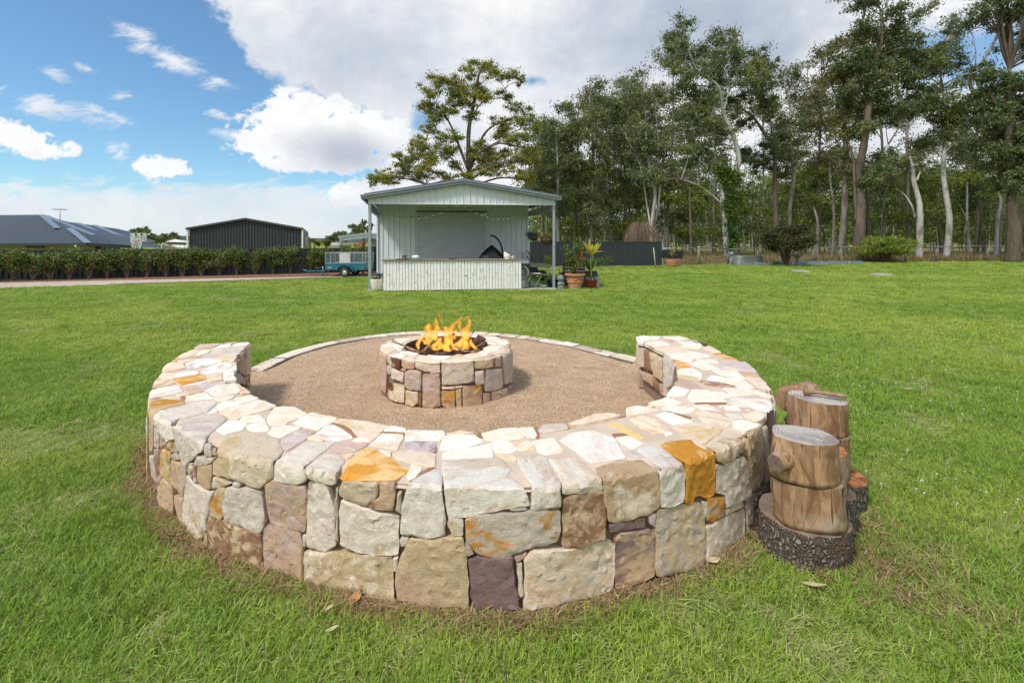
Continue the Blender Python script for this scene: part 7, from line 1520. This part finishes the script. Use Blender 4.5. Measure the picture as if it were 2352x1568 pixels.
# other roofs
wr = empty('white_roofed_house', P(405, 560, 46)-Vector((0, 0, 1.4)), 0, 'distant house with a white hip roof left of the charcoal shed', 'house'); Owr = wr.location; poly3('roof_slope', [H7(1190, 243, 46), H7(1260, 224, 52), H7(1420, 250, 46)], M['white'], wr); poly3('roof_slope', [H7(1230, 266, 44), H7(1420, 268, 44), H7(1420, 286, 42), H7(1290, 286, 42)], M['white'], wr); b = MB(); q = [H7(1190, 244, 46.2)-Owr, H7(1420, 250, 46.2)-Owr]; b.add([(q[0].x, q[0].y, -1.4), (q[1].x, q[1].y, -1.4), q[1], q[0]], [(0, 1, 2, 3)]); b.build('wall', M['brick'], wr)
cp = empty('carport', (C8(1300, 300, 27).x, 27, GZ), 0, 'open grey steel carport with a low gable behind the hedge next to the shed', 'carport'); Oc = cp.location; ap = C8(1640, 5, 27)-Oc; lf = C8(985, 78, 27)-Oc; rg = Vector((2*ap.x-lf.x, 0, lf.z))
for e_ in (lf, rg): b = MB(); b.prism([e_, ap, ap+Vector((0, 0, .14)), e_+Vector((0, 0, .14))], (0, 7, 0)); b.build('roof_sheet', M['galv'], cp); b = MB(); b.beam(e_.lerp(ap, .1)+Vector((0, .05, -.12)), ap+Vector((0, .05, -.1)), .08, .14); b.build('rafter', M['galv'], cp)
for x_ in (lf.x+.15, rg.x-.15): b = MB(); b.beam((x_, .05, 0), (x_, .05, lf.z), .12, .12); b.build('post', M['galv'], cp)
n = 40; b = MB(); xa, xb = lf.x+.1, rg.x-.1; pts = [(xa+(xb-xa)*k/(2*n), .06*(k % 2)) for k in range(2*n+1)]; zf2 = lambda x: lf.z+(ap.z-lf.z)*(1-abs(x-ap.x)/(ap.x-lf.x)); vs = [(x, 6+d, 0) for x, d in pts]+[(x, 6+d, zf2(x)) for x, d in pts]; m_ = len(pts); b.add(vs, [(i, i+1, m_+i+1, m_+i) for i in range(m_-1)]); b.build('back_wall', M['clad'], cp)
cv = empty('white_cabin', (C8(930, 220, 40).x, 40, GZ), 0, 'small white cabin roof between the charcoal shed and the carport', 'cabin'); Ov = cv.location; b = MB(); q0, q1 = C8(810, 240, 40)-Ov, C8(1020, 235, 40)-Ov; b.box(((q0.x+q1.x)/2, 1.5, q1.z/2), (q1.x-q0.x, 3, q1.z)); b.build('wall', M['brick'], cv); q2, q3 = C8(855, 172, 40)-Ov, C8(1010, 172, 40)-Ov; b = MB(); b.prism([q0, q1, q3, q2], (0, 3, 0)); b.build('roof', M['white'], cv)
b = MB(); st2 = [C8(335, 255, 24), C8(325, 160, 24), C8(310, 90, 24), C8(345, 55, 24)]; g = Vector((st2[0].x, 24, GZ)); b.tube([Vector((0, 0, 0))]+[p-g for p in st2], [.16, .15, .14, .13, .07], 10, jit=.08); tag(b.build('dead_stump', M['bark_g'], None, g), 'bare grey dead tree stump standing beside the charcoal shed', 'tree stump')
# ------------------------------------------------------------ forest and trees
def catm3(P_, n): return catmull([Vector(p) for p in P_], n)
def tree(name, label, D, path, r0_, blobs, nleaf, L=.17, W=.05, mat='gum', bark='bark_g', group=None, seed=1, nsub=5, zbase=0.0, depth=1.0, cluster=.5, forks=(), extra=None, shellf=.75):
    """path: trunk in photo coordinates from the ground up; blobs: (px, py, rx, ry) leaf masses; everything stands at distance D with real depth"""
    r0 = random.Random(seed); pts = [P(x, y, D) for x, y in path]; base = Vector((pts[0].x, D, zbase)); 
    for i, p in enumerate(pts): p.y += r0.uniform(-.3, .3)*min(1, i)
    pts[0].z = zbase-.1; root = empty(name, base, 0, label, 'tree', group); tp = catm3([p-base for p in pts], 5); n = len(tp); sc = D/1050
    b = MB(); b.tube(tp, [r0_*(1.25 if i == 0 else 1)*(1-.72*(i/(n-1))**1.1) for i in range(n)], 9, jit=.07)
    for fp, fr in forks:
        fq = catm3([P(x, y, D+r0.uniform(-.4, .4))-base for x, y in fp], 5); b.tube(fq, [fr*(1-.75*i/(len(fq)-1)) for i in range(len(fq))], 7, jit=.08)
    b.build('trunk', M[bark], root); cs, rs = [], []; lb = MB(); allp = tp+[q for fp, fr in forks for q in [P(x, y, D)-base for x, y in fp]]
    for (x, y, rx, ry) in blobs:
        dd = r0.uniform(-1, 1)*min(rx, 70)*sc*depth; c_ = P(x, y, D)-base+Vector((0, dd, 0)); R3 = Vector((rx*sc, min(rx, 60)*sc*depth, ry*sc))
        cand = [q for q in allp if q.z < c_.z-.1*R3.z]; st = min(cand or [allp[0]], key=lambda q: (q-c_).length+1.2*max(0, q.z-c_.z+R3.z)); L0 = (c_-st).length
        md_ = st.lerp(c_, .5)+Vector((r0.uniform(-.12, .12), r0.uniform(-.1, .1), r0.uniform(-.02, .16)))*L0; br = max(.012, min(r0_*.4, L0*.022)); bp_ = catm3([st, md_, c_+Vector((0, 0, -R3.z*.3))], 4); lb.tube(bp_, [br*(1-.7*i/(len(bp_)-1)) for i in range(len(bp_))], 6, cap=False)
        for k in range(nsub):
            a = r0.uniform(0, 6.28); e = math.acos(r0.uniform(-.85, 1)); f = r0.uniform(.35, shellf); q = c_+Vector((R3.x*f*math.sin(e)*math.cos(a), R3.y*f*math.sin(e)*math.sin(a), R3.z*f*math.cos(e))); cs.append(q); s_ = cluster*r0.uniform(.65, 1.25); rs.append((R3.x*s_, R3.y*s_, R3.z*s_*.8)); o = bp_[r0.randrange(len(bp_)//2, len(bp_))]; lb.tube([o, o.lerp(q, .5)+Vector((0, 0, r0.uniform(-.05, .1)))*L0*.3, q], [br*.38, br*.26, br*.12], 4, cap=False)
    if lb.v: lb.build('branches', M[bark], root)['kind'] = 'stuff'
    if cs: leaf_cloud('crown', cs, rs, nleaf, L, W, M[mat], root, seed, .75)
    return root
def X3(u_, v_): return (796.2+.36457*u_, .36457*v_)
def X4(u_, v_): return (1470+.41023*u_, .41023*v_)
def b3(L_): return [(*X3(a, c_), rx*.40, ry*.40) for a, c_, rx, ry in L_]
def b4(L_): return [(*X4(a, c_), rx*.5, ry*.5) for a, c_, rx, ry in L_]
def p4(L_): return [X4(*q) for q in L_]
tree('gum_tree', 'spreading yellow-green gum tree rising behind the garden shed', 36, [(1082, 610), (1078, 480)]+[X3(*q) for q in ((770, 1110), (765, 960), (770, 800), (800, 640), (830, 500), (850, 420))], .26,
     b3([(800, 380, 60, 40), (890, 410, 65, 50), (920, 440, 40, 40), (690, 520, 75, 50), (590, 540, 80, 55), (520, 590, 65, 60), (760, 470, 75, 50), (840, 540, 85, 50), (940, 500, 80, 45), (1040, 490, 70, 40), (1090, 510, 35, 40), (560, 660, 90, 50), (490, 660, 45, 40), (660, 620, 80, 60), (760, 620, 90, 60), (860, 640, 80, 50), (980, 590, 70, 40), (640, 720, 70, 45), (800, 720, 60, 35), (1060, 680, 55, 40), (1130, 720, 70, 50), (1050, 780, 90, 40), (1170, 800, 60, 60), (1120, 850, 80, 50), (960, 750, 60, 40), (520, 820, 60, 45), (620, 850, 80, 45), (700, 880, 50, 30), (440, 900, 60, 50), (480, 960, 90, 60), (580, 960, 80, 60), (400, 980, 50, 40), (290, 1070, 70, 50), (360, 1060, 50, 50), (190, 1110, 45, 45), (170, 1150, 25, 40), (480, 1100, 90, 45), (600, 1100, 70, 40), (850, 900, 70, 40), (930, 930, 90, 60), (1040, 900, 60, 40), (980, 1020, 110, 60), (1060, 1080, 70, 50), (900, 1080, 80, 40), (680, 1030, 60, 40), (1160, 930, 50, 50), (270, 1150, 50, 30), (750, 1110, 90, 30), (420, 1040, 80, 50), (330, 1000, 50, 40), (540, 1050, 90, 50), (640, 950, 70, 50), (860, 1000, 90, 60), (1100, 1000, 80, 60), (1180, 1020, 60, 60), (780, 960, 80, 50), (1120, 1130, 70, 40), (720, 600, 80, 60), (230, 1130, 60, 40), (560, 740, 60, 50), (960, 840, 80, 50)]),
     62000, .19, .065, 'gum_y', 'bark_b', seed=5, nsub=10, cluster=.55, shellf=.95, forks=[([X3(*q) for q in ((775, 1080), (830, 920), (880, 830), (950, 780), (1080, 730))], .14), ([X3(*q) for q in ((760, 1060), (700, 900), (640, 760), (560, 650))], .13), ([X3(*q) for q in ((780, 1000), (900, 920), (1000, 870))], .08), ([X3(*q) for q in ((740, 1100), (640, 980), (500, 940))], .09), ([X3(*q) for q in ((700, 1110), (500, 1160), (380, 1090), (300, 1100))], .07), ([X3(*q) for q in ((780, 760), (850, 650), (1000, 560))], .07)])
FG = 'gum trees along the edge of the forest'
OUTL = [(1215, 300), (1233, 255), (1250, 233), (1306, 230), (1343, 195), (1372, 168), (1430, 165), (1489, 128), (1510, 150), (1532, 73), (1562, 42), (1594, 56), (1620, 88), (1654, 57), (1695, 82), (1716, 143), (1757, 152), (1768, 200), (1785, 215), (1798, 138), (1851, 115), (1866, 60), (1855, 20), (1875, -60), (2400, -120)]
def otop(x): return float(np.interp(x, [q[0] for q in OUTL], [q[1] for q in OUTL]))
GAPS = [(1725, 310, 45, 60), (1745, 430, 40, 60), (2235, 95, 60, 34), (2290, 120, 60, 45), (1880, 330, 26, 26), (2060, 320, 40, 30), (1640, 470, 28, 26), (1560, 460, 24, 22), (1990, 340, 26, 40), (1400, 430, 16, 24), (2180, 190, 26, 26), (1478, 480, 20, 20), (1350, 330, 16, 22), (1850, 455, 30, 26), (2130, 290, 25, 25), (1800, 250, 18, 30), (2075, 210, 26, 20)]
def ingap(x, y, g=1.0): return any(((x-a)/(rx*g))**2+((y-b_)/(ry*g))**2 < 1 for a, b_, rx, ry in GAPS)
def crown_blobs(r0, x0, top, bot, w_, n, rr=33):
    out = []; tries = 0
    while len(out) < n and tries < n*12:
        tries += 1; f = r0.random()**.8; y = top+(bot-top)*f; ww = w_*(.45+.75*math.sin(math.pi*min(1, .12+f*.95))); x = x0+r0.uniform(-1, 1)*ww; r_ = rr*r0.uniform(.7, 1.25)
        if y-r_*.7 < otop(x)-6 or ingap(x, y, 1.15): continue
        out.append((x, y, r_, r_*.72))
    return out
def gum(x, D, top, bot, w_, r_, seed, mat='gum', bark='bark_g', n=26, leaves=9000, lean=0, label=None, path=None, forks=(), L=.26, W=.085, extra=()):
    r0 = random.Random(seed); tt = max(top, -60); x1 = x+lean
    path = path or [(x, 606), (x+lean*.1+r0.uniform(-4, 4), 500), (x+lean*.4+r0.uniform(-6, 6), 500-(500-tt)*.4), (x+lean*.7+r0.uniform(-6, 6), 500-(500-tt)*.7), (x1, tt+50)]
    return tree('gum_tree', label, D, path, r_, list(extra)+crown_blobs(r0, x1, top, bot, w_, n), leaves, L, W, mat, bark, FG, seed, 9, forks=forks, cluster=.58)
mats = ['gum', 'gum_d', 'gum_r', 'gum']
SIMPLE = [(1250, 44, 240, 470, 34, .14, 'grey-trunked gum tree nearest the shed at the left end of the forest'), (1283, 40, 235, 500, 34, .16, 'slender gum tree just right of the one nearest the shed'), (1322, 45, 200, 470, 36, .16, 'gum tree rising above the middle of the charcoal fence'), (1362, 40, 172, 500, 36, .17, 'dense dark gum tree above the potted cordyline'), (1398, 48, 185, 480, 34, .15, 'gum tree above the right half of the charcoal fence'), (1436, 43, 166, 440, 38, .15, 'gum tree above the weeping bare bush, left one'), (1472, 50, 150, 470, 32, .16, 'gum tree right behind the weeping bare bush')]
for i, (x, D, top, bot, w_, r_, lb) in enumerate(SIMPLE): gum(x, D, top, bot, w_, r_, 200+i, mats[i % 4], ['bark_g', 'bark_w', 'bark_b'][i % 3], 30, 11000, (i % 3-1)*8, lb)
gum(1497, 37, 130, 430, 44, .17, 211, 'gum', 'bark_w', 30, 10000, -8, 'pale multi-stemmed gum tree above the right end of the charcoal fence', path=[(1500, 606), (1497, 530), (1502, 440), (1490, 360), (1482, 250), (1480, 170)], forks=[([(1503, 520), (1516, 430), (1512, 330), (1505, 240)], .10), ([(1497, 540), (1486, 470), (1470, 380), (1440, 320)], .08)])
gum(1535, 46, 90, 440, 40, .16, 212, 'gum_r', 'bark_g', 28, 9000, 10, 'tall grey gum tree left of the leaning white-trunked gum')
# the leaning white trunk with its vine
t1 = tree('gum_tree', 'leaning white-trunked gum with an ivy-covered stem left of the dark round bush', 36, p4([(492, 1420), (470, 1280), (462, 1120), (475, 1040), (530, 960), (545, 880), (515, 760), (470, 620), (432, 490), (330, 400), (285, 310), (235, 220)]), .24,
     b4([(235, 150, 60, 45), (200, 200, 50, 50), (270, 190, 45, 60), (200, 290, 60, 50), (290, 300, 60, 50), (450, 200, 60, 50), (420, 260, 70, 60), (500, 240, 55, 60), (460, 330, 80, 50), (390, 380, 70, 50), (530, 350, 60, 50), (570, 420, 70, 50), (620, 400, 60, 50), (680, 420, 50, 50), (300, 420, 80, 50), (210, 400, 80, 60), (260, 500, 80, 50), (370, 500, 80, 50), (470, 460, 60, 40), (560, 500, 70, 50), (330, 600, 90, 50), (240, 620, 70, 50), (400, 680, 80, 50), (300, 720, 80, 50), (380, 790, 80, 50), (470, 740, 50, 40), (260, 830, 80, 50), (370, 880, 80, 45), (200, 940, 70, 40), (540, 620, 50, 40), (450, 930, 50, 40)]), 34000, .23, .075, 'gum', 'bark_w', FG, 31, 10, cluster=.62, shellf=1.0, forks=[(p4([(455, 1140), (400, 1090), (330, 1040), (230, 1005), (150, 1000)]), .08), (p4([(432, 490), (380, 480), (280, 485), (200, 510)]), .06), (p4([(470, 620), (500, 500), (520, 400)]), .06), (p4([(545, 880), (560, 820), (610, 780)]), .05)])
vb = [(X4(500+10*math.sin(k*2.1)+k*1.5, 960+k*38)) for k in range(12)]; r0 = random.Random(3); cs = [P(x+r0.uniform(-7, 7), y, 35.6)-t1.location for x, y in vb]+[P(*X4(470, 1000), 35.7)-t1.location, P(*X4(450, 960), 35.7)-t1.location, P(*X4(555, 1000), 35.6)-t1.location, P(*X4(560, 1100), 35.6)-t1.location]
leaf_cloud('ivy', cs, [(.62, .5, .8)]*len(cs), 5200, .17, .12, leaf_mat('ivy leaves', (.035, .085, .018), (.10, .19, .035), (.16, .24, .05)), t1, 9, .4)
gum(1640, 45, 60, 400, 34, .14, 213, 'gum', 'bark_g', 20, 6000, 8, 'gum tree whose top stands just right of the leaning white-trunked gum')
tree('gum_tree', 'dark gum with a trunk bending left above the dark round bush', 38, p4([(772, 1420), (762, 1200), (762, 1000), (745, 850), (690, 730), (640, 650), (600, 620), (535, 600)]), .2, b4([(640, 330, 70, 45), (700, 370, 50, 40), (560, 560, 60, 40), (620, 520, 60, 50), (700, 470, 50, 45), (740, 560, 45, 40), (600, 700, 50, 35), (640, 860, 60, 40), (700, 830, 50, 40), (590, 880, 40, 40), (720, 930, 50, 40), (800, 780, 40, 40)]), 14000, .22, .075, 'gum_d', 'bark_b', FG, 33, 10, cluster=.62, shellf=1.0, forks=[(p4([(745, 850), (735, 720), (720, 600), (700, 480)]), .07), (p4([(640, 650), (620, 570), (650, 470)]), .06), (p4([(690, 730), (700, 640), (780, 560)]), .05)])
gum(1752, 50, 165, 480, 26, .13, 214, 'gum', 'bark_g', 14, 4200, 4, 'thin gum tree behind the bending dark trunk')
gum(1815, 41, 135, 400, 40, .19, 215, 'gum', 'bark_w', 30, 9500, -4, 'pale gum with a reddish upper trunk right of the sky gap', path=p4([(850, 1420), (845, 1200), (852, 980), (835, 800), (832, 600), (800, 480), (820, 380)]), forks=[(p4([(852, 980), (880, 850), (900, 700), (930, 620), (935, 480)]), .11)])
gum(1880, 46, 110, 420, 50, .18, 216, 'gum_r', 'bark_g', 40, 14000, 6, 'tall brownish gum standing right of the pale reddish-topped gum')
gum(1934, 36, -40, 400, 62, .24, 217, 'gum_r', 'bark_g', 44, 17000, 20, 'big grey gum with a burl on its trunk, midway between the round bushes', path=p4([(1118, 1430), (1135, 1200), (1140, 1000), (1145, 830), (1130, 620), (1130, 480), (1180, 350), (1225, 220), (1260, 60)]), forks=[(p4([(1145, 830), (1200, 700), (1225, 600)]), .09), (p4([(1135, 620), (1080, 500), (1040, 380)]), .08)])
gum(1975, 34.5, -60, 430, 66, .36, 218, 'gum_d', 'bark_b', 46, 17000, 30, 'thickest two-stemmed brown gum trunk left of the squat bush', path=p4([(1212, 1430), (1222, 1200), (1232, 1000), (1245, 830), (1265, 650), (1290, 450), (1330, 250), (1360, 60)]), forks=[(p4([(1210, 1250), (1200, 1000), (1190, 860), (1150, 760)]), .12), (p4([(1232, 1000), (1300, 900), (1390, 810)]), .07)])
gum(2025, 47, 60, 450, 55, .17, 219, 'gum', 'bark_g', 34, 11000, -6, 'slim gum tree behind the thick brown two-stemmed gum')
gum(2080, 43, -20, 400, 60, .17, 220, 'gum', 'bark_g', 40, 12500, 8, 'gum tree with a pale snaking limb left of the broken dead trunk', forks=[(p4([(1650, 700), (1580, 630), (1490, 590), (1440, 520), (1450, 400), (1480, 350)]), .11)])
tree('dead_tree', 'broken pale dead trunk with one bare side branch behind the squat bush', 35, p4([(1562, 1430), (1556, 1300), (1552, 1150), (1548, 1010), (1530, 940), (1515, 875)]), .25, [], 0, bark='bark_w', seed=41, forks=[(p4([(1540, 1220), (1520, 1150), (1480, 1090), (1435, 1058)]), .09), (p4([(1550, 1010), (1570, 960)]), .10)])
gum(2172, 35.5, 40, 330, 75, .22, 221, 'gum_d', 'bark_w', 44, 16000, -10, 'white-trunked gum with a knotted bend, right of the broken dead trunk', path=p4([(1712, 1420), (1716, 1250), (1706, 1100), (1712, 980), (1690, 880), (1720, 760), (1700, 600), (1680, 420)]), forks=[(p4([(1690, 880), (1760, 800), (1860, 740)]), .10), (p4([(1700, 800), (1640, 700), (1560, 640)]), .10)])
gum(2240, 46, 150, 470, 50, .18, 222, 'gum_d', 'bark_g', 34, 11000, 5, 'gum tree in the middle distance left of the huge trunk at the right edge', extra=[(2180, 60, 30, 20)])
gum(2290, 39, -60, 400, 40, .20, 223, 'gum', 'bark_g', 22, 8000, -20, 'gum with a long diagonal limb crossing the blue sky gap at top right', path=p4([(2000, 1420), (2010, 1250), (2020, 1100), (2000, 800), (1850, 480), (1900, 380), (1990, 240), (2030, 100), (2010, 0)]), forks=[(p4([(1870, 440), (1880, 300), (1860, 200)]), .06)], extra=[(2200, 40, 30, 22), (2250, 20, 34, 22), (2170, 150, 34, 22), (2320, 60, 30, 40)])
gum(2325, 33, -60, 440, 70, .42, 224, 'gum_d', 'bark_b', 80, 34000, 6, 'huge dark-crowned gum with a massive brown trunk at the right edge', path=p4([(2085, 1435), (2078, 1250), (2068, 1100), (2075, 950), (2050, 780), (2060, 560), (2090, 380)]), forks=[(p4([(2120, 1430), (2125, 1200), (2100, 1000)]), .22), (p4([(2060, 700), (1980, 560), (1940, 470)]), .14)])
gum(2400, 38, -60, 450, 70, .25, 225, 'gum_d', 'bark_g', 40, 13000, 0, 'dark gum tree cut by the right edge of the view')
for i, (pth, lb, r_, bk) in enumerate([([(1990, 1360), (2005, 1230), (2010, 1120), (1995, 1040)], 'pale grey bare trunk just left of the massive brown trunk', .16, 'bark_w'), ([(1350, 1330), (1370, 1200), (1360, 1100)], 'reddish pale trunk behind the squat bush', .16, 'bark_g'), ([(990, 1390), (985, 1250), (985, 1160), (960, 1130)], 'forked grey trunk right of the dark round bush', .13, 'bark_g'), ([(1075, 1390), (1080, 1200), (1075, 1000), (1065, 910)], 'thin brown dead trunk left of the big grey gum', .12, 'bark_g'), ([(155, 1390), (150, 1270)], 'short orange-brown broken stump at the end of the charcoal fence', .12, 'bark_b'), ([(1270, 1380), (1270, 1150), (1260, 900)], 'ivy-dark narrow trunk right of the thick two-stemmed gum', .17, 'bark_b'), ([(290, 1400), (280, 1200), (275, 1050)], 'straight thin trunk behind the black sheet', .12, 'bark_b'), ([(1145, 1380), (1150, 1240), (1155, 1200)], 'slim white forked sapling between the two thick gums', .07, 'bark_w'), ([(1690, 1360), (1680, 1180), (1690, 1050)], 'dark slim trunk just left of the knotted white gum', .12, 'bark_b'), ([(1890, 1360), (1895, 1200), (1890, 1090)], 'slim dark trunk midway between the knotted white gum and the massive trunk', .13, 'bark_b')]):
    tree('bare_trunk', lb, [38, 40, 36, 39, 33, 37, 36, 42, 42, 44][i], p4(pth), r_, [], 0, bark=bk, seed=60+i, group='bare trunks at the forest edge')
# distant trees left of the shed
for (x, top, w_, D, lb, bk, n) in [(222, 508, 30, 95, 'low distant tree top peeping over the charcoal house roof', 'bark_g', 7), (318, 508, 44, 85, 'round distant gum behind the basketball backboard', 'bark_g', 14), (372, 524, 28, 80, 'small distant gum left of the charcoal shed', 'bark_g', 8), (408, 521, 26, 84, 'round distant tree touching the left end of the charcoal shed', 'bark_g', 9), (668, 520, 16, 90, 'distant tree tip above the charcoal shed roof', 'bark_g', 4), (748, 535, 22, 60, 'small tree between the charcoal shed and the carport', 'bark_g', 9), (790, 516, 34, 58, 'grey green gum left of the garden shed', 'bark_g', 16), (832, 488, 32, 56, 'taller grey green gum touching the left eave of the garden shed', 'bark_g', 18)]:
    r0 = random.Random(int(x)); bl = []
    for k in range(n): a = r0.uniform(0, math.pi); f = r0.uniform(.2, .8); bl.append((x+w_*f*math.cos(a), top+14+(556-top)*.5*(1-math.sin(a)*f), w_*.36, 10))
    tree('distant_tree', lb, D, [(x, 560), (x+2, 545), (x-1, top+24), (x, top+14)], .25, bl, 260*n, .42*D/80, .16*D/80, 'gum' if w_ > 20 else 'gum_r', bk, 'distant trees on the left', int(x)+3, 5, zbase=-1.3, cluster=.42)
shrubb = tree('yellow_shrub', 'small yellow-green tree top in front of the distant trees by the carport', 34, [(725, 570), (725, 560), (725, 552)], .06, [(722, 553, 12, 6), (733, 556, 9, 6), (728, 560, 12, 6)], 500, .16, .08, 'gum_y', 'bark_g', seed=4, zbase=-1.3)
# ---- deep forest: countless trunks and leaves reading as one mass
r0 = random.Random(99); b = MB()
for k in range(140):
    x = r0.uniform(1222, 2500); D = r0.uniform(46, 95); top = r0.uniform(400, 500); rr = r0.uniform(.06, .17); ln = r0.uniform(-18, 18); x = x if x > 1240 else 1240; pts = [P(x, 600, D), P(x+ln*.3, 540, D), P(x+ln*.8+r0.uniform(-3, 3), (540+top)/2, D), P(x+ln, top, D)]; pts[0].z = 0; b.tube(pts, [rr, rr*.9, rr*.7, rr*.35], 6, cap=False)
tag(b.build('far_trunks', M['bark_g']), kind='stuff'); b = MB()
for k in range(120):
    x = r0.uniform(1222, 2500); D = r0.uniform(44, 100); top = r0.uniform(380, 520); rr = r0.uniform(.05, .14); ln = r0.uniform(-8, 8); pts = [P(x, 600, D), P(x+ln, top, D)]; pts[0].z = 0; b.tube([pts[0], pts[0].lerp(pts[1], .5)+Vector((r0.uniform(-.3, .3), 0, 0)), pts[1]], [rr, rr*.8, rr*.4], 6, cap=False)
    if r0.random() < .4: e = pts[0].lerp(pts[1], r0.uniform(.4, .8)); b.tube([e, e+Vector((r0.uniform(-1.5, 1.5), 0, r0.uniform(.8, 2)))], [rr*.5, rr*.2], 4, cap=False)
tag(b.build('far_pale_trunks', M['bark_w']), kind='stuff')
def mass(name, n_b, D0, D1, y0, y1, mat, nleaf, L, W, seed, rx=1.8, x0=1225, x1=2560, gaps=True, prob=None):
    r0 = random.Random(seed); cs, rs = [], []
    while len(cs) < n_b:
        x = r0.uniform(x0, x1); y = r0.uniform(y0, y1); D = r0.uniform(D0, D1)
        if gaps and ingap(x, y, 1.3): continue
        if y < otop(x)+40: continue
        s_ = rx*r0.uniform(.5, 1.3); cs.append(P(x, y, D)); rs.append((s_, s_, s_*.5))
    o = leaf_cloud(name, cs, rs, nleaf, L, W, M[mat], None, seed, .3); tag(o, kind='stuff'); return o
mass('far_canopy', 560, 50, 75, 225, 480, 'gum', 150000, .34, .12, 301, 2.0)
mass('forest_understorey', 680, 42, 72, 390, 548, 'lush', 120000, .28, .12, 302, 1.7, gaps=False)
mass('forest_dark_leaves', 460, 48, 85, 390, 556, 'gum_d', 70000, .34, .14, 303, 2.0, gaps=False)  # darker green leaf mass mixed through the mid storey
# the wood goes on behind as a dark bank of growth and low hills
mass('deep_forest', 620, 95, 140, 425, 556, 'gum_d', 75000, .9, .42, 304, 5.5, gaps=False, x1=2700); mass('deep_forest_edge', 160, 95, 130, 535, 558, 'lush', 12000, .8, .3, 305, 4.0, gaps=False, x1=2700)
fl = [(FENCE_A.x-6, FENCE_A.y+.6), (FENCE_B.x, FENCE_B.y+.5)]+[(q.x, q.y+.25) for q in WIRE[1:]]+[(200, WIRE[-1].y+4), (260, 300), (FENCE_A.x-6, 300)]
m, t = new_mat('forest floor'); gp = t.node('ShaderNodeNewGeometry').outputs['Position']; c = t.mix(t.ss(t.noise(gp, .5, 6, .65), .4, .62), (.20, .14, .07), (.27, .25, .07)); c = t.mix(t.ss(t.noise(gp, 3, 6, .7), .5, .7, 0, .7), c, (.10, .07, .04)); sx = t.node('ShaderNodeSeparateXYZ'); t.put(sx.inputs[0], gp); c = t.mix(t.ss(sx.outputs[1], 40, 60, 0, .6), c, (.30, .30, .07)); t.put(t.p.inputs['Base Color'], c); t.p.inputs['Roughness'].default_value = 1; t.put(t.p.inputs['Normal'], t.bump(t.noise(gp, 14, 6, .8), .8, .05)); M['floor'] = m
sheet('forest_floor', fl, .006, m)
# dry grass and fallen sticks between the fence and the trees
dg = [source('dry_tuft', blades(30, .22, .16, .50, .016, .5, 401+k, straw=.1), None or M['straw']) for k in range(2)]
m, t = new_mat('dry grass'); rv = attr(t, 'rv', 'GEOMETRY').outputs[2]; gp = t.node('ShaderNodeNewGeometry').outputs['Position']; c = t.mix(rv, (.16, .10, .05), (.42, .33, .14)); c = t.mix(t.ss(t.noise(gp, .6, 4, .6), .5, .62), c, t.mix(1.0, c, (.75, 1.05, .5), 'MULTIPLY')); two_sided(t, c, .2, .8)
for s_ in dg: s_.data.materials.clear(); s_.data.materials.append(m)
r_ = np.random.default_rng(8); n = 9000; x = r_.uniform(8.5, 62, n); y = 29.3+np.abs(r_.normal(0, 6, n))+np.interp(x, [8, 12, 40], [0, .3, 5]); p = np.c_[x, y]; yl = np.interp(x, [q.x for q in WIRE], [q.y for q in WIRE]); k = (y > yl+.25) & (np.abs(x) < y*1.15) & ~((x < 17) & (y < yl+4) & (r_.uniform(0, 1, n) < .85)); p = p[k]; n = len(p)
scatter('dry_grass', np.c_[p, np.zeros(n)], np.c_[r_.normal(0, .15, n), r_.normal(0, .15, n), r_.uniform(0, 6.28, n)], np.repeat(r_.uniform(.6, 1.5, n)[:, None], 3, 1), r_.integers(0, 2, n), dg)
b = MB(); r0 = random.Random(6)
for k in range(260):
    x = r0.uniform(10, 45); yl_ = float(np.interp(x, [q.x for q in WIRE], [q.y for q in WIRE])); p = Vector((x, yl_+.5+abs(r0.gauss(0, 1.8)), r0.uniform(.05, .4))); d = Vector((r0.uniform(-1, 1), r0.uniform(-.5, .5), r0.uniform(-.1, .5)))*r0.uniform(.4, 1.3); b.tube([p-d*.5, p+Vector((0, 0, r0.uniform(-.05, .1))), p+d*.5], [.03, .02, .008], 4, cap=False)
tag(b.build('fallen_branches', M['bark_g']), kind='stuff')
# low hills round the horizon
b = MB(); n = 160; vs = []
for i in range(n+1):
    a = 2*math.pi*i/n; h = 9+10*(noise.noise(Vector((math.cos(a)*2.3, math.sin(a)*2.3, 4)))+.35)+4*noise.noise(Vector((math.cos(a)*9, math.sin(a)*9, 4))); h = max(6, h)
    if .25 < a < 1.1: h += 45
    for rr, z in ((900, -2), (1100, h*.6), (1400, h), (1700, -2)): vs.append((rr*math.cos(a), rr*math.sin(a), z))
b.add(vs, [(i*4+k, i*4+k+1, i*4+k+5, i*4+k+4) for i in range(n) for k in range(3)], True); tag(b.build('hills', simple('wooded hills', (.05, .075, .06), 1, 0, .3, .02)), kind='structure')
